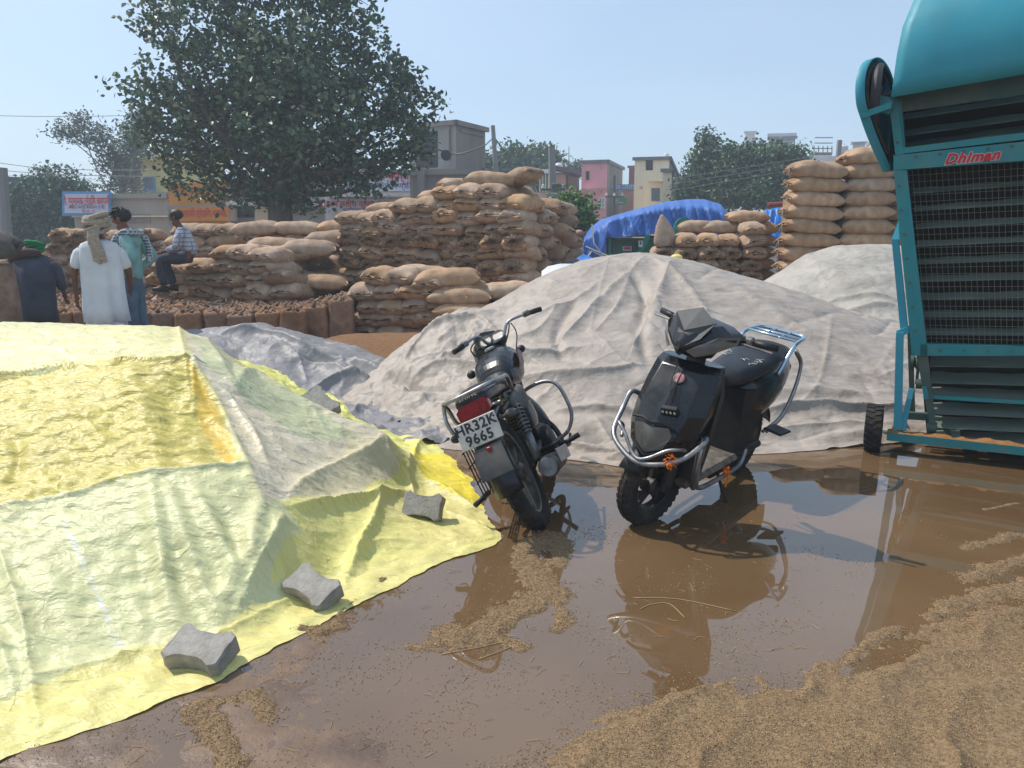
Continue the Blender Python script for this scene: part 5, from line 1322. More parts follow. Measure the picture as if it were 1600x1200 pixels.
# number plate, leaning back with the mudguard
ptilt = R(-14); pc = Vector((-.005, -.325, .535))
mb = MB(); mb.box((0, 0, 0), (.205, .006, .125), bev=.003); pl = mb.build("number_plate", m_plate, bike, loc=pc, rot=(ptilt, R(2), 0)); pl.scale = (1.08,) * 3
text_mesh("HR32K", .066, m_ink, "lettering", pl, M=face_M((-.004, -.0035, .028), (1, 0, 0), (0, 0, 1), .002), offset=.0016, space=1.05)
text_mesh("9665", .066, m_ink, "lettering", pl, M=face_M((-.004, -.0035, -.030), (1, 0, 0), (0, 0, 1), .002), offset=.0016, space=1.05)
mb = MB()
for s in (-1, 1): mb.ell((s * .092, -.005, .04), (.005, .003, .005), 8, 6)
mb.build("plate_bolt", m_ink, pl)
mb = MB(); mb.box((.01, -.35, .445), (.03, .02, .03), bev=.006); mb.build("reflector", m_redl, bike)
for nm_, dz_ in (('tail_cowl', .05), ('tail_light', .065), ('number_plate', .11), ('tail_bracket', .09), ('mud_flap', .10), ('reflector', .10), ('rear_mudguard', .0)):
    for c_ in bike.children:
        if c_.name.split('.')[0] == nm_: c_.location.z += dz_
# grab rail
mb = MB(); P = spline([(.125, .30, .72), (.15, .18, .80), (.155, .0, .815), (.15, -.16, .825), (.10, -.235, .83), (0, -.25, .83), (-.10, -.235, .83), (-.15, -.16, .825), (-.155, -.10, .79), (-.15, -.08, .70), (-.125, .02, .655)], 5)
mb.tube(P, .0115, n=10); mb.tube(spline([(-.15, -.17, .82), (-.165, -.20, .74), (-.150, -.20, .655), (-.10, -.12, .64)], 5), .010, n=10)
mb.build("grab_rail", m_chr, bike, smooth=True)
# sari guard and footrests on the left
mb = MB()
for k in range(6): mb.tube([(-.165, -.20 + k * .06, .30), (-.165, -.18 + k * .06, .56)], .004, n=5)
for z in (.30, .39, .48, .56): mb.tube([(-.165, -.21, z), (-.165, .14, z)], .004, n=5)
mb.build("sari_guard", m_plas, bike)
mb = MB()
for s in (-1, 1): mb.tube([(s * .10, .30, .32), (s * .24, .29, .33)], .014, n=8); mb.tube([(s * .12, .70, .23), (s * .30, .69, .25)], .016, n=8)
mb.tube([(-.17, -.06, .30), (-.24, -.16, .285)], .015, n=8)
mb.tube(spline([(.16, .62, .24), (.20, .80, .20), (.22, .92, .24)], 4), .010, n=6); o = mb.build("footrests", m_plas, bike, smooth=True); o["kind"] = "stuff"
mb = MB(); mb.tube(spline([(-.12, .55, .26), (-.21, .50, .12), (-.31, .47, .005)], 4), .011, n=8); mb.box((-.315, .47, .01), (.06, .04, .01)); mb.build("side_stand", m_plas, bike, smooth=True)
mb = MB(); mb.poly([(-.06, .26), (-.05, .36), (.55, .40), (.60, .32), (.55, .24)], 'x', -.115, -.085); mb.build("chain_case", m_blk, bike)
# crash bar
mb = MB()
for s in (-1, 1):
    P = spline([(0, .99, .60), (s * .12, .99, .62), (s * .22, .98, .61), (s * .28, .96, .56), (s * .295, .94, .45), (s * .28, .92, .34), (s * .20, .91, .255), (s * .06, .90, .24)], 5); mb.tube(P, .0125, n=10)
mb.build("crash_bar", m_chr, bike, smooth=True)
# bars, clocks, mirrors-less cockpit, headlamp
mb = MB(); HB = [(-.355, .93, 1.045), (-.26, .95, 1.06), (-.13, .99, 1.065), (-.07, 1.02, 1.00), (0, 1.03, .985), (.07, 1.02, 1.00), (.13, .99, 1.065), (.26, .95, 1.06), (.355, .93, 1.045)]
hb = [Vector(st(p)) for p in HB]; mb.tube(spline(hb, 5), .011, n=10); hbar = mb.build("handlebar", m_chr, bike, smooth=True)
for a, b in ((0, 1), (8, 7)):
    p, q = hb[a], hb[b]; mb = MB(); e = p + (p - q) * .12; mb.tube([e, q + (q - p) * .05], .0175, n=12)
    mb.build("grip", m_plas, hbar, smooth=True)
    mb = MB(); mb.box(q, (.05, .045, .04), (0, 0, STE), bev=.01); mb.tube(spline([q + Vector((0, .03, -.01)), (p + q) / 2 + Vector((.0, .06, -.015)), p + Vector((0, .05, -.01))], 4), .006, n=6); mb.build("lever", m_alu, hbar, smooth=False)
mb = MB(); 
mb.tube(spline([st((.13, .99, 1.05)), st((.16, 1.10, 1.0)), st((.09, 1.16, .88)), st((.05, 1.1, .75))], 5), .005, n=6); mb.tube(spline([st((-.14, .99, 1.05)), st((-.15, 1.12, 1.0)), st((-.06, 1.17, .86)), st((-.03, 1.08, .7))], 5), .005, n=6); mb.tube(spline([st((.15, 1.0, 1.05)), st((.2, 1.08, .96)), st((.1, 1.1, .8))], 5), .004, n=6)
mb.build("cables", m_plas, bike, smooth=True)
Mst = Matrix.Translation((0, 1.08, 0)) @ Matrix.Rotation(STE, 4, 'Z') @ Matrix.Translation((0, -1.08, 0))
cow = thing("x", None, None) if False else None
mb = MB(); rings = [oval(0, 1.08, .96, .09, .05), oval(0, 1.13, .95, .125, .105), oval(0, 1.20, .92, .115, .115), oval(0, 1.26, .88, .07, .08)]; mb.loft([[Mst @ Vector(p) for p in r] for r in rings])
hl = mb.build("headlamp_cowl", m_blk, bike, auto=40)
mb = MB(); q = [(-.11, 1.09, .99), (-.085, 1.13, 1.055), (0, 1.15, 1.08), (.085, 1.13, 1.055), (.11, 1.09, .99), (.05, 1.08, .98), (-.05, 1.08, .98)]
mb.add([Mst @ Vector(p) for p in q] + [Mst @ (Vector(p) + Vector((0, .02, 0))) for p in q], [tuple(range(7)), tuple(range(13, 6, -1))] + [(i, (i + 1) % 7, 7 + (i + 1) % 7, 7 + i) for i in range(7)]); mb.build("visor", m_blk, hl)
mb = MB(); C_ = [Mst @ Vector((s * .052, 1.055, 1.0)) for s in (-1, 1)]
for c_ in C_:
    mb.tube([c_ + Vector((0, .03, -.02)), c_ + Vector((0, -.012, .012))], [.045, .047], n=22)
cl = mb.build("instrument_cluster", m_plas, bike, auto=30)
mb = MB()
for c_ in C_: mb.tube([c_ + Vector((0, -.0125, .0125)), c_ + Vector((0, -.014, .014))], .038, n=22)
mb.build("dial_glass", m_lens, cl, auto=30)
mb = MB(); mb.tube([st((.10, 1.14, .86)), st((.19, 1.14, .86))], .009, n=8); mb.ell(st((.215, 1.14, .86)), (.032, .032, .028)); mb.tube([st((-.10, 1.14, .86)), st((-.19, 1.14, .86))], .009, n=8); mb.ell(st((-.215, 1.14, .86)), (.032, .032, .028)); o = mb.build("front_signals", m_plas, bike, smooth=True); o["kind"] = "stuff"

# ------------------------------------------------ scooter: y forward, x its right, origin under the rear axle
YS = math.atan2(.61, -.79)
FC = np.array([0.715, 3.90]); SB = 1.24
org = FC - SB * np.array([-math.sin(YS), math.cos(YS)])
sc = thing("scooter", "black electric scooter with chrome front guard, parked facing the camera in the puddle", "scooter", (org[0], org[1], -0.01), (0, R(-10.5), YS))
RS = .225
wheel(sc, "rear_wheel", (0, 0, RS), RS, .095, m_dkrim, 6, tread=36)
SS = R(-14)
def ss(p):
    v = Vector(p) - Vector((0, 1.16, 0)); return tuple(Matrix.Rotation(SS, 3, 'Z') @ v + Vector((0, 1.16, 0)))
wheel(sc, "front_wheel", ss((0, SB, RS)), RS, .088, m_dkrim, 5, steer=SS, tread=36, disc=True)
mb = MB()
for s in (-1, 1): mb.tube([ss((s * .085, SB, RS)), ss((s * .085, 1.19, .52))], .022, n=10); mb.tube([ss((s * .085, SB - .02, RS + .03)), ss((s * .09, 1.21, .40))], .030, n=10)
mb.tube([ss((0, 1.18, .5)), ss((0, 1.09, .90))], .03, n=10); mb.build("front_fork", m_eng, sc, auto=40)
mb = MB(); V = []
for i in range(12):
    a = R(-62 + i * 11)
    for j in range(7):
        t = (j / 6 - .5) * 2; rr = RS + .035 - .03 * t * t
        V.append(ss((t * .07, SB - rr * math.sin(a), RS + rr * math.cos(a))))
mb.add(V, [(i * 7 + j, i * 7 + j + 1, (i + 1) * 7 + j + 1, (i + 1) * 7 + j) for i in range(11) for j in range(6)]); o = mb.build("front_mudguard", m_plas, sc, smooth=True); o.modifiers.new("s", 'SOLIDIFY').thickness = .005
# apron: faceted, sharp-edged shell
def aring(z, wo, wi, yf, yb, yn, ww=0.0):
    """half width outer wo, inner ridge wi, front y yf (centre), ridge y yn, back y yb"""
    return [(0, yf, z), (wi, yn, z - ww * .2), (wo, (yn + yb) / 2 + .01, z - ww), (wo * .96, yb, z), (wo * .5, yb - .02, z), (-wo * .5, yb - .02, z), (-wo * .96, yb, z), (-wo, (yn + yb) / 2 + .01, z - ww), (-wi, yn, z - ww * .2)]
apron = lofty("front_apron", [aring(.41, .10, .05, 1.40, 1.26, 1.38), aring(.47, .155, .075, 1.425, 1.22, 1.39), aring(.56, .185, .115, 1.415, 1.18, 1.375), aring(.67, .195, .13, 1.345, 1.13, 1.325), aring(.78, .190, .125, 1.27, 1.09, 1.26), aring(.87, .180, .12, 1.20, 1.06, 1.195), aring(.905, .165, .11, 1.155, 1.05, 1.15)], m_blk, sc, 0, auto=3)
bv = apron.modifiers.new("bev", 'BEVEL'); bv.width = .004; bv.segments = 1; bv.limit_method = 'ANGLE'; bv.angle_limit = R(12)
lofty("leg_shield", [[(-.17, 1.17, .30), (.17, 1.17, .30), (.17, 1.08, .28), (-.17, 1.08, .28)], [(-.20, 1.17, .50), (.20, 1.17, .50), (.19, 1.08, .48), (-.19, 1.08, .48)], [(-.19, 1.10, .75), (.19, 1.10, .75), (.18, 1.02, .75), (-.18, 1.02, .75)], [(-.16, 1.06, .90), (.16, 1.06, .90), (.14, 1.0, .88), (-.14, 1.0, .88)]], m_plas, sc)
# big smoked lamp in the nose
mb = MB(); q = [(0, 1.433, .60), (.085, 1.408, .615), (.105, 1.398, .575), (.075, 1.414, .50), (0, 1.442, .465), (-.075, 1.414, .50), (-.105, 1.398, .575), (-.085, 1.408, .615)]
mb.add(q + [(0, 1.452, .53)], [(i, (i + 1) % 8, 8) for i in range(8)]); mb.build("nose_lamp", m_lens, sc, auto=50)
mb = MB(); mb.tube(spline([(-.115, 1.405, .62), (-.05, 1.425, .635), (0, 1.437, .628), (.05, 1.425, .635), (.115, 1.405, .62)], 3), .008, n=6); mb.tube([(-.11, 1.39, .50), (0, 1.445, .452), (.11, 1.39, .50)], .008, n=6); mb.build("lamp_trim", m_plas, sc)
mb = MB(); mb.lathe([(0, 0), (.030, 0), (.030, .006), (.024, .010), (0, .010)], 24, 'z'); em = mb.build("emblem", mat("emblem_red", srgb(150, 50, 62), srgb(170, 150, 150), nscale=60, rough=.4), apron, auto=30, loc=(-.01, 1.238, .825), rot=(R(-52), 0, 0))
mb = MB(); mb.box((0, 0, 0), (.085, .03, .045), bev=.004); tg = mb.build("charm_tag", m_plas, apron, loc=(-.045, 1.352, .685), rot=(R(-30), R(8), .1))
mb = MB(); 
for k in range(4): mb.ell((-.03 + k * .02, .016, .0), (.007, .004, .010), 8, 5)
mb.build("charm_beads", m_plate, tg)
mb = MB(); mb.tube(spline([(-.01, 1.20, .88), (-.015, 1.275, .80), (-.03, 1.33, .735), (-.035, 1.36, .70)], 4), .0035, n=5); mb.tube(spline([(.03, 1.21, .88), (.01, 1.28, .80), (-.03, 1.335, .73)], 4), .0025, n=5); mb.build("charm_cord", m_plas, apron)
# head cowl with split lamps
def hring(y, z, w, h, zc=0): return [Matrix.Identity(3) @ Vector(ss((x, y, zz))) for x, zz in ((0, z + h), (w * .55, z + h * .85), (w, z + h * .3), (w * .95, z - h * .1), (w * .4, z - h * .75), (0, z - h), (-w * .4, z - h * .75), (-w * .95, z - h * .1), (-w, z + h * .3), (-w * .55, z + h * .85))]
head = lofty("head_cowl", [hring(.985, 1.045, .13, .05), hring(1.02, 1.05, .225, .075), hring(1.10, 1.045, .215, .085), hring(1.18, 1.03, .155, .085), hring(1.245, 1.00, .065, .06), hring(1.27, .985, .015, .03)], m_blk, sc, 0, auto=20)
mb = MB(); q = [(0, 1.275, .975), (.10, 1.235, 1.05), (.125, 1.17, 1.135), (.0, 1.13, 1.185), (-.125, 1.17, 1.135), (-.10, 1.235, 1.05), (0, 1.24, 1.07)]
q = [ss(p) for p in q]; mb.add(q, [(0, 1, 2, 6), (6, 2, 3), (6, 3, 4), (0, 6, 4, 5)]); o = mb.build("windscreen", mat("smoked_screen", srgb(26, 33, 42), srgb(46, 54, 62), nscale=12, rough=.5, spec=.3), sc); o.modifiers.new("s", 'SOLIDIFY').thickness = .005
for s in (-1, 1):
    mb = MB(); q = [(s * .05, 1.262, .978), (s * .10, 1.235, 1.02), (s * .165, 1.175, 1.075), (s * .222, 1.08, 1.085), (s * .218, 1.09, 1.045), (s * .150, 1.185, .985), (s * .09, 1.235, .955)]
    cc = ss((s * .13, 1.225, 1.025)); mb.add([ss(p) for p in q] + [cc], [(i, (i + 1) % 7, 7) for i in range(7)]); mb.build("headlamp_lens", m_lens, head, auto=60)
mb = MB(); mb.loft([[ss(p) for p in r] for r in ([(-.06, 1.05, .93), (.06, 1.05, .93), (.05, 1.17, .93), (-.05, 1.17, .93)], [(-.09, 1.02, 1.0), (.09, 1.02, 1.0), (.07, 1.20, .98), (-.07, 1.20, .98)])]); mb.tube([ss((0, 1.10, .86)), ss((0, 1.09, .95))], .05, n=14); mb.build("steering_neck", m_plas, sc)
mb = MB(); hbp = [Vector(ss(p)) for p in ((-.36, .985, 1.07), (-.22, 1.02, 1.065), (0, 1.05, 1.05), (.22, 1.02, 1.065), (.36, .985, 1.07))]; mb.tube(spline(hbp, 4), .011, n=10); hs_ = mb.build("handlebar", m_plas, sc, smooth=True)
for a, b in ((0, 1), (4, 3)):
    p, q = hbp[a], hbp[b]; mb = MB(); mb.tube([p + (p - q) * .08, q + (p - q) * .15], .0175, n=12); mb.build("grip", m_plas, hs_, smooth=True)
    mb = MB(); fw = Vector(ss((0, 1.2, 0))) - Vector(ss((0, 1.1, 0))); fw.normalize(); mb.tube([q + fw * .04 + Vector((0, 0, -.01)), p + fw * .05 + (p - q) * .12 + Vector((0, 0, -.02))], .006, n=6); mb.box(q + (p - q) * .1, (.04, .05, .05), bev=.01); mb.build("brake_lever", m_alu, hs_)
# floor, tunnel, body, seat
mb = MB(); mb.box((0, .80, .275), (.34, .56, .05), bev=.02); mb.box((0, .80, .235), (.26, .60, .06), bev=.02); fl = mb.build("floorboard", mat("muddy_floor", srgb(128, 116, 102), srgb(70, 66, 62), nscale=14, rough=.8, bump=.4), sc)
lofty("under_seat_body", [[(-.13, .56, .29), (.13, .56, .29), (.15, .40, .29), (-.15, .40, .29)], [(-.14, .55, .50), (.14, .55, .50), (.17, .30, .45), (-.17, .30, .45)], [(-.13, .56, .68), (.13, .56, .68), (.16, .30, .68), (-.16, .30, .68)]], m_plas, sc)
lofty("side_body", [oval(0, .56, .60, .12, .12, e=.6), oval(0, .42, .59, .165, .16, e=.6), oval(0, .20, .60, .185, .16, e=.6), oval(0, -.02, .63, .17, .13, e=.65), oval(0, -.22, .68, .13, .085, e=.7), oval(0, -.36, .72, .07, .045, e=.7)], m_blk, sc, 1)
lofty("seat", [oval(0, .70, .735, .06, .03), oval(0, .66, .745, .115, .06), oval(0, .42, .76, .15, .065), oval(0, .22, .785, .155, .06), oval(0, .16, .81, .155, .06), oval(0, .0, .825, .15, .055), oval(0, -.16, .82, .125, .045), oval(0, -.24, .815, .08, .02)], m_seat, sc, 1)
mb = MB(); rs_ = np.random.default_rng(3)
for k in range(9):
    x = rs_.uniform(-.10, .10); y = rs_.uniform(.30, .52); P = [(x, y, .826), (x + rs_.normal(0, .02), y - .02, .8275), (x + rs_.normal(0, .04), y - .05, .828)]; mb.tube(spline(P, 3), .0022, n=4)
o = mb.build("seat_tear", m_plate, sc); o["kind"] = "stuff"
# rear rack
m_rack = mat("pale_blue_chrome", srgb(170, 196, 214), rough=.25, metal=.8)
mb = MB()
P = spline([(.15, .12, .72), (.165, .02, .86), (.165, -.06, .905), (.15, -.24, .915), (.10, -.29, .915), (-.10, -.29, .915), (-.15, -.24, .915), (-.165, -.06, .905), (-.165, .02, .86), (-.15, .12, .72)], 5); mb.tube(P, .0125, n=10)
for y in (-.08, -.18): mb.tube([(-.155, y, .912), (.155, y, .912)], .008, n=8)
for x in (-.05, .05): mb.tube([(x, -.06, .912), (x, -.29, .918)], .006, n=6)
mb.build("luggage_rack", m_rack, sc, smooth=True)
# side guards at the rear and pillion footboards
for s in (-1, 1):
    mb = MB(); P = spline([(s * .17, -.06, .86), (s * .20, -.14, .77), (s * .21, -.10, .60), (s * .20, .0, .44), (s * .16, .16, .36)], 5); mb.tube(P, .011, n=10)
    P = spline([(s * .165, -.09, .84), (s * .19, -.19, .74), (s * .20, -.15, .58), (s * .19, -.06, .42), (s * .16, .08, .34)], 5); mb.tube(P, .009, n=10); mb.build("side_guard", m_chr, sc, smooth=True)
    mb = MB(); mb.box((s * .245, .16, .40), (.12, .15, .016), (0, s * .06, .1 * s), bev=.007); mb.build("pillion_footboard", m_plas, sc)
    mb = MB(); P = spline([(s * .165, 1.16, .50), (s * .175, 1.14, .36), (s * .175, 1.08, .24), (s * .175, .8, .215), (s * .175, .50, .225), (s * .16, .40, .30)], 5); mb.tube(P, .014, n=10); mb.build("lower_rail", m_chr if s < 0 else m_eng, sc, smooth=True)
mb = MB(); 
# chrome front guard: wide bumper hoop and inner gull-wing
P = spline([(-.175, 1.14, .40), (-.20, 1.20, .55), (-.235, 1.30, .565), (-.20, 1.42, .50), (-.10, 1.475, .445), (0, 1.495, .425), (.10, 1.475, .445), (.20, 1.42, .50), (.235, 1.30, .60), (.235, 1.24, .68), (.20, 1.18, .66)], 6); mb.tube(P, .0135, n=12)
P = spline([(-.17, 1.35, .515), (-.165, 1.43, .535), (-.12, 1.46, .52), (-.05, 1.485, .465), (0, 1.50, .445), (.05, 1.485, .465), (.12, 1.46, .535), (.175, 1.43, .565), (.185, 1.36, .53), (.16, 1.40, .485)], 6); mb.tube(P, .009, n=10)
mb.build("front_guard", m_chr, sc, smooth=True)
mb = MB(); mb.tube([(-.19, 1.21, .56), (-.185, 1.17, .26)], .012, n=10); mb.tube([(-.16, 1.18, .52), (-.17, 1.16, .26)], .008, n=8); mb.tube([(.19, 1.2, .6), (.18, 1.17, .26)], .012, n=10); o = mb.build("guard_stays", m_chr, sc, smooth=True); o["kind"] = "stuff"
mb = MB(); mb.box((0, .55, .20), (.22, .28, .12), bev=.03); mb.tube([(-.10, .0, RS), (-.10, .5, .25)], .025, n=8); mb.tube([(.10, .0, RS), (.10, .5, .25)], .025, n=8); mb.lathe([(0, -.06), (.10, -.06), (.11, -.03), (.11, .03), (.10, .06), (0, .06)], 24, 'x', (0, 0, RS)); mb.build("motor_arm", m_eng, sc, auto=35)
mb = MB(); mb.tube([(-.08, .62, .22), (-.17, .66, .10), (-.26, .68, .01)], .010, n=8); mb.box((-.265, .68, .01), (.06, .03, .008)); mb.build("side_stand", m_plas, sc)
mb = MB(); V = []
for i in range(12):
    a = R(-75 + i * 13)
    for j in range(5):
        t = (j / 4 - .5) * 2; rr = RS + .05 - .03 * t * t
        V.append((t * .08, -rr * math.sin(-a) * -1, RS + rr * math.cos(a)))
mb.add(V, [(i * 5 + j, i * 5 + j + 1, (i + 1) * 5 + j + 1, (i + 1) * 5 + j) for i in range(11) for j in range(4)]); o = mb.build("rear_mudguard", m_plas, sc, smooth=True); o.modifiers.new("s", 'SOLIDIFY').thickness = .004
mb = MB(); mb.box((0, -.37, .68), (.16, .03, .05), bev=.012); mb.build("tail_light", m_redl, sc)
# marigolds tied to the guards
m_mari = mat("marigold", srgb(250, 132, 16), srgb(252, 160, 30), nscale=60, rough=.7, trans=.3)
bpy.context.view_layer.update()
def marigold(loc, label, r=.03, string=False):
    mb = MB(); g = np.random.default_rng(int(loc[0] * 1000) % 97)
    for k in range(60):
        d = Vector(g.normal(0, 1, 3)).normalized(); s_ = d.cross(Vector((.3, .5, .8))).normalized(); c = d * r * g.uniform(.6, 1.1)
        u = d.cross(s_); mb.add([c - s_ * .007, c + s_ * .007 + d * .003, c + d * .013 + u * .005, c - d * .002 - u * .006], [(0, 1, 2), (0, 2, 3)])
    if string: mb.tube(spline([(0, 0, 0), (.01, 0, -.04), (.0, .01, -.10)], 4), .005, n=5)
    o = mb.build("marigold_tie", m_mari, None, loc=loc, fix=False); set_tags(o, label, 'flower')
    return o
marigold(sc.matrix_world @ Vector((-.15, 1.455, .475)), 'orange marigold tied to the chrome front guard of the scooter', string=False)
marigold(sc.matrix_world @ Vector((-.185, .72, .25)), 'orange marigold string hanging from the lower side rail of the scooter', r=.02, string=True)

# ------------------------------------------------ interlocking paver blocks that hold the yellow tarp down
m_conc = mat("paver_concrete", srgb(168, 163, 154), srgb(146, 141, 133), nscale=16, rough=.95, bump=.9, bscale=70, bdist=.006, dirt=srgb(120, 115, 108), dirt_scale=22, dirt_amt=.5)
def paver_mesh(seed):
    """dumb-bell paving block 225 x 112 mm necked in the middle, 60 thick, chamfered and chipped"""
    h = .078; ol = [(-.112, -.062), (-.085, -.078), (-.052, -.060), (-.030, -.056), (.030, -.056), (.052, -.060), (.085, -.078), (.112, -.062), (.108, 0), (.112, .062), (.085, .078), (.052, .060), (.030, .056), (-.030, .056), (-.052, .060), (-.085, .078), (-.112, .062), (-.108, 0)]
    P = []
    for i, (a, b) in enumerate(zip(ol, ol[1:] + ol[:1])):
        for t in (0, .34, .67): P.append((a[0] + (b[0] - a[0]) * t, a[1] + (b[1] - a[1]) * t))
    n = len(P); V = []; g = np.random.default_rng(seed)
    for z, sc_ in ((-h / 2, .97), (-h / 2 + .006, 1.0), (0, 1.0), (h / 2 - .008, 1.0), (h / 2 - .001, .955)):
        for p in P:
            j = 1 + g.normal(0, .012); V.append((p[0] * sc_ * j, p[1] * sc_ * j, z + (g.normal(0, .0012))))
    F = [tuple(f) for f in grid_faces(5, n, wrap_v=True)] + [tuple(range(n - 1, -1, -1)), tuple(4 * n + k for k in range(n))]
    mb = MB(); mb.add(V, F); me = mb.build("paver_block", m_conc, None, auto=35); return me
def place_on(T_, px, py, lift, rot, seed, label, scale=1.0):
    p = hit(T_.f, px, py); k = np.argmin((T_.X - p[0]) ** 2 + (T_.Y - p[1]) ** 2); z = T_.zfin.ravel()[k]
    o = paver_mesh(seed); o.location = (p[0], p[1], z + lift); o.rotation_euler = rot; o.scale = (scale,) * 3
    return set_tags(o, label, 'paver', 'concrete paver blocks weighing down the yellow tarp')
place_on(YT, 316, 1040, .045, (R(20), R(4), R(-14)), 1, 'nearest paver block, dog-bone shaped, on the lower hem of the yellow tarp')
place_on(YT, 490, 942, .05, (R(24), R(12), R(-32)), 2, 'middle paver block, tilted on the tarp hem just left of the puddle edge')
place_on(YT, 662, 808, .055, (R(58), R(3), R(-12)), 3, 'paver block standing on its side near the yellow tarp corner, by the rear wheel', .95)
place_on(YT, 502, 648, .04, (R(30), R(30), R(-30)), 4, 'far paver block half hidden behind the ridge of the yellow tarp')
# ================================================================== PEOPLE
def skin_obj(name, V, E, rad, mat_, parent, sub=2, noise=0.0, nsc=6, root=0, nseed=1):
    me = bpy.data.meshes.new(name); me.from_pydata([tuple(v) for v in V], E, []); me.update()
    o = bpy.data.objects.new(name + "_src", me); COL.objects.link(o)
    m = o.modifiers.new("skin", 'SKIN'); m.use_smooth_shade = True; m.branch_smoothing = .6
    for i, r in enumerate(rad):
        r = r if hasattr(r, '__len__') else (r, r); me.skin_vertices[0].data[i].radius = r
    me.skin_vertices[0].data[root].use_root = True
    s = o.modifiers.new("sub", 'SUBSURF'); s.levels = sub; s.render_levels = sub
    dg = bpy.context.evaluated_depsgraph_get(); m2 = bpy.data.meshes.new_from_object(o.evaluated_get(dg)); bpy.data.objects.remove(o)
    n = len(m2.vertices); co = np.zeros(n * 3, np.float32); m2.vertices.foreach_get("co", co); co = co.reshape(-1, 3)
    if noise:
        nn = np.zeros(n * 3, np.float32); m2.vertices.foreach_get("normal", nn); nn = nn.reshape(-1, 3)
        d = noise * (vnoise(co[:, 0] * nsc + co[:, 1] * nsc * .7, co[:, 2] * nsc * .6, nseed) + .5 * vnoise(co[:, 0] * nsc * 2.3 - co[:, 1] * nsc, co[:, 2] * nsc * 1.4, nseed + 3))
        co = co + nn * d[:, None]; m2.vertices.foreach_set("co", co.ravel())
    m2.materials.clear(); m2.materials.append(mat_); m2.polygons.foreach_set("use_smooth", np.ones(len(m2.polygons), bool)); m2.update(); m2.name = name
    return ob(name, m2, parent)
BASE = dict(pelvis=(0, 0, .95), waist=(0, -.01, 1.10), chest=(0, -.01, 1.30), neck=(0, 0, 1.46), head0=(0, .015, 1.53), head1=(0, .02, 1.60), head2=(0, .0, 1.66),
            nose=(0, .108, 1.585), chin=(0, .075, 1.525),
            shL=(-.17, 0, 1.40), elL=(-.23, -.03, 1.13), wrL=(-.24, .03, .88), shR=(.17, 0, 1.40), elR=(.23, -.03, 1.13), wrR=(.24, .03, .88),
            hipL=(-.09, 0, .90), knL=(-.11, .02, .50), anL=(-.11, -.02, .09), toL=(-.13, .15, .04), hipR=(.09, 0, .90), knR=(.11, .02, .50), anR=(.11, -.02, .09), toR=(.13, .15, .04))
RADB = dict(pelvis=(.135, .10), waist=(.125, .09), chest=(.145, .10), neck=.052, head0=(.062, .07), head1=(.078, .095), head2=(.062, .075), nose=.014, chin=.028,
            shL=.052, elL=.040, wrL=.027, shR=.052, elR=.040, wrR=.027, hipL=.082, knL=.055, anL=.038, toL=(.035, .025), hipR=.082, knR=.055, anR=.038, toR=(.035, .025))
EDG = [('pelvis', 'waist'), ('waist', 'chest'), ('chest', 'neck'), ('neck', 'head0'), ('head0', 'head1'), ('head1', 'head2'), ('head1', 'nose'), ('head0', 'chin'), ('chest', 'shL'), ('shL', 'elL'), ('elL', 'wrL'),
       ('chest', 'shR'), ('shR', 'elR'), ('elR', 'wrR'), ('pelvis', 'hipL'), ('hipL', 'knL'), ('knL', 'anL'), ('anL', 'toL'), ('pelvis', 'hipR'), ('hipR', 'knR'), ('knR', 'anR'), ('anR', 'toR')]
def skin_tone(name, c): return mat(name, srgb(*c), srgb(c[0] - 14, c[1] - 12, c[2] - 10), nscale=14, rough=.6, spec=.35)
def make_person(label, loc, rotz, pose, skin, group=None):
    J = dict(BASE); J.update(pose); root = thing("person", label, "person", loc, (0, 0, rotz), group)
    names = list(J); V = [J[n] for n in names]; idx = {n: i for i, n in enumerate(names)}; E = [(idx[a], idx[b]) for a, b in EDG]; rad = [RADB[n] for n in names]
    for s in 'LR':       # palm and five fingers
        el, wr = Vector(J['el' + s]), Vector(J['wr' + s]); d = (wr - el).normalized(); side = d.cross(Vector((0, 1, .2))).normalized(); pal = wr + d * .075
        V.append(pal); rad.append((.030, .016)); ip = len(V) - 1; E.append((idx['wr' + s], ip)); out = d.cross(side)
        for k, (o_, l) in enumerate(((-.024, .06), (-.009, .072), (.008, .068), (.022, .052))):
            a = pal + out * o_ + d * .03; b = a + d * l * .55 + side * .008; c = b + d * l * .4 + side * .022
            n0 = len(V); V += [a, b, c]; rad += [.009, .008, .007]; E += [(ip, n0), (n0, n0 + 1), (n0 + 1, n0 + 2)]
        a = wr + d * .03 - out * .030 ; b = a + d * .035 - out * .014 + side * .01; n0 = len(V); V += [a, b]; rad += [.011, .009]; E += [(idx['wr' + s], n0), (n0, n0 + 1)]
    skin_obj("body", V, E, rad, skin, root, sub=1)
    h = Vector(J['head1']); nz = Vector(J['nose']); f = (nz - h); f.z = 0; f.normalize(); r = f.cross(Vector((0, 0, 1)))
    for s in (-1, 1): mb = MB(); mb.ell(h + f * .078 + r * (s * .030) + Vector((0, 0, .012)), (.012, .010, .008), 8, 6); mb.build("eye", m_eye, root, smooth=True)
    for s in (-1, 1): mb = MB(); mb.ell(h + r * (s * .082) - f * .01 + Vector((0, 0, -.01)), (.012, .018, .028), 8, 6); mb.build("ear", skin, root, smooth=True)
    return root, J
m_eye = mat("eye_dark", srgb(40, 34, 30), rough=.3)
sk1 = skin_tone("skin_brown", (112, 74, 54)); sk2 = skin_tone("skin_mid", (134, 92, 68))
m_hair = mat("black_hair", srgb(22, 20, 20), srgb(36, 32, 30), nscale=50, rough=.5, bump=.5, bscale=60)
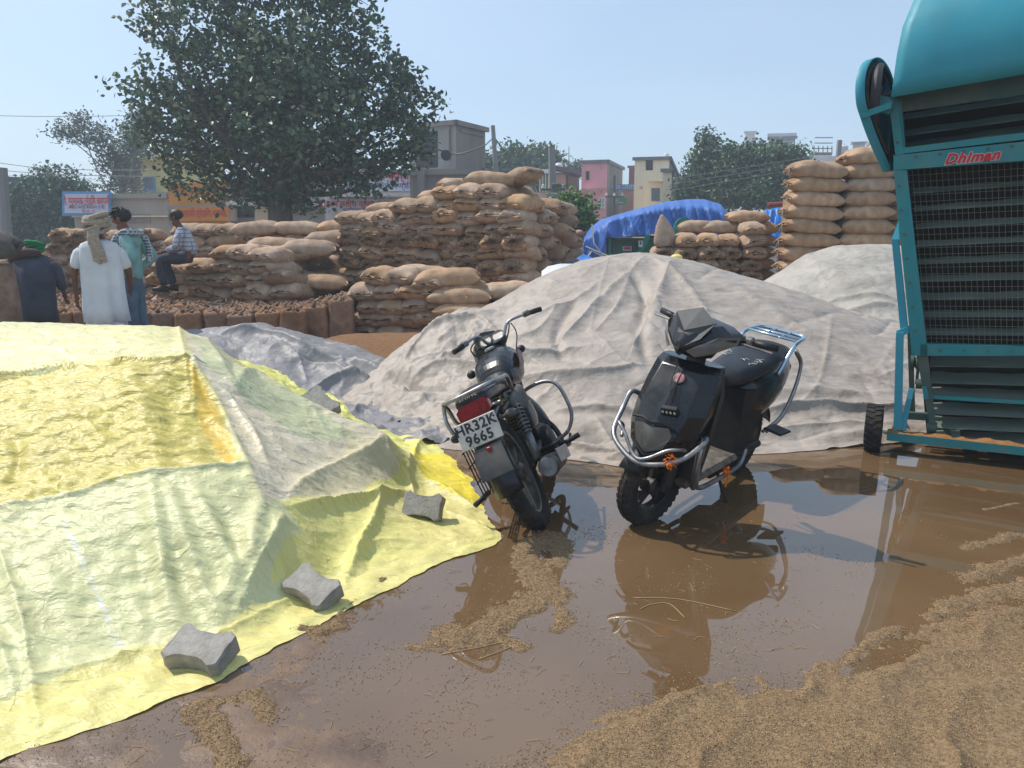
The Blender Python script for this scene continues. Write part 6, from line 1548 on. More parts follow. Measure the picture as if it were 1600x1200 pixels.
def sub_skin(name, J, chain_edges, radii, m, root, noise=.01, nsc=7, sub=1, extra={}):
    JJ = dict(J); JJ.update(extra); ns = []
    for a, b in chain_edges:
        for q in (a, b):
            if q not in ns: ns.append(q)
    return skin_obj(name, [JJ[n] for n in ns], [(ns.index(a), ns.index(b)) for a, b in chain_edges], [radii[n] for n in ns], m, root, sub=sub, noise=noise, nsc=nsc)
def lerp(a, b, t): return tuple(Vector(a) + (Vector(b) - Vector(a)) * t)
def hem_loft(name, rings, m, root, folds=7, amp=.02, n=48, seed=0):
    """hanging cloth: rings (centre, rx, ry), folds deepen downward"""
    R_ = []; k = len(rings)
    for i, (c, rx, ry) in enumerate(rings):
        q = i / (k - 1); r = []
        for j in range(n):
            t = 2 * math.pi * j / n
            w_ = 1 + amp / max(rx, .05) * (q ** 1.2) * (math.sin(folds * t + seed) + .6 * math.sin((folds + 4) * t + 2.1 * seed + q)) + .012 * float(vnoise(math.cos(t) * 3 + seed, q * 6 + math.sin(t) * 3, seed))
            r.append((c[0] + rx * w_ * math.cos(t), c[1] + ry * w_ * math.sin(t), c[2] + (.008 * math.sin(3 * t + seed) if i == k - 1 else 0)))
        R_.append(r)
    mb = MB(); mb.loft(R_, cap=False); o = mb.build(name, m, root, smooth=True); o.modifiers.new("solid", 'SOLIDIFY').thickness = .006; return o
# person in the white kurta, seen from behind
m_white = mat("white_cotton", srgb(206, 208, 214), srgb(190, 192, 198), nscale=4, rough=.85, bump=.3, bscale=24, bdist=.02)
m_turban = mat("wheat_turban_cloth", srgb(176, 162, 146), srgb(134, 120, 106), nscale=26, rough=.9, bump=.6, bscale=40, bdist=.02, stretch=(1, 1, 3))
pA = at(160, 430, 8.3)
root, J = make_person("person in a long white kurta and pale wheat turban, seen from behind", (pA[0], 8.3, 0.0), R(8), dict(elL=(-.27, -.03, 1.14), wrL=(-.29, .02, .89), elR=(.25, .06, 1.13), wrR=(.20, .20, .98),
                      nose=(-.05, .10, 1.59), chin=(-.03, .075, 1.53)), sk1)
hem_loft("kurta", [((0, 0, 1.475), .07, .06), ((0, -.01, 1.455), .12, .08), ((0, -.01, 1.43), .18, .10), ((0, -.01, 1.38), .212, .12), ((0, -.01, 1.28), .215, .14), ((0, -.01, 1.10), .215, .145), ((0, -.01, .92), .215, .155), ((.0, -.0, .74), .222, .165), ((.01, 0, .60), .226, .17)], m_white, root, folds=6, amp=.024, seed=3)
for s, sg in (('L', -1), ('R', 1)):
    mid = lerp(J['sh' + s], J['el' + s], .95); sub_skin("sleeve", J, [('sh' + s, 'c1'), ('c1', 'c2')], {'sh' + s: .075, 'c1': .070, 'c2': .074}, m_white, root, .012, 16, 1, {'c1': lerp(J['sh' + s], J['el' + s], .5), 'c2': mid})
hem_loft("dhoti", [((0, 0, .80), .17, .13), ((0, 0, .60), .20, .15), ((0, 0, .35), .19, .14), ((0, 0, .14), .17, .12)], m_white, root, folds=8, amp=.02, seed=5)
mb = MB()
hc = Vector((-.01, .005, 1.625))
for k in range(7):      # wound cloth
    a = .25 * math.sin(k * 1.9); P = []
    for j in range(20):
        t = 2 * math.pi * j / 20; P.append(hc + Vector(((.100 + .008 * (k % 3)) * math.cos(t), (.110 + .006 * (k % 2)) * math.sin(t), -.045 + .020 * k + .04 * math.sin(t + k * 1.3))))
    mb.tube(P, .026, n=7, closed=True)
mb.ell(hc + Vector((0, 0, .045)), (.10, .11, .065), 16, 8); mb.build("turban", m_turban, root, smooth=True)
mb = MB()
for k in range(5): mb.tube(spline([hc + Vector((-.03 + .02 * k, -.10, -.03)), (-.04 + .02 * k, -.155, 1.48), (-.01 + .022 * k, -.165, 1.36), (.0 + .026 * k, -.16, 1.25 - .015 * (k % 3))], 5), [.022, .022, .022, .021, .020] * 3 + [.016], n=6)
mb.build("turban_tail", m_turban, root, smooth=True)
# young person in teal shirt, profile to the left
m_tshirt = mat("teal_shirt_cloth", srgb(132, 172, 166), srgb(110, 152, 150), nscale=5, rough=.8, bump=.3, bscale=22, bdist=.02)
m_jeans = mat("blue_jeans", srgb(92, 112, 128), srgb(70, 88, 106), nscale=7, rough=.85, bump=.3, bscale=28, bdist=.015)
def check_mat(name, c1, c2, sc=22):
    m = mat(name, srgb(*c1), rough=.85, bump=.2, bscale=30); N = m.node_tree.nodes; L = m.node_tree.links; b = N['Principled BSDF']
    tc = N.new('ShaderNodeTexCoord'); sp = N.new('ShaderNodeSeparateXYZ'); L.new(tc.outputs['Object'], sp.inputs[0]); fs = []
    for ax in ('X', 'Y', 'Z'):
        mu = N.new('ShaderNodeMath'); mu.operation = 'MULTIPLY'; mu.inputs[1].default_value = sc; L.new(sp.outputs[ax], mu.inputs[0])
        fr = N.new('ShaderNodeMath'); fr.operation = 'FRACT'; L.new(mu.outputs[0], fr.inputs[0]); gt_ = N.new('ShaderNodeMath'); gt_.operation = 'LESS_THAN'; gt_.inputs[1].default_value = .32; L.new(fr.outputs[0], gt_.inputs[0]); fs.append(gt_)
    a1 = N.new('ShaderNodeMath'); a1.operation = 'MAXIMUM'; L.new(fs[0].outputs[0], a1.inputs[0]); L.new(fs[2].outputs[0], a1.inputs[1])
    x = N.new('ShaderNodeMix'); x.data_type = 'RGBA'; x.inputs[6].default_value = (*srgb(*c1), 1); x.inputs[7].default_value = (*srgb(*c2), 1); L.new(a1.outputs[0], x.inputs[0]); L.new(x.outputs[2], b.inputs['Base Color']); return m
m_check = check_mat("checked_scarf_cloth", (92, 98, 110), (176, 182, 190), 30); m_plaid = check_mat("pale_checked_shirt_cloth", (186, 188, 198), (134, 138, 154), 16)
pB = at(207, 430, 8.75)
root, J = make_person("young person in teal shirt and jeans with checked scarf, hand on hip, looking left", (pB[0], 8.75, 0.10), R(98),
    dict(neck=(0, .02, 1.46), head0=(0, .05, 1.53), head1=(0, .08, 1.60), head2=(0, .06, 1.665), nose=(0, .165, 1.565), chin=(0, .12, 1.51), elL=(-.30, -.12, 1.16), wrL=(-.20, .06, 1.04), elR=(.30, -.16, 1.17), wrR=(.19, .02, 1.02),
         knL=(-.09, .03, .50), anL=(-.09, -.05, .09), knR=(.12, .0, .50), anR=(.16, -.02, .09)), sk2)
sub_skin("shirt", J, [('c0', 'waist'), ('waist', 'chest'), ('chest', 'c1'), ('chest', 'shL'), ('chest', 'shR'), ('shL', 'elL'), ('shR', 'elR'), ('elL', 'c2'), ('elR', 'c3')],
         dict(c0=(.185, .145), waist=(.165, .12), chest=(.17, .12), c1=(.125, .095), shL=.080, shR=.080, elL=.060, elR=.060, c2=.05, c3=.05), m_tshirt, root, .014, 13, 2, dict(c0=(0, 0, .88), c1=(0, 0, 1.43), c2=lerp(J['elL'], J['wrL'], .8), c3=lerp(J['elR'], J['wrR'], .8)))
sub_skin("jeans", J, [('waist', 'pelvis'), ('pelvis', 'hipL'), ('pelvis', 'hipR'), ('hipL', 'knL'), ('knL', 'anL'), ('hipR', 'knR'), ('knR', 'anR')], dict(waist=(.10, .08), pelvis=(.155, .125), hipL=.10, hipR=.10, knL=.078, knR=.078, anL=.075, anR=.075), m_jeans, root, .012, 12, 2)
mb = MB()
for s, k in ((-1, 0), (1, 1)): mb.tube(spline([(s * .05, -.02, 1.47), (s * .12, .08, 1.40), (s * .13, .12, 1.28), (s * .12, .13, 1.14), (s * .13, .12, 1.06)], 4), [.03, .035, .04, .045, .045, .045, .045, .045, .045, .045, .045, .045, .045, .045, .05, .05, .05], n=8)
mb.tube(spline([(-.15, .06, 1.41), (-.17, -.02, 1.45), (-.10, -.10, 1.45), (0, -.11, 1.44), (.12, -.08, 1.45), (.15, .04, 1.41)], 4), .042, n=8)
mb.tube(spline([(.10, -.12, 1.42), (.12, -.16, 1.3), (.10, -.17, 1.12)], 4), .035, n=7); mb.build("scarf", m_check, root, smooth=True); mb = MB(); mb.ell((0, -.035, 1.36), (.15, .085, .10), 16, 10); mb.build("shirt_yoke", m_tshirt, root, smooth=True)
mb = MB(); h = Vector(J['head1']); mb.ell(h + Vector((0, -.022, .035)), (.088, .105, .082), 18, 12)
g = np.random.default_rng(2)
for k in range(60):
    d = Vector(g.normal(0, 1, 3)); d.z = abs(d.z) * .9 + .1; d.normalize(); 
    p = h + Vector((0, -.02, .035)) + Vector((d.x * .085, d.y * .10, d.z * .08)); mb.tube([p, p + d * .02 + Vector((0, .02, .0))], [.012, .003], n=4)
mb.build("hair", m_hair, root, smooth=True)
# seated person
m_dktrs = mat("dark_trouser_cloth", srgb(58, 60, 70), srgb(46, 48, 58), nscale=7, rough=.85, bump=.3, bscale=26)
pC = at(300, 402, 11.75)
root, J = make_person("seated person in pale checked shirt and dark trousers resting on the sack pile", (pC[0], 11.75, pC[2] - .97), R(100),
    dict(pelvis=(0, 0, .97), waist=(0, .03, 1.12), chest=(0, .09, 1.30), neck=(0, .15, 1.44), head0=(0, .18, 1.50), head1=(0, .205, 1.565), head2=(0, .19, 1.625), nose=(0, .29, 1.53), chin=(0, .25, 1.47),
         shL=(-.17, .10, 1.38), elL=(-.21, .16, 1.12), wrL=(-.07, .36, 1.06), shR=(.17, .10, 1.38), elR=(.21, .16, 1.12), wrR=(.06, .36, 1.07),
         hipL=(-.10, .04, .95), knL=(-.14, .44, .96), anL=(-.14, .40, .55), toL=(-.14, .54, .50), hipR=(.10, .04, .95), knR=(.12, .42, .93), anR=(.11, .32, .55), toR=(.11, .46, .50)), sk1)
sub_skin("shirt", J, [('c0', 'waist'), ('waist', 'chest'), ('chest', 'c1'), ('chest', 'shL'), ('chest', 'shR'), ('shL', 'elL'), ('shR', 'elR'), ('elL', 'c2'), ('elR', 'c3')],
         dict(c0=(.17, .13), waist=(.165, .125), chest=(.17, .125), c1=(.08, .07), shL=.078, shR=.078, elL=.062, elR=.062, c2=.05, c3=.05), m_plaid, root, .014, 13, 2, dict(c0=(0, -.02, .99), c1=(0, .13, 1.41), c2=lerp(J['elL'], J['wrL'], .8), c3=lerp(J['elR'], J['wrR'], .8)))
sub_skin("trousers", J, [('waist', 'pelvis'), ('pelvis', 'hipL'), ('pelvis', 'hipR'), ('hipL', 'knL'), ('knL', 'anL'), ('hipR', 'knR'), ('knR', 'anR')], dict(waist=(.10, .08), pelvis=(.155, .13), hipL=.10, hipR=.10, knL=.078, knR=.078, anL=.066, anR=.066), m_dktrs, root, .012, 12, 2)
mb = MB(); h = Vector(J['head1']); mb.ell(h + Vector((0, -.03, .035)), (.086, .10, .08), 18, 12); mb.build("hair", m_hair, root, smooth=True)
for q in 'LR':
    mb = MB(); a, t = Vector(J['an' + q]), Vector(J['to' + q]); mb.loft([oval(a.x, a.y - .06 + .22 * k / 5, a.z - .045, .045 * (1 - .1 * abs(k - 3)), .05 - .005 * k, e=.7) for k in range(6)]); mb.build("shoe", m_plas, root, smooth=True)
# stooping person with green head cloth at the left
m_green = mat("green_head_cloth", srgb(20, 122, 72), srgb(14, 100, 58), nscale=9, rough=.8, bump=.4, bscale=30)
m_shawl = mat("slate_shawl_cloth", srgb(66, 72, 84), srgb(50, 54, 66), nscale=6, rough=.9, bump=.4, bscale=24, bdist=.02)
m_maroon = mat("maroon_cloth", srgb(84, 62, 60), srgb(70, 52, 52), nscale=8, rough=.9, bump=.4, bscale=24)
pD = at(50, 450, 9.2)
root, J = make_person("stooping person in dark slate shawl and green head cloth at the left edge", (pD[0], 9.2, -.02), R(14),
    dict(waist=(0, .05, 1.06), chest=(0, .14, 1.18), neck=(0, .20, 1.27), head0=(0, .22, 1.32), head1=(-.0, .25, 1.37), head2=(0, .24, 1.43), nose=(-.02, .34, 1.33), chin=(-.01, .30, 1.28),
         shL=(-.17, .13, 1.24), elL=(-.28, .18, 1.06), wrL=(-.30, .34, 1.12), shR=(.18, .13, 1.24), elR=(.27, .10, 1.02), wrR=(.27, .22, .84)), sk1)
hem_loft("shawl", [((0, .20, 1.31), .08, .07), ((0, .17, 1.28), .17, .11), ((0, .13, 1.22), .225, .15), ((0, .08, 1.08), .245, .17), ((0, .03, .88), .235, .17), ((0, .0, .68), .24, .17), ((0, 0, .45), .25, .18)], m_shawl, root, folds=7, amp=.018, seed=7)
sub_skin("sleeve", J, [('shR', 'elR'), ('elR', 'c')], {'shR': .085, 'elR': .075, 'c': .06}, m_shawl, root, .012, 14, 1, {'c': lerp(J['elR'], J['wrR'], .8)})
sub_skin("sleeve", J, [('shL', 'elL'), ('elL', 'c')], {'shL': .085, 'elL': .075, 'c': .06}, m_maroon, root, .012, 14, 1, {'c': lerp(J['elL'], J['wrL'], .8)})
sub_skin("trousers", J, [('waist', 'pelvis'), ('pelvis', 'hipL'), ('pelvis', 'hipR'), ('hipL', 'knL'), ('knL', 'anL'), ('hipR', 'knR'), ('knR', 'anR')], dict(waist=(.10, .08), pelvis=(.15, .12), hipL=.09, hipR=.09, knL=.07, knR=.07, anL=.065, anR=.065), m_shawl, root, .012, 12, 1)
mb = MB(); mb.tube(spline([(-.24, .22, 1.16), (-.16, .10, 1.30), (0, .06, 1.335), (.10, .08, 1.32)], 5), [.05, .06, .07, .07, .07, .065, .065, .065, .06, .06, .055, .05, .05, .045, .045, .04], n=9); mb.build("shoulder_cloth", m_maroon, root, smooth=True)
mb = MB(); h = Vector(J['head1'])
for k in range(5):
    P = [h + Vector(((.088 + .006 * (k % 2)) * math.cos(t), (.100) * math.sin(t), -.01 + .022 * k + .02 * math.sin(t + k))) for t in [2 * math.pi * j / 18 for j in range(18)]]; mb.tube(P, .020, n=6, closed=True)
mb.ell(h + Vector((0, 0, .05)), (.09, .10, .06), 16, 8); mb.build("head_cloth", m_green, root, smooth=True)
# far person in white by the blue load
pE = at(905, 380, 17.2)
root, J = make_person("distant person in a white shirt and pale cap standing left of the blue load", (pE[0], 17.2, -.05), R(20), {}, sk2)
sub_skin("shirt", J, [('c0', 'waist'), ('waist', 'chest'), ('chest', 'c1'), ('chest', 'shL'), ('chest', 'shR'), ('shL', 'elL'), ('shR', 'elR'), ('elL', 'wrL'), ('elR', 'wrR')],
         dict(c0=(.18, .13), waist=(.17, .125), chest=(.17, .12), c1=(.08, .07), shL=.078, shR=.078, elL=.062, elR=.062, wrL=.045, wrR=.045), m_white, root, .012, 13, 1, dict(c0=(0, 0, .84), c1=(0, 0, 1.43)))
sub_skin("trousers", J, [('waist', 'pelvis'), ('pelvis', 'hipL'), ('pelvis', 'hipR'), ('hipL', 'knL'), ('knL', 'anL'), ('hipR', 'knR'), ('knR', 'anR')], dict(waist=(.10, .08), pelvis=(.15, .12), hipL=.09, hipR=.09, knL=.07, knR=.07, anL=.065, anR=.065), m_dktrs, root, .01, 12, 1)
mb = MB(); mb.ell(Vector(J['head1']) + Vector((0, 0, .035)), (.095, .11, .07), 16, 8); mb.build("cap", mat("pinkish_cap", srgb(176, 130, 122), rough=.9), root, smooth=True)
# load at the very left: a tall brown sack with a dark one slumped on it
pF = at(2, 450, 8.1)
mb = MB(); R_ = []
for i in range(16):
    q = i / 15; r = []
    for j in range(28):
        t = 2 * math.pi * j / 28; f = 1 + .05 * math.sin(4 * t + 3 * q) + .04 * float(vnoise(math.cos(t) * 2, q * 4, 4)); r.append((.19 * f * (1 - .25 * max(0, q - .8) / .2) * math.copysign(abs(math.cos(t)) ** .8, math.cos(t)), .17 * f * math.sin(t), 1.22 * q))
    R_.append(r)
mb.loft(R_); o = mb.build("tall_sack", m_jute2, None, smooth=True, loc=(pF[0] - .03, 8.1, 0)); set_tags(o, 'tall upright brown sack at the left edge beside the stooping person', 'sack')
o = ob("jute_sack", bag_mesh(41, L=.62, W=.44, T=.30), None, (pF[0] - .13, 8.1, 1.37), (.1, -.12, .3)); o.data.materials.append(mat("dark_sack_cloth", srgb(92, 84, 78), srgb(74, 68, 64), nscale=9, rough=.9, bump=.4, weave=55)); set_tags(o, 'dark grey sack slumped over the tall one at the left edge', 'sack')
# ================================================================== BUILDINGS AND STREET BEHIND
def wall_mat(name, c, stain=(120, 116, 112), amt=.35, sc=.5): 
    return mat(name, srgb(*c), srgb(max(c[0] - 16, 0), max(c[1] - 15, 0), max(c[2] - 13, 0)), nscale=.8, rough=.9, dirt=srgb(*stain), dirt_scale=sc, dirt_amt=amt, bump=.15, bscale=6, stretch=(1.6, 1.6, .35))
m_dark = mat("dark_opening", srgb(52, 50, 54), rough=.5); m_glass = mat("window_glass", srgb(70, 84, 96), rough=.12, spec=.7); m_frame = mat("window_frame_paint", srgb(206, 204, 200), rough=.6)
m_sheetw = mat("whitewash", srgb(214, 210, 204), srgb(190, 186, 182), nscale=.9, rough=.9, dirt=srgb(140, 132, 126), dirt_scale=.7, dirt_amt=.35)
class Bld:
    """block with one corner edge towards the camera: left face and right face"""
    def __init__(s, name, label, pxL, pxC, pxR, ytop, Y, t, mL, mR=None, cat="building", z0=-.2, depth=None, parapet=True, mid=None):
        s.t = R(t); s.C = np.array([(pxC - 800) / FPX * Y * 1.0, Y]); s.dL = np.array([-math.cos(s.t), math.sin(s.t)]); s.dR = np.array([math.sin(s.t), math.cos(s.t)])
        for _ in range(2):      # put the corner exactly on its picture column
            p = at(pxC, ytop, Y); s.C = np.array([p[0], Y]); s.ztop = p[2]
        def length(d, px):
            lo, hi = 0.0, 80.0
            f = lambda q: px_of((s.C[0] + d[0] * q, s.C[1] + d[1] * q, s.ztop))[0]
            up = f(1.0) > f(0.0)
            for _ in range(40):
                m_ = (lo + hi) / 2
                if (f(m_) < px) == up: lo = m_
                else: hi = m_
            return lo
        s.lL = length(s.dL, pxL) if pxL is not None else 4.0; s.lR = length(s.dR, pxR) if pxR is not None else (depth or 6.0)
        if depth and pxR is None: s.lR = depth
        s.root = thing(name, label, cat, (s.C[0], s.C[1], 0)); mb = MB(); a = Vector((0, 0, 0)); L_ = Vector((*s.dL, 0)) * s.lL; Rr = Vector((*s.dR, 0)) * s.lR; up = Vector((0, 0, 1))
        q = [a, L_, L_ + Rr, Rr]; V = [p + up * z0 for p in q] + [p + up * s.ztop for p in q]; s.L_, s.R_ = L_, Rr
        me = me_from("wall", V, [(0, 1, 5, 4), (1, 2, 6, 5), (2, 3, 7, 6), (3, 0, 4, 7), (4, 5, 6, 7)], smooth=False, mats=[mL, mR or mL], midx=[0, 0, 1, 1, 0]); ob("wall", me, s.root)
        if parapet:
            mb = MB(); h = .12; o_ = .12
            for p0, p1 in ((a, L_), (a, Rr)):
                d = (p1 - p0).normalized(); n = Vector((0, 0, 1)).cross(d); 
                if n.dot(-(L_ + Rr)) < 0: n = -n
                qv = [p0 - d * o_, p1 + d * o_, p1 + d * o_ + n * o_, p0 - d * o_ + n * o_]; mb.add([v + up * (s.ztop - h) for v in qv] + [v + up * (s.ztop + .05) for v in qv], [(0, 1, 2, 3), (7, 6, 5, 4), (0, 4, 5, 1), (1, 5, 6, 2), (2, 6, 7, 3), (3, 7, 4, 0)])
            mb.build("parapet", mR or mL, s.root)
    def pt(s, face, px, py, out=0.0):
        d = s.dL if face == 'L' else s.dR; n = np.array([d[1], -d[0]]);
        o2 = s.dR if face == 'L' else s.dL
        if n @ o2 > 0: n = -n
        r = ray(px, py); t = (s.C @ n + out) / (r[:2] @ n); p = r * t; return Vector((p[0] - s.C[0], p[1] - s.C[1], p[2] + CAMH)), Vector((n[0], n[1], 0))
    def rect(s, face, x0, y0, x1, y1, m, name="window", out=.03, parent=None, thick=.04):
        a, n = s.pt(face, x0, y0, out); b_, _ = s.pt(face, x1, y0, out); c, _ = s.pt(face, x1, y1, out); d, _ = s.pt(face, x0, y1, out)
        b2 = Vector((b_.x, b_.y, (b_.z + a.z) / 2)); a2 = Vector((a.x, a.y, (b_.z + a.z) / 2)); zc = (c.z + d.z) / 2; c2 = Vector((c.x, c.y, zc)); d2 = Vector((d.x, d.y, zc))
        q = [a2, b2, c2, d2]; mb = MB(); mb.add(q + [v - n * thick for v in q], [(0, 1, 2, 3), (7, 6, 5, 4), (0, 4, 5, 1), (1, 5, 6, 2), (2, 6, 7, 3), (3, 7, 4, 0)]); return mb.build(name, m, parent or s.root)
    def window(s, face, x0, y0, x1, y1, grid=(1, 1), frame=m_frame, glass=m_glass, bw=.06):
        """recess with frame, bars and panes"""
        a, n = s.pt(face, x0, y0, .02); b_, _ = s.pt(face, x1, y0, .02); d, _ = s.pt(face, x0, y1, .02)
        zt = (a.z + b_.z) / 2; zb = d.z; a = Vector((a.x, a.y, zt)); w_ = Vector((b_.x - a.x, b_.y - a.y, 0)); W_ = w_.length; w_.normalize(); H = zt - zb
        mb = MB()
        def bar(u0, v0, u1, v1, t=.05):
            q = [a + w_ * u0 - Vector((0, 0, v0)), a + w_ * u1 - Vector((0, 0, v0)), a + w_ * u1 - Vector((0, 0, v1)), a + w_ * u0 - Vector((0, 0, v1))]
            mb.add([v + n * t for v in q] + [v - n * .02 for v in q], [(0, 1, 2, 3), (7, 6, 5, 4), (0, 4, 5, 1), (1, 5, 6, 2), (2, 6, 7, 3), (3, 7, 4, 0)])
        bar(0, 0, W_, bw); bar(0, H - bw, W_, H); bar(0, bw, bw, H - bw); bar(W_ - bw, bw, W_, H - bw)
        for i in range(1, grid[0]): bar(W_ * i / grid[0] - bw / 2, bw, W_ * i / grid[0] + bw / 2, H - bw, .045)
        for j in range(1, grid[1]): bar(bw, H * j / grid[1] - bw / 2, W_ - bw, H * j / grid[1] + bw / 2, .04)
        fr = mb.build("window", frame, s.root); mb = MB(); q = [a, a + w_ * W_, a + w_ * W_ - Vector((0, 0, H)), a - Vector((0, 0, H))]; mb.add([v + n * .012 for v in q], [(0, 1, 2, 3)]); mb.build("pane", glass, fr); return fr
    def text(s, face, body, px, py, size, m, parent, out=.06, sx=1.0, **kw):
        p, n = s.pt(face, px, py, out); d = Vector((0, 0, 1)).cross(n); 
        if d.x < 0: d = -d
        o = text_mesh(body, size, m, "lettering", parent, M=face_M(p, d, (0, 0, 1), .0), **kw); o.scale.x = sx; return o
def tank(px, py0, py1, Y, m, label):
    """ribbed plastic water tank"""
    a, b_ = at(px, py1, Y), at(px, py0, Y); h = b_[2] - a[2]; r = h * .55; pr = [(0, 0), (r, 0)]
    for k in range(5): pr += [(r, h * (.05 + .14 * k)), (r * 1.04, h * (.08 + .14 * k)), (r * 1.04, h * (.12 + .14 * k)), (r, h * (.15 + .14 * k))]
    pr += [(r * .8, h * .86), (r * .35, h * .93), (r * .35, h), (0, h)]; mb = MB(); mb.lathe(pr, 24, 'z'); o = mb.build("water_tank", m, None, auto=40, loc=tuple(a)); return set_tags(o, label, 'water tank')
m_yel = wall_mat("yellow_plaster", (242, 228, 154)); m_yel2 = wall_mat("yellow_plaster_shade_side", (226, 212, 142)); m_beige = wall_mat("beige_plaster", (176, 168, 154)); m_grey = wall_mat("grey_plaster", (164, 160, 156), (104, 100, 98), .55, .7)
m_conc2 = wall_mat("bare_concrete", (150, 142, 134), (104, 96, 90), .6, .6); m_pink = wall_mat("pink_plaster", (240, 170, 180), (200, 150, 156), .25); m_cream = wall_mat("cream_plaster", (246, 230, 198), (190, 174, 150), .25)
m_slate = wall_mat("dark_slate_wall", (84, 86, 94), (64, 64, 70), .5); m_peach = wall_mat("peach_plaster", (214, 166, 148), (170, 140, 130), .3); m_wh = wall_mat("white_plaster", (234, 232, 230), (176, 172, 168), .3); m_side_shade = wall_mat("shaded_side_wall", (128, 130, 134), (100, 100, 104), .5, .8)  # last colour greys right-hand house walls to stand for shade
m_orange = mat("orange_paint", srgb(226, 150, 48), srgb(212, 136, 44), nscale=.6, rough=.7); m_blue_b = mat("sign_blue_border", srgb(86, 150, 204), rough=.5); m_signw = mat("sign_white", srgb(206, 208, 220), rough=.5); m_tred = mat("sign_red_letters", srgb(206, 50, 62), rough=.5); m_tblue = mat("sign_blue_letters", srgb(58, 70, 150), rough=.5)
m_tankw = mat("white_tank_plastic", srgb(208, 210, 212), rough=.4)
# dark shed on the left
B = Bld("dark_shed", "long dark slate walled building behind the trees at the left edge", -120, 84, 98, 279, 36, -8, m_slate)
# yellow house
B = Bld("yellow_house", "yellow two storey house with flat slab roof behind the big tree", 198, 330, 350, 244, 42, 6, m_yel)
B.rect('L', 184, 240, 335, 250, m_yel, "roof_slab", out=.7, thick=.7); B.window('L', 206, 258, 217, 271, (1, 1), m_peach, m_dark); B.window('L', 224, 276, 241, 298, (1, 1), m_blue_b, m_glass); B.rect('L', 196, 300, 335, 304, m_beige, "ledge", out=.3, thick=.3)
tank(255, 216, 242, 43, m_tankw, "white plastic water tank on the yellow house roof")
# low shops with signs
B = Bld("plaster_shop", "low beige shop with a white and blue hoarding at the left", 112, 262, 275, 305, 30, 3, m_beige)
B.rect('L', 112, 337, 262, 339, m_cream, "ledge", out=.15, thick=.15); B.rect('L', 192, 334, 235, 349, m_conc2, "shutter", out=.03)
sg = thing("hoarding", "white shop hoarding with blue border and red Hindi lettering", "sign", (B.C[0], B.C[1], 0))
B.rect('L', 97, 299, 173, 337, m_blue_b, "frame", out=.30, parent=sg); B.rect('L', 101, 303, 169, 333, m_signw, "board", out=.33, parent=sg)
B.text('L', "मै. गुरुनानक ट्रेडिंग कम्पनी", 135, 315, .40, m_tred, sg, out=.36, sx=.46, offset=.006); B.text('L', "अनाज मण्डी कमीशन एजेंट", 135, 324, .18, m_tblue, sg, out=.36, sx=.8); B.text('L', "98120  45", 138, 330, .13, m_tred, sg, out=.36)
B = Bld("orange_shop", "shop with an orange painted upper wall and orange signboard", 262, 345, 352, 288, 28, 6, m_orange)
B.rect('L', 261, 321, 346, 328, m_grey, "lintel", out=.35, thick=.35); B.rect('L', 263, 328, 272, 352, m_grey, "pillar", out=.1, thick=.1)
sg = thing("signboard", "orange shop signboard with faded red lettering below the lintel", "sign", (B.C[0], B.C[1], 0)); B.rect('L', 273, 324, 357, 345, m_orange, "board", out=.42, parent=sg)
B.text('L', "बालाजी ट्रेडिंग कंपनी", 315, 334, .34, m_tred, sg, out=.46, sx=.66, offset=.004)
B = Bld("grey_shop", "grey plastered shop wall behind the big tree trunk", 352, 505, 515, 283, 28.5, 2, m_grey)
B.rect('L', 366, 322, 398, 340, m_dark, "shutter", out=.03); B.rect('L', 358, 300, 367, 345, m_wh, "pillar", out=.25, thick=.25); B.rect('L', 398, 318, 432, 345, m_cream, "panel", out=.05); B.rect('L', 352, 316, 505, 321, m_wh, "ledge", out=.5, thick=.5)
B = Bld("white_shop", "white shop front with two hoardings partly hidden by the big tree", 505, 652, 668, 268, 27, 4, m_wh)
for nm, (y0, y1), lab in (("hoarding", (266, 299), "white upper hoarding with red and blue lettering on the shop by the grey tower"), ("hoarding", (311, 331), "lower white hoarding with red lettering just above the sacks")):
    sg = thing(nm, lab, "sign", (B.C[0], B.C[1], 0)); B.rect('L', 508, y0, 648 if y0 < 300 else 618, y1, m_signw, "board", out=.12, parent=sg)
    if y0 < 300: B.text('L', "मै. बंसल ट्रेडिंग कम्पनी", 580, 277, .34, m_tred, sg, out=.15, sx=1.1, offset=.004); B.text('L', "आढ़ती अनाज मण्डी", 590, 291, .26, m_tblue, sg, out=.15, sx=1.2)
    else: B.text('L', "श्री राम सतीश कुमार एण्ड सन्स", 565, 319, .27, m_tred, sg, out=.15, sx=1.0, offset=.003); B.text('L', "कमीशन एजेंट", 560, 328, .16, m_tblue, sg, out=.15, sx=1.4)
B.rect('L', 505, 301, 652, 307, m_wh, "ledge", out=.6, thick=.6)
# grey tower
B = Bld("grey_tower", "bare grey concrete block three storeys high right of the big tree", 640, 712, 758, 190, 29, 28, m_grey, m_conc2)  # right face takes a browner grey that stands for its shade
B.rect('L', 650, 206, 683, 262, m_dark, "dark_opening", out=.03); B.rect('L', 701, 190, 702, 250, m_conc2, "downpipe", out=.08, thick=.08); B.rect('R', 720, 206, 758, 210, m_conc2, "ledge", out=.05)
B = Bld("yard_wall", "stained grey white boundary wall at the foot of the grey tower", 640, 752, 770, 266, 25, 14, m_grey, cat="wall"); B.rect('L', 690, 300, 730, 312, m_dark, "opening", out=.03); B.rect('L', 690, 298, 732, 301, m_conc2, "lintel", out=.2, thick=.2)
B.rect('L', 652, 262, 662, 330, m_grey, "pillar", out=.25, thick=.3)
B = Bld("far_wall", "low hazy grey wall between the tower and the small house", 752, 832, 850, 292, 34, 3, m_grey, cat="wall")
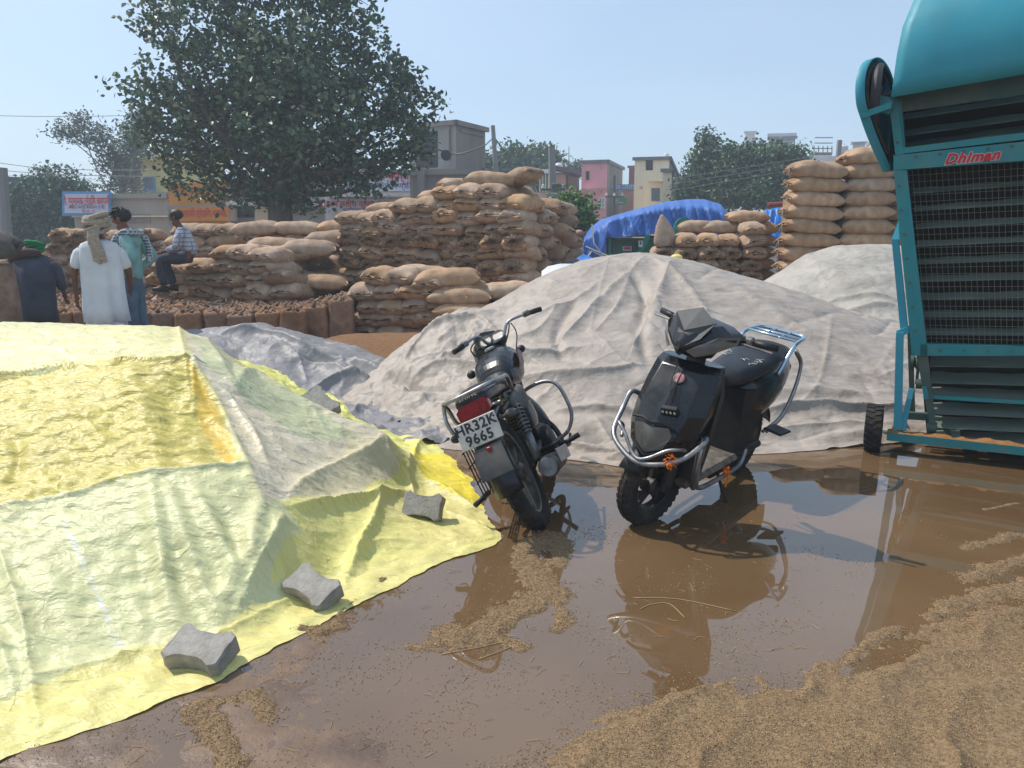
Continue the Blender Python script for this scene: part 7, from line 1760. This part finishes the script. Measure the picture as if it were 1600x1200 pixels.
mb = MB(); mb.tube([at(697, 243, 28), at(697, 243, 28) + np.array([0, -.12, 0])], .18, n=20); o = mb.build("dish", m_dark, None, auto=30); set_tags(o, 'small round dark dish on the side of the grey tower', 'dish')
# little gallery house
B = Bld("gallery_house", "small peach house with a dark roof slab and green grilled gallery", 842, 884, 905, 268, 46, 24, m_peach, m_slate)
B.rect('L', 840, 264, 886, 270, m_wh, "roof_slab", out=.5, thick=.5); B.rect('R', 870, 264, 912, 270, m_slate, "roof_slab", out=.4, thick=.4); B.rect('L', 842, 272, 862, 300, mat("green_grille", srgb(96, 122, 104), rough=.8), "grille", out=.1)
for k in range(5): B.rect('L', 843 + k * 4.5, 272, 844 + k * 4.5, 300, m_cream, "grille_bar", out=.16)
B.rect('R', 887, 276, 905, 294, m_dark, "opening", out=.04)
tank(873, 254, 266, 47, m_tankw, "white ribbed water tank on the small peach house")
# pink house
B = Bld("pink_house", "bright pink two storey house with grey shaded side wall and white window", 909, 949, 973, 251, 44, 18, m_pink, m_side_shade)
B.window('L', 914, 266, 923, 283, (1, 1), m_peach, m_dark); B.window('L', 938, 258, 942, 265, (1, 1), m_peach, m_dark); B.window('L', 938, 297, 942, 302, (1, 1), m_peach, m_dark); B.window('L', 935, 308, 946, 326, (2, 2), m_frame, m_dark, .10); B.rect('L', 911, 296, 930, 299, m_pink, "window_hood", out=.4, thick=.4); B.rect('L', 909, 294, 949, 295.5, m_peach, "band", out=.06)
B.window('L', 921, 311, 928, 320, (1, 1), m_peach, m_dark)
B = Bld("low_pink_wall", "low pale pink yard wall in front of the small houses", 868, 925, 935, 298, 40, 2, m_peach, cat="wall")
B = Bld("rose_house", "dark rose wall of a house set back between pink and cream houses", 983, 992, 1000, 260, 56, 5, wall_mat("rose_plaster", (150, 96, 112)))
B = Bld("pale_wall", "pale pink stepped wall behind the blue signboard", 972, 1000, 1006, 294, 47, 4, wall_mat("pale_pink_plaster", (222, 190, 192)), cat="wall"); B.window('L', 979, 293, 983, 298, (1, 1), m_peach, m_dark)
sg = thing("signboard", "long blue signboard with white lettering between pink and cream houses", "sign", (B.C[0], B.C[1], 0)); B.rect('L', 951, 288, 992, 297, mat("sign_blue", srgb(46, 130, 190), rough=.5), "board", out=1.6, parent=sg); B.text('L', "CAREER CENTER", 971, 292.5, .30, m_signw, sg, out=1.65, sx=.8)
sg = thing("signboard", "green signboard with white lettering under the blue one", "sign", (B.C[0], B.C[1], 0)); B.rect('L', 951, 309, 980, 320, mat("sign_green", srgb(70, 160, 130), rough=.5), "board", out=1.2, parent=sg); B.rect('L', 954, 312, 966, 313.5, m_signw, "stripe", out=1.24, parent=sg); B.rect('L', 955, 316, 974, 317.5, m_signw, "stripe", out=1.24, parent=sg)
# cream house
B = Bld("cream_house", "cream two storey house with stepped roof and roof tank", 992, 1046, 1076, 246, 42, 14, m_cream, m_side_shade)
B.rect('L', 1009, 249, 1020, 266, m_dark, "recess", out=.02); B.rect('L', 1012, 280, 1046, 283, m_cream, "window_hood", out=.3, thick=.3); B.rect('L', 1018, 294, 1031, 314, m_glass, "door", out=.05); B.window('L', 1001, 291, 1004, 295, (1, 1), m_peach, m_dark)
B = Bld("cream_annex", "pale annex with grey shaded side wall right of the cream house", 1036, 1050, 1100, 265, 39, 12, m_cream, m_side_shade)
tank(1041, 239, 246, 43, m_tankw, "small grey white tank on the cream house roof")
# upper right houses
B = Bld("far_house", "far white rooftop room rising over the dark trees", 1165, 1180, 1192, 206, 60, 12, m_wh); B = Bld("far_block", "far pale grey block with overhanging slab above the dark trees", 1202, 1243, 1270, 214, 55, 10, m_wh, wall_mat("pale_grey_plaster", (170, 172, 176)))
B.rect('L', 1199, 208, 1245, 215, m_wh, "roof_slab", out=.12, thick=.12); 
B = Bld("roof_terrace", "white roof terrace with railing behind the neat sack stack", 1262, 1330, 1345, 245, 48, 4, m_wh); B.rect('L', 1268, 238, 1300, 243, m_conc2, "parapet_wall", out=.1)
B = Bld("white_house", "white house with small windows behind the belt guard of the machine", 1333, 1352, 1480, 222, 44, 20, m_wh, m_wh); B.window('R', 1354, 222, 1360, 231, (1, 1), m_frame, m_dark); B.rect('L', 1333, 248, 1360, 251, m_wh, "ledge", out=.3, thick=.3)
B = Bld("tall_white_house", "taller white house glimpsed behind the machine's belt guard", 1368, 1372, 1500, 185, 46, 10, m_wh, m_wh); B.rect('R', 1378, 200, 1392, 216, m_grey, "panel", out=.05)
mb = MB()
for z in (0, .3, .6): mb.tube([at(1272, 232, 46) + np.array([0, 0, z]), at(1300, 232, 46) + np.array([0, 0, z])], .03, n=5)
for k in range(5): mb.tube([at(1272 + 7 * k, 240, 46), at(1272 + 7 * k, 228, 46)], .03, n=5)
o = mb.build("roof_railing", m_conc2, None); set_tags(o, 'thin metal railing on the white roof terrace', 'railing')
tank(1316, 225, 240, 48, m_tankw, "white water tank on the roof terrace above the neat stack")
# ---- poles and wires
m_pole = wall_mat("concrete_pole", (150, 150, 148)); m_iron = mat("pole_iron", srgb(92, 92, 96), rough=.6)
def pole(label, a, b_, r0, r1, arms=(), m=m_pole):
    root = thing("utility_pole", label, "pole", a); a = Vector(a); b_ = Vector(b_) - a; mb = MB(); mb.tube([(0, 0, 0), b_], [r0, r1], n=8); mb.build("post", m, root, auto=40)
    for z, half, th in arms:
        mb = MB(); p = b_ * z; mb.box(p + Vector((0, -.1, 0)), (half * 2, .08, th)); mb.build("cross_arm", m_iron, root)
        for s in (-1, 0, 1): mb = MB(); mb.lathe([(0, 0), (.05, 0), (.06, .04), (.035, .07), (.05, .10), (0, .13)], 10, 'z', p + Vector((s * half * .85, -.1, th / 2))); mb.build("insulator", m_frame, root, auto=40)
    return root
p0, p1 = at(786, 330, 27), at(770, 196, 27); pole("leaning grey lamp pole right of the grey tower", p0 - np.array([0, 0, 2.2]), p1, .11, .07, ())
mb = MB(); mb.tube([at(770, 212, 27), at(790, 238, 27)], .025, n=6); mb.tube([at(770, 216, 27), at(757, 228, 27)], .02, n=6)
o = mb.build("stay_wires", m_iron, None); o['kind'] = 'stuff'; set_tags(o, 'stay wires of the leaning lamp pole', 'wire')
p0, p1 = at(868, 345, 24), at(862, 230, 24); rt = pole("transformer pole in front of the small peach house", (p0[0], 24, 0), (p1[0], 24, p1[2]), .14, .10, ((.56, .5, .08), (.70, .35, .06)))
mb = MB(); mb.box((p0[0] - rt.location.x, -.15, at(868, 309, 24)[2]), (.62, .35, .26), bev=.02); mb.build("transformer_box", m_pole, rt)
mb = MB(); mb.box((p0[0] - rt.location.x, -.1, at(868, 296, 24)[2]), (.30, .3, .35), bev=.03); mb.build("switch_box", m_iron, rt)
p0, p1 = at(960, 330, 34), at(960, 274, 34); pole("thin dark pole before the blue signboard", (p0[0], 34, 0), (p1[0], 34, p1[2]), .08, .05, ((.78, .4, .06),), m_iron)
p0, p1 = at(1307, 250, 30), at(1312, 219, 30); pole("short notched grey pole rising behind the neat sack stack", (p0[0], 30, 0), (p1[0], 30, p1[2]), .14, .10, ())
p0, p1 = at(8, 400, 20), at(2, 262, 20); pole("grey post at the left edge with a cream box", (p0[0], 20, 0), (p1[0] + .02, 20, p1[2]), .16, .12, ())
p0, p1 = at(889, 290, 50), at(889, 228, 50); mb = MB(); mb.tube([p0, p1], [.05, .02], n=5); o = mb.build("aerial", m_iron, None); set_tags(o, 'thin aerial mast above the small peach house', 'aerial')
def wire(pts, label, r=.012):
    P = [Vector(p) for p in pts]; mb = MB(); mb.tube(spline(P, 8), r, n=4); o = mb.build("overhead_wire", m_iron, None); set_tags(o, label, 'wire')
wire([at(-40, 180, 30), at(90, 182, 30), at(230, 180, 30)], 'single high wire across the sky at the left')
wire([at(-40, 248, 30), at(60, 262, 30), at(200, 266, 30), at(330, 262, 30)], 'upper of the two wires over the left green trees')
wire([at(-40, 262, 31), at(80, 272, 31), at(230, 276, 31)], 'lower of the two wires over the left green trees')
for k, (y0, y1) in enumerate(((280, 246), (288, 254), (298, 262))):
    wire([at(1050, y0, 31 + k), at(1150, (y0 + y1) / 2 + 1, 31 + k), at(1262, y1, 31 + k)], '%s of three wires crossing the dark trees at the right' % ('top', 'middle', 'lowest')[k], .016)
wire([at(683, 233, 28), at(715, 241, 28.3), at(757, 228, 27)], 'drooping cable on the face of the grey tower', .03)
# ---- blue covered load and green thresher
m_btarp = mat("blue_tarp_sheet", srgb(76, 122, 196), srgb(58, 102, 178), nscale=1.5, rough=.55, bump=.5, bscale=9, bdist=.03, trans=.08); m_bt2 = mat("bright_blue_tarp_sheet", srgb(44, 132, 214), srgb(40, 112, 198), nscale=2, rough=.4, bump=.4, bscale=6, bdist=.05)
root = thing("covered_trailer", "green trolley machine under a big blue tarp in the middle distance", "trailer", at(1000, 400, 18) * np.array([1, 1, 0]))
ox, oy = root.location.x, root.location.y
def W2(px, py, Y): p = at(px, py, Y); return Vector((p[0] - ox, p[1] - oy, p[2]))
tops = [(912, 372), (922, 356), (938, 343), (960, 336), (1000, 325), (1040, 315), (1075, 311), (1100, 311), (1125, 318), (1150, 345)]
n = 90; m = 26; V = []
for i in range(n + 1):
    px = 912 + (1150 - 912) * i / n; ty = np.interp(px, [t[0] for t in tops], [t[1] for t in tops])
    by = np.interp(px, [912, 935, 944, 948, 1020, 1060, 1100, 1150], [420, 415, 405, 372, 366, 372, 380, 385])
    for j in range(m + 1):
        q = j / m
        if q < .62: s_ = q / .62; py = by + (ty - by) * s_; Y = 17.0 + .25 * s_ + .75 * max(0, s_ - .8) / .2
        else: s_ = (q - .62) / .38; py = ty + s_ * 3; Y = 17.9 + 3.0 * s_
        f = .10 * float(vnoise(np.array(i * .26 + j * .07), np.array(j * .05), 4)) + .05 * float(vnoise(np.array(i * .7 + j * .2), np.array(j * .1), 6))
        V.append(W2(px, py, Y + f * (1.6 if q < .62 else .4)))
me = me_from("blue_cover", V, grid_faces(n + 1, m + 1), m_btarp); ob("blue_cover", me, root)
mb = MB()
for pl in ([(925, 350), (928, 380), (946, 405)], [(915, 385), (945, 398), (965, 405)], [(940, 400), (925, 392), (915, 405)]): mb.tube([W2(*p, 16.9) for p in pl], .015, n=4)
mb.build("lashing_rope", m_frame, root)
m_thr = mat("thresher_green", srgb(28, 132, 112), srgb(22, 112, 98), nscale=2, rough=.45, dirt=srgb(96, 120, 100), dirt_scale=3, dirt_amt=.3)
def slab(name, x0, y0, x1, y1, Y, th, m_, par, y0b=None):
    a, b_, c, d = W2(x0, y0, Y), W2(x1, y0 if y0b is None else y0b, Y), W2(x1, y1, Y), W2(x0, y1, Y); mb = MB(); q = [a, b_, c, d]; dv = Vector((0, th, 0)); mb.add(q + [v + dv for v in q], [(0, 1, 2, 3), (7, 6, 5, 4), (0, 4, 5, 1), (1, 5, 6, 2), (2, 6, 7, 3), (3, 7, 4, 0)]); return mb.build(name, m_, par)
slab("side_panel", 948, 372, 1022, 420, 17.3, 1.4, m_thr, root); slab("top_rail", 946, 366, 1014, 370, 17.1, .15, m_thr, root); slab("mid_rail", 952, 374, 1008, 377, 17.15, .1, m_dkgreen, root); slab("lower_rail", 948, 399, 1024, 402, 17.1, .15, m_thr, root)
slab("post", 951, 370, 955, 410, 17.08, .1, m_thr, root); slab("post", 958, 372, 960, 410, 17.12, .1, m_dkgreen, root); slab("post", 990, 377, 992, 400, 17.15, .1, m_dkgreen, root)
mb = MB(); mb.add([W2(1010, 367, 17.0), W2(1018, 367, 17.0), W2(1000, 402, 17.0), W2(992, 402, 17.0)] + [W2(1010, 367, 17.0) + Vector((0, .1, 0)), W2(1018, 367, 17.0) + Vector((0, .1, 0)), W2(1000, 402, 17.0) + Vector((0, .1, 0)), W2(992, 402, 17.0) + Vector((0, .1, 0))], [(0, 1, 2, 3), (7, 6, 5, 4), (0, 4, 5, 1), (1, 5, 6, 2), (2, 6, 7, 3), (3, 7, 4, 0)]); mb.build("slanting_brace", m_thr, root)
for (x0, y0, x1, y1) in ((969, 374, 980, 377), (973, 385, 987, 392), (998, 376, 1004, 386)):
    st_ = slab("sticker", x0, y0, x1, y1, 16.95 if x0 > 990 else 17.24, .03, m_signw, root); slab("sticker_print", x0 + 2, y0 + 1, x1 - 2, (y0 + y1) / 2 + 1, 16.93 if x0 > 990 else 17.22, .02, m_tred if x0 < 990 else m_ink, root)
slab("rear_panel", 1022, 368, 1060, 405, 17.5, .6, m_dkgreen, root)
c = W2(1070, 356, 16.7); mb = MB(); mb.tube([c, c + Vector((0, .12, 0))], .22, n=28); fd = mb.build("fan_disc", m_thr, root, auto=30); mb = MB(); mb.tube([c + Vector((0, -.01, 0)), c + Vector((0, .02, 0))], .12, n=24); mb.build("disc_face", m_signw, fd); mb = MB(); mb.tube([c + Vector((0, -.02, 0)), c + Vector((0, .02, 0))], .07, n=20); mb.build("disc_hub", m_dkgreen, fd)
slab("red_lamp", 1029, 372, 1033, 390, 16.9, .05, mat("dull_green", srgb(50, 110, 90), rough=.6), root)
# second blue load, sheets on the ground
def drape(name, label, cat, outline, Y0, Y1, m_, nx=30, ny=16, amp=.08, seed=3):
    """outline: (px, top y, bottom y); a hanging and spreading sheet"""
    V = []
    for i in range(nx + 1):
        q = i / nx; px = outline[0][0] + (outline[-1][0] - outline[0][0]) * q; ty = np.interp(px, [o_[0] for o_ in outline], [o_[1] for o_ in outline]); by = np.interp(px, [o_[0] for o_ in outline], [o_[2] for o_ in outline])
        for j in range(ny + 1):
            s_ = j / ny; V.append(at(px, by + (ty - by) * s_, Y0 + (Y1 - Y0) * s_ ** 1.3 + amp * float(vnoise(np.array(q * 9.), np.array(s_ * 2.5), seed)) + amp * .5 * float(vnoise(np.array(q * 22.), np.array(s_ * 4.), seed + 1))))
    me = me_from(name, V, grid_faces(nx + 1, ny + 1), m_); o = ob(name, me); o.modifiers.new("s", 'SOLIDIFY').thickness = .02; return set_tags(o, label, cat)
drape("blue_tarp", "bright blue tarp hanging between the two right hand sack stacks", "tarp", [(1196, 328, 385), (1216, 324, 385), (1245, 324, 385)], 16.4, 16.9, m_bt2)
drape("blue_tarp", "bright blue sheet spread over the ground beside the tall middle pile", "tarp", [(846, 372, 425), (862, 380, 424), (890, 388, 420), (925, 402, 420)], 12.6, 16.0, m_bt2, amp=.3)
drape("white_tarp", "small white sheet lying at the left shoulder of the beige mound", "tarp", [(846, 424, 440), (856, 416, 436), (875, 412, 430), (905, 412, 424)], 9.2, 10.8, m_white, amp=.1)
o = slab("x", 0, 0, 1, 1, 20, .1, m_dark, None) if False else None
mb = MB(); a, b_ = at(1200, 320, 18), at(1232, 318, 18); mb.tube([a, b_], .05, n=8); o = mb.build("red_rail", mat("dull_red_paint", srgb(150, 70, 70), rough=.6), None); set_tags(o, 'dull red rail above the hanging blue tarp', 'rail')
mb = MB(); mb.ell(at(1057, 402, 12.5), (.10, .08, .05), 14, 8); o = mb.build("plastic_scrap", mat("yellow_plastic", srgb(226, 216, 120), rough=.5), None, smooth=True); set_tags(o, 'scrap of pale yellow plastic on the crest of the beige mound', 'plastic scrap')
# ================================================================== TREES
def leaf_mat(name, trans=.18, rough=.42, spec=.45):
    m = bpy.data.materials.new(name); m.use_nodes = True; N = m.node_tree.nodes; L = m.node_tree.links; b = N['Principled BSDF']; b.inputs['Roughness'].default_value = rough; b.inputs['Specular IOR Level'].default_value = spec
    a = N.new('ShaderNodeVertexColor'); a.layer_name = 'tint'; L.new(a.outputs[0], b.inputs['Base Color']); tr = N.new('ShaderNodeBsdfTranslucent'); L.new(a.outputs[0], tr.inputs[0]); ms = N.new('ShaderNodeMixShader'); ms.inputs[0].default_value = trans
    L.new(b.outputs[0], ms.inputs[1]); L.new(tr.outputs[0], ms.inputs[2]); L.new(ms.outputs[0], N['Material Output'].inputs[0]); return m
m_leaf = leaf_mat("leaf"); m_bark = mat("bark", srgb(104, 92, 80), srgb(76, 66, 58), nscale=5, rough=.9, bump=.8, bscale=18, bdist=.03, stretch=(1, 1, .3)); m_barkp = mat("pale_bark", srgb(158, 150, 140), srgb(120, 112, 104), nscale=4, rough=.85, stretch=(1, 1, .3))
def leaves(P, size, cols, seed, droop=.3, ratio=.62):
    r = np.random.default_rng(seed); n = len(P); s = size * r.uniform(.7, 1.25, n)[:, None]
    d = r.normal(0, 1, (n, 3)); d[:, 2] = d[:, 2] * .7 - droop; d /= np.linalg.norm(d, axis=1)[:, None]
    u = r.normal(0, 1, (n, 3)); w_ = np.cross(d, u); w_ /= np.linalg.norm(w_, axis=1)[:, None]; nn = np.cross(d, w_)
    fold = nn * s * .10
    V = np.stack([P - d * s * .5, P - d * s * .12 + w_ * s * ratio * .5 + fold, P + d * s * .22 + w_ * s * ratio * .36 + fold, P + d * s * .5, P + d * s * .22 - w_ * s * ratio * .36 + fold, P - d * s * .12 - w_ * s * ratio * .5 + fold], 1).reshape(-1, 3)
    b0 = (np.arange(n) * 6)[:, None]; F = np.concatenate([b0 + np.array([[0, 1, 2, 3]]), b0 + np.array([[0, 3, 4, 5]])], 0)
    c = np.array(cols)[r.integers(0, len(cols), n)] * r.uniform(.8, 1.2, (n, 1)) * np.repeat(r.uniform(.72, 1.32, n // 12 + 1), 12)[:n, None]; c = np.concatenate([np.repeat(c, 6, 0), np.ones((n * 6, 1))], 1)
    return V, F, c
def crown_mesh(P, size, cols, seed, mat_=None, **kw):
    V, F, c = leaves(P, size, cols, seed, **kw); me = me_from("crown", V, F, mat_ or m_leaf, smooth=False); ca = me.color_attributes.new("tint", 'FLOAT_COLOR', 'POINT'); ca.data.foreach_set("color", c.astype(np.float32).ravel()); return me
def blob_points(blobs, Y, seed, per, sprig_r, sprig_n, ydepth=1.0, shell=.45):
    """blobs (px, py, rx, ry[, dY]) in picture pixels at depth Y -> sprig centres and leaf points"""
    r = np.random.default_rng(seed); P = []; C_ = []
    for b_ in blobs:
        px, py, rx, ry = b_[:4]; dY = b_[4] if len(b_) > 4 else 0; c = at(px, py, Y + dY); kx = rx / FPX * Y; kz = ry / FPX * Y; ky = (kx + kz) / 2 * ydepth; n = max(3, int(per * rx * ry / 1000)); C_.append((c, kx, ky, kz))
        d = r.normal(0, 1, (n, 3)); d /= np.linalg.norm(d, axis=1)[:, None]; q = (shell + (1 - shell) * r.uniform(0, 1, n) ** .6)[:, None]
        S_ = c + d * q * np.array([kx, ky, kz])
        m_ = sprig_n; o_ = r.normal(0, 1, (n, m_, 3)) * np.array([1, 1, .8]) * sprig_r; P.append((S_[:, None] + o_).reshape(-1, 3))
    return np.concatenate(P), C_
def tree(name, label, Y, trunk, blobs, per, size, cols, seed, sprig_r=.22, sprig_n=10, bark=None, group=None, limb=True, tr=(.3, .12), tw=0, **kw):
    base = at(*trunk[0], Y); base = np.array([base[0], Y, 0.0]); root = thing(name, label, "tree", base, group=group)
    P, C_ = blob_points(blobs, Y, seed, per, sprig_r, sprig_n); me = crown_mesh(P - base, size, cols, seed, **kw); o = ob("crown", me, root); o['kind'] = 'stuff'
    mb = MB(); tp = [Vector((0, 0, -.3))] + [Vector(at(*t, Y) - base) for t in trunk]; tp = spline(tp, 4); n = len(tp); mb.tube(tp, [tr[0] + (tr[1] - tr[0]) * i / (n - 1) for i in range(n)], n=10)
    g = np.random.default_rng(seed + 1)
    if limb:
        for (c, kx, ky, kz) in C_:
            s_ = tp[int(n * g.uniform(.45, .98)) - 1]; e = Vector(c - base); mid = (s_ + e) / 2 + Vector((g.normal(0, .12), g.normal(0, .12), -.1)) * (e - s_).length * .6; L_ = spline([s_, mid, e], 5); k = len(L_)
            mb.tube(L_, [tr[1] * .6 * (1 - .85 * i / (k - 1)) for i in range(k)], n=6)
            for _ in range(tw):
                q = L_[int(g.integers(4, k))]; d = Vector(g.normal(0, 1, 3)); d.normalize(); d = Vector((d.x * kx, d.y * ky, d.z * kz)) * .75; mb.tube(spline([q, q + d * .5 + Vector((0, 0, .1)), q + d], 3), [.022, .019, .016, .013, .010, .008, .005], n=4)
    mb.build("trunk", bark or m_bark, root, smooth=True, fix=False); return root
g_dark = [srgb(66, 98, 68), srgb(76, 108, 72), srgb(56, 86, 62), srgb(96, 120, 84), srgb(120, 130, 96), srgb(50, 74, 56)]
g_mid = [srgb(62, 92, 62), srgb(78, 106, 68), srgb(52, 78, 56), srgb(92, 118, 76)]
g_bright = [srgb(96, 128, 60), srgb(118, 146, 72), srgb(72, 104, 56), srgb(84, 112, 58)]
g_grey = [srgb(98, 114, 100), srgb(112, 126, 108), srgb(82, 98, 88)]
# the big broad-leaved tree
main = [(440, 150, 90, 90), (360, 110, 66, 72), (520, 120, 66, 66), (300, 60, 50, 54), (395, 30, 56, 54), (500, 20, 55, 55), (570, 60, 30, 44), (590, 140, 62, 50), (640, 165, 46, 34), (610, 210, 60, 45), (560, 240, 62, 42),
        (480, 250, 70, 48), (400, 240, 70, 50), (330, 200, 70, 55), (275, 175, 50, 40), (225, 145, 36, 20), (220, 215, 22, 16), (285, 240, 44, 30), (300, 282, 40, 24), (355, 285, 30, 28), (440, 300, 56, 28), (520, 285, 56, 26), (600, 262, 40, 22),
        (235, 20, 32, 36), (450, -60, 130, 60), (330, -40, 80, 50), (540, -30, 60, 40), (668, 150, 24, 10), (655, 230, 26, 22), (262, 110, 38, 42), (630, 110, 26, 24), (440, 90, 90, 60, -1), (470, 180, 90, 60, -1.2), (360, 165, 70, 50, 1), (240, 190, 30, 20), (575, 290, 30, 16), (480, 318, 34, 14), (395, 318, 18, 12), (345, 312, 14, 18), (195, 130, 16, 8)]
tree("broadleaf_tree", "big dark broad-leaved tree rising behind the sack piles at the left", 20.0, [(438, 340), (440, 310), (445, 260), (440, 190)], main, 23, .150, g_dark, 3, sprig_r=.15, sprig_n=13, tr=(.34, .20), tw=3)
# sparse eucalyptus
tree("eucalyptus_tree", "tall sparse pale eucalyptus at the left against the sky", 34, [(192, 330), (190, 270), (175, 235)], [(97, 205, 17, 11), (125, 195, 16, 12), (127, 184, 8, 8), (110, 208, 18, 8), (140, 215, 16, 8), (160, 215, 14, 20), (168, 240, 14, 14), (180, 262, 16, 16), (195, 235, 14, 24), (190, 285, 16, 14), (170, 300, 10, 8), (145, 288, 10, 4), (212, 215, 14, 18), (160, 258, 8, 6)],
     190, .17, g_grey, 11, sprig_r=.22, sprig_n=7, bark=m_barkp, tr=(.18, .09), tw=2, ratio=.4)
tree("eucalyptus_tree", "greyish eucalyptus partly hidden by the yellow house roof", 38, [(215, 330), (215, 250), (205, 215)], [(210, 200, 16, 18), (222, 225, 16, 20), (203, 250, 14, 22), (200, 285, 14, 20), (225, 185, 12, 14)], 200, .2, g_grey, 12, sprig_r=.25, sprig_n=8, bark=m_barkp, tr=(.2, .1), tw=2, ratio=.4)
# layered green tree at the far left
tree("layered_tree", "feathery layered green tree left of the Hindi hoarding", 32, [(70, 400), (70, 350), (75, 300)], [(50, 330, 50, 32), (85, 315, 42, 26), (30, 345, 34, 30), (110, 345, 28, 26), (70, 370, 54, 26), (75, 266, 14, 4), (72, 276, 24, 6), (110, 288, 22, 7), (113, 272, 8, 5), (95, 298, 34, 8), (128, 296, 12, 5), (50, 295, 36, 12), (120, 318, 18, 12), (20, 380, 30, 20), (105, 372, 22, 16)],
     170, .15, [srgb(66, 100, 80), srgb(76, 114, 86), srgb(56, 86, 72)], 21, sprig_r=.2, sprig_n=13, tr=(.14, .07))
# trees behind the tower
tree("background_tree", "grey green tree just right of the leaning lamp pole", 50, [(800, 350), (800, 280)], [(790, 262, 30, 26), (808, 245, 20, 14), (775, 275, 18, 18), (820, 275, 26, 22), (765, 262, 8, 10)], 200, .30, g_mid, 31, sprig_r=.35, sprig_n=10, tr=(.25, .15))
tree("background_tree", "rounded grey green tree above the small peach house", 52, [(850, 350), (850, 280)], [(845, 248, 22, 16), (860, 258, 14, 20), (835, 270, 22, 20), (852, 285, 20, 18)], 200, .30, g_mid, 32, sprig_r=.35, sprig_n=10, tr=(.25, .15))
tree("background_tree", "small dark treetop behind the roof slab of the peach house", 58, [(897, 340), (897, 280)], [(897, 262, 12, 8), (905, 266, 8, 5)], 260, .28, g_mid, 33, sprig_r=.3, sprig_n=8, tr=(.2, .1))
tree("bush", "bright green bush at the foot of the transformer pole", 21, [(892, 390), (892, 350)], [(885, 325, 24, 18), (905, 335, 20, 20), (870, 345, 16, 18), (895, 355, 30, 20), (912, 318, 10, 8), (890, 308, 12, 8)], 190, .12, g_bright, 34, sprig_r=.13, sprig_n=12, tr=(.10, .05))
# the dark stand at the right
tree("dark_tree", "tall pointed dark tree at the left of the stand behind the pile", 36, [(1105, 400), (1105, 300)], [(1104, 213, 6, 9), (1105, 228, 10, 14), (1100, 248, 18, 20), (1118, 240, 12, 18), (1108, 275, 30, 26), (1085, 285, 18, 18), (1075, 300, 18, 16), (1100, 305, 36, 20), (1120, 270, 22, 26)], 230, .17, g_dark, 41, sprig_r=.24, sprig_n=13, tr=(.25, .12))
tree("dark_tree", "wide dark tree in the centre of the stand right of the pointed one", 35, [(1165, 400), (1165, 300)], [(1163, 243, 20, 12), (1145, 262, 26, 24), (1188, 252, 26, 24), (1165, 295, 46, 26), (1140, 300, 34, 22), (1136, 236, 8, 6), (1180, 234, 10, 6)], 230, .17, g_dark, 42, sprig_r=.24, sprig_n=13, tr=(.28, .14))
tree("dark_tree", "broad dark tree at the right of the stand beside the neat stack", 34, [(1222, 400), (1222, 300)], [(1212, 244, 26, 12), (1245, 250, 12, 18), (1225, 285, 40, 30), (1200, 300, 34, 22), (1235, 305, 30, 20), (1250, 270, 14, 20)], 230, .17, g_dark, 43, sprig_r=.24, sprig_n=13, tr=(.28, .14))
# far belt of trees and the yard beyond so that the horizon is closed
r = np.random.default_rng(50); n = 26000; ang = r.uniform(-1.25, 1.25, n); d = r.uniform(95, 120, n); hgt = 2.2 + 2.2 * (0.5 + vnoise(ang * 14, ang * 0, 5)); P = np.stack([np.sin(ang) * d, np.cos(ang) * d, r.uniform(0, 1, n) ** .8 * hgt], 1)
me = crown_mesh(P, 1.1, g_mid, 51); me.name = "far_tree_belt"; o = ob("far_tree_belt", me); set_tags(o, 'low hazy belt of far trees closing the view', 'trees', kind='stuff')
# ================================================================== AIR
mh = bpy.data.materials.new("haze_air"); mh.use_nodes = True; N = mh.node_tree.nodes; L = mh.node_tree.links
N.remove(N['Principled BSDF']); pv = N.new('ShaderNodeVolumePrincipled'); pv.inputs['Color'].default_value = (.80, .90, 1.0, 1); pv.inputs['Density'].default_value = HAZE; pv.inputs['Anisotropy'].default_value = .2
L.new(pv.outputs[0], N['Material Output'].inputs['Volume'])
mb = MB(); mb.box((0, 570, 7), (1960, 1300, 17)); o = mb.build("haze", mh, None); set_tags(o, 'thin pale haze filling the air over the grain yard', 'haze', kind='stuff')
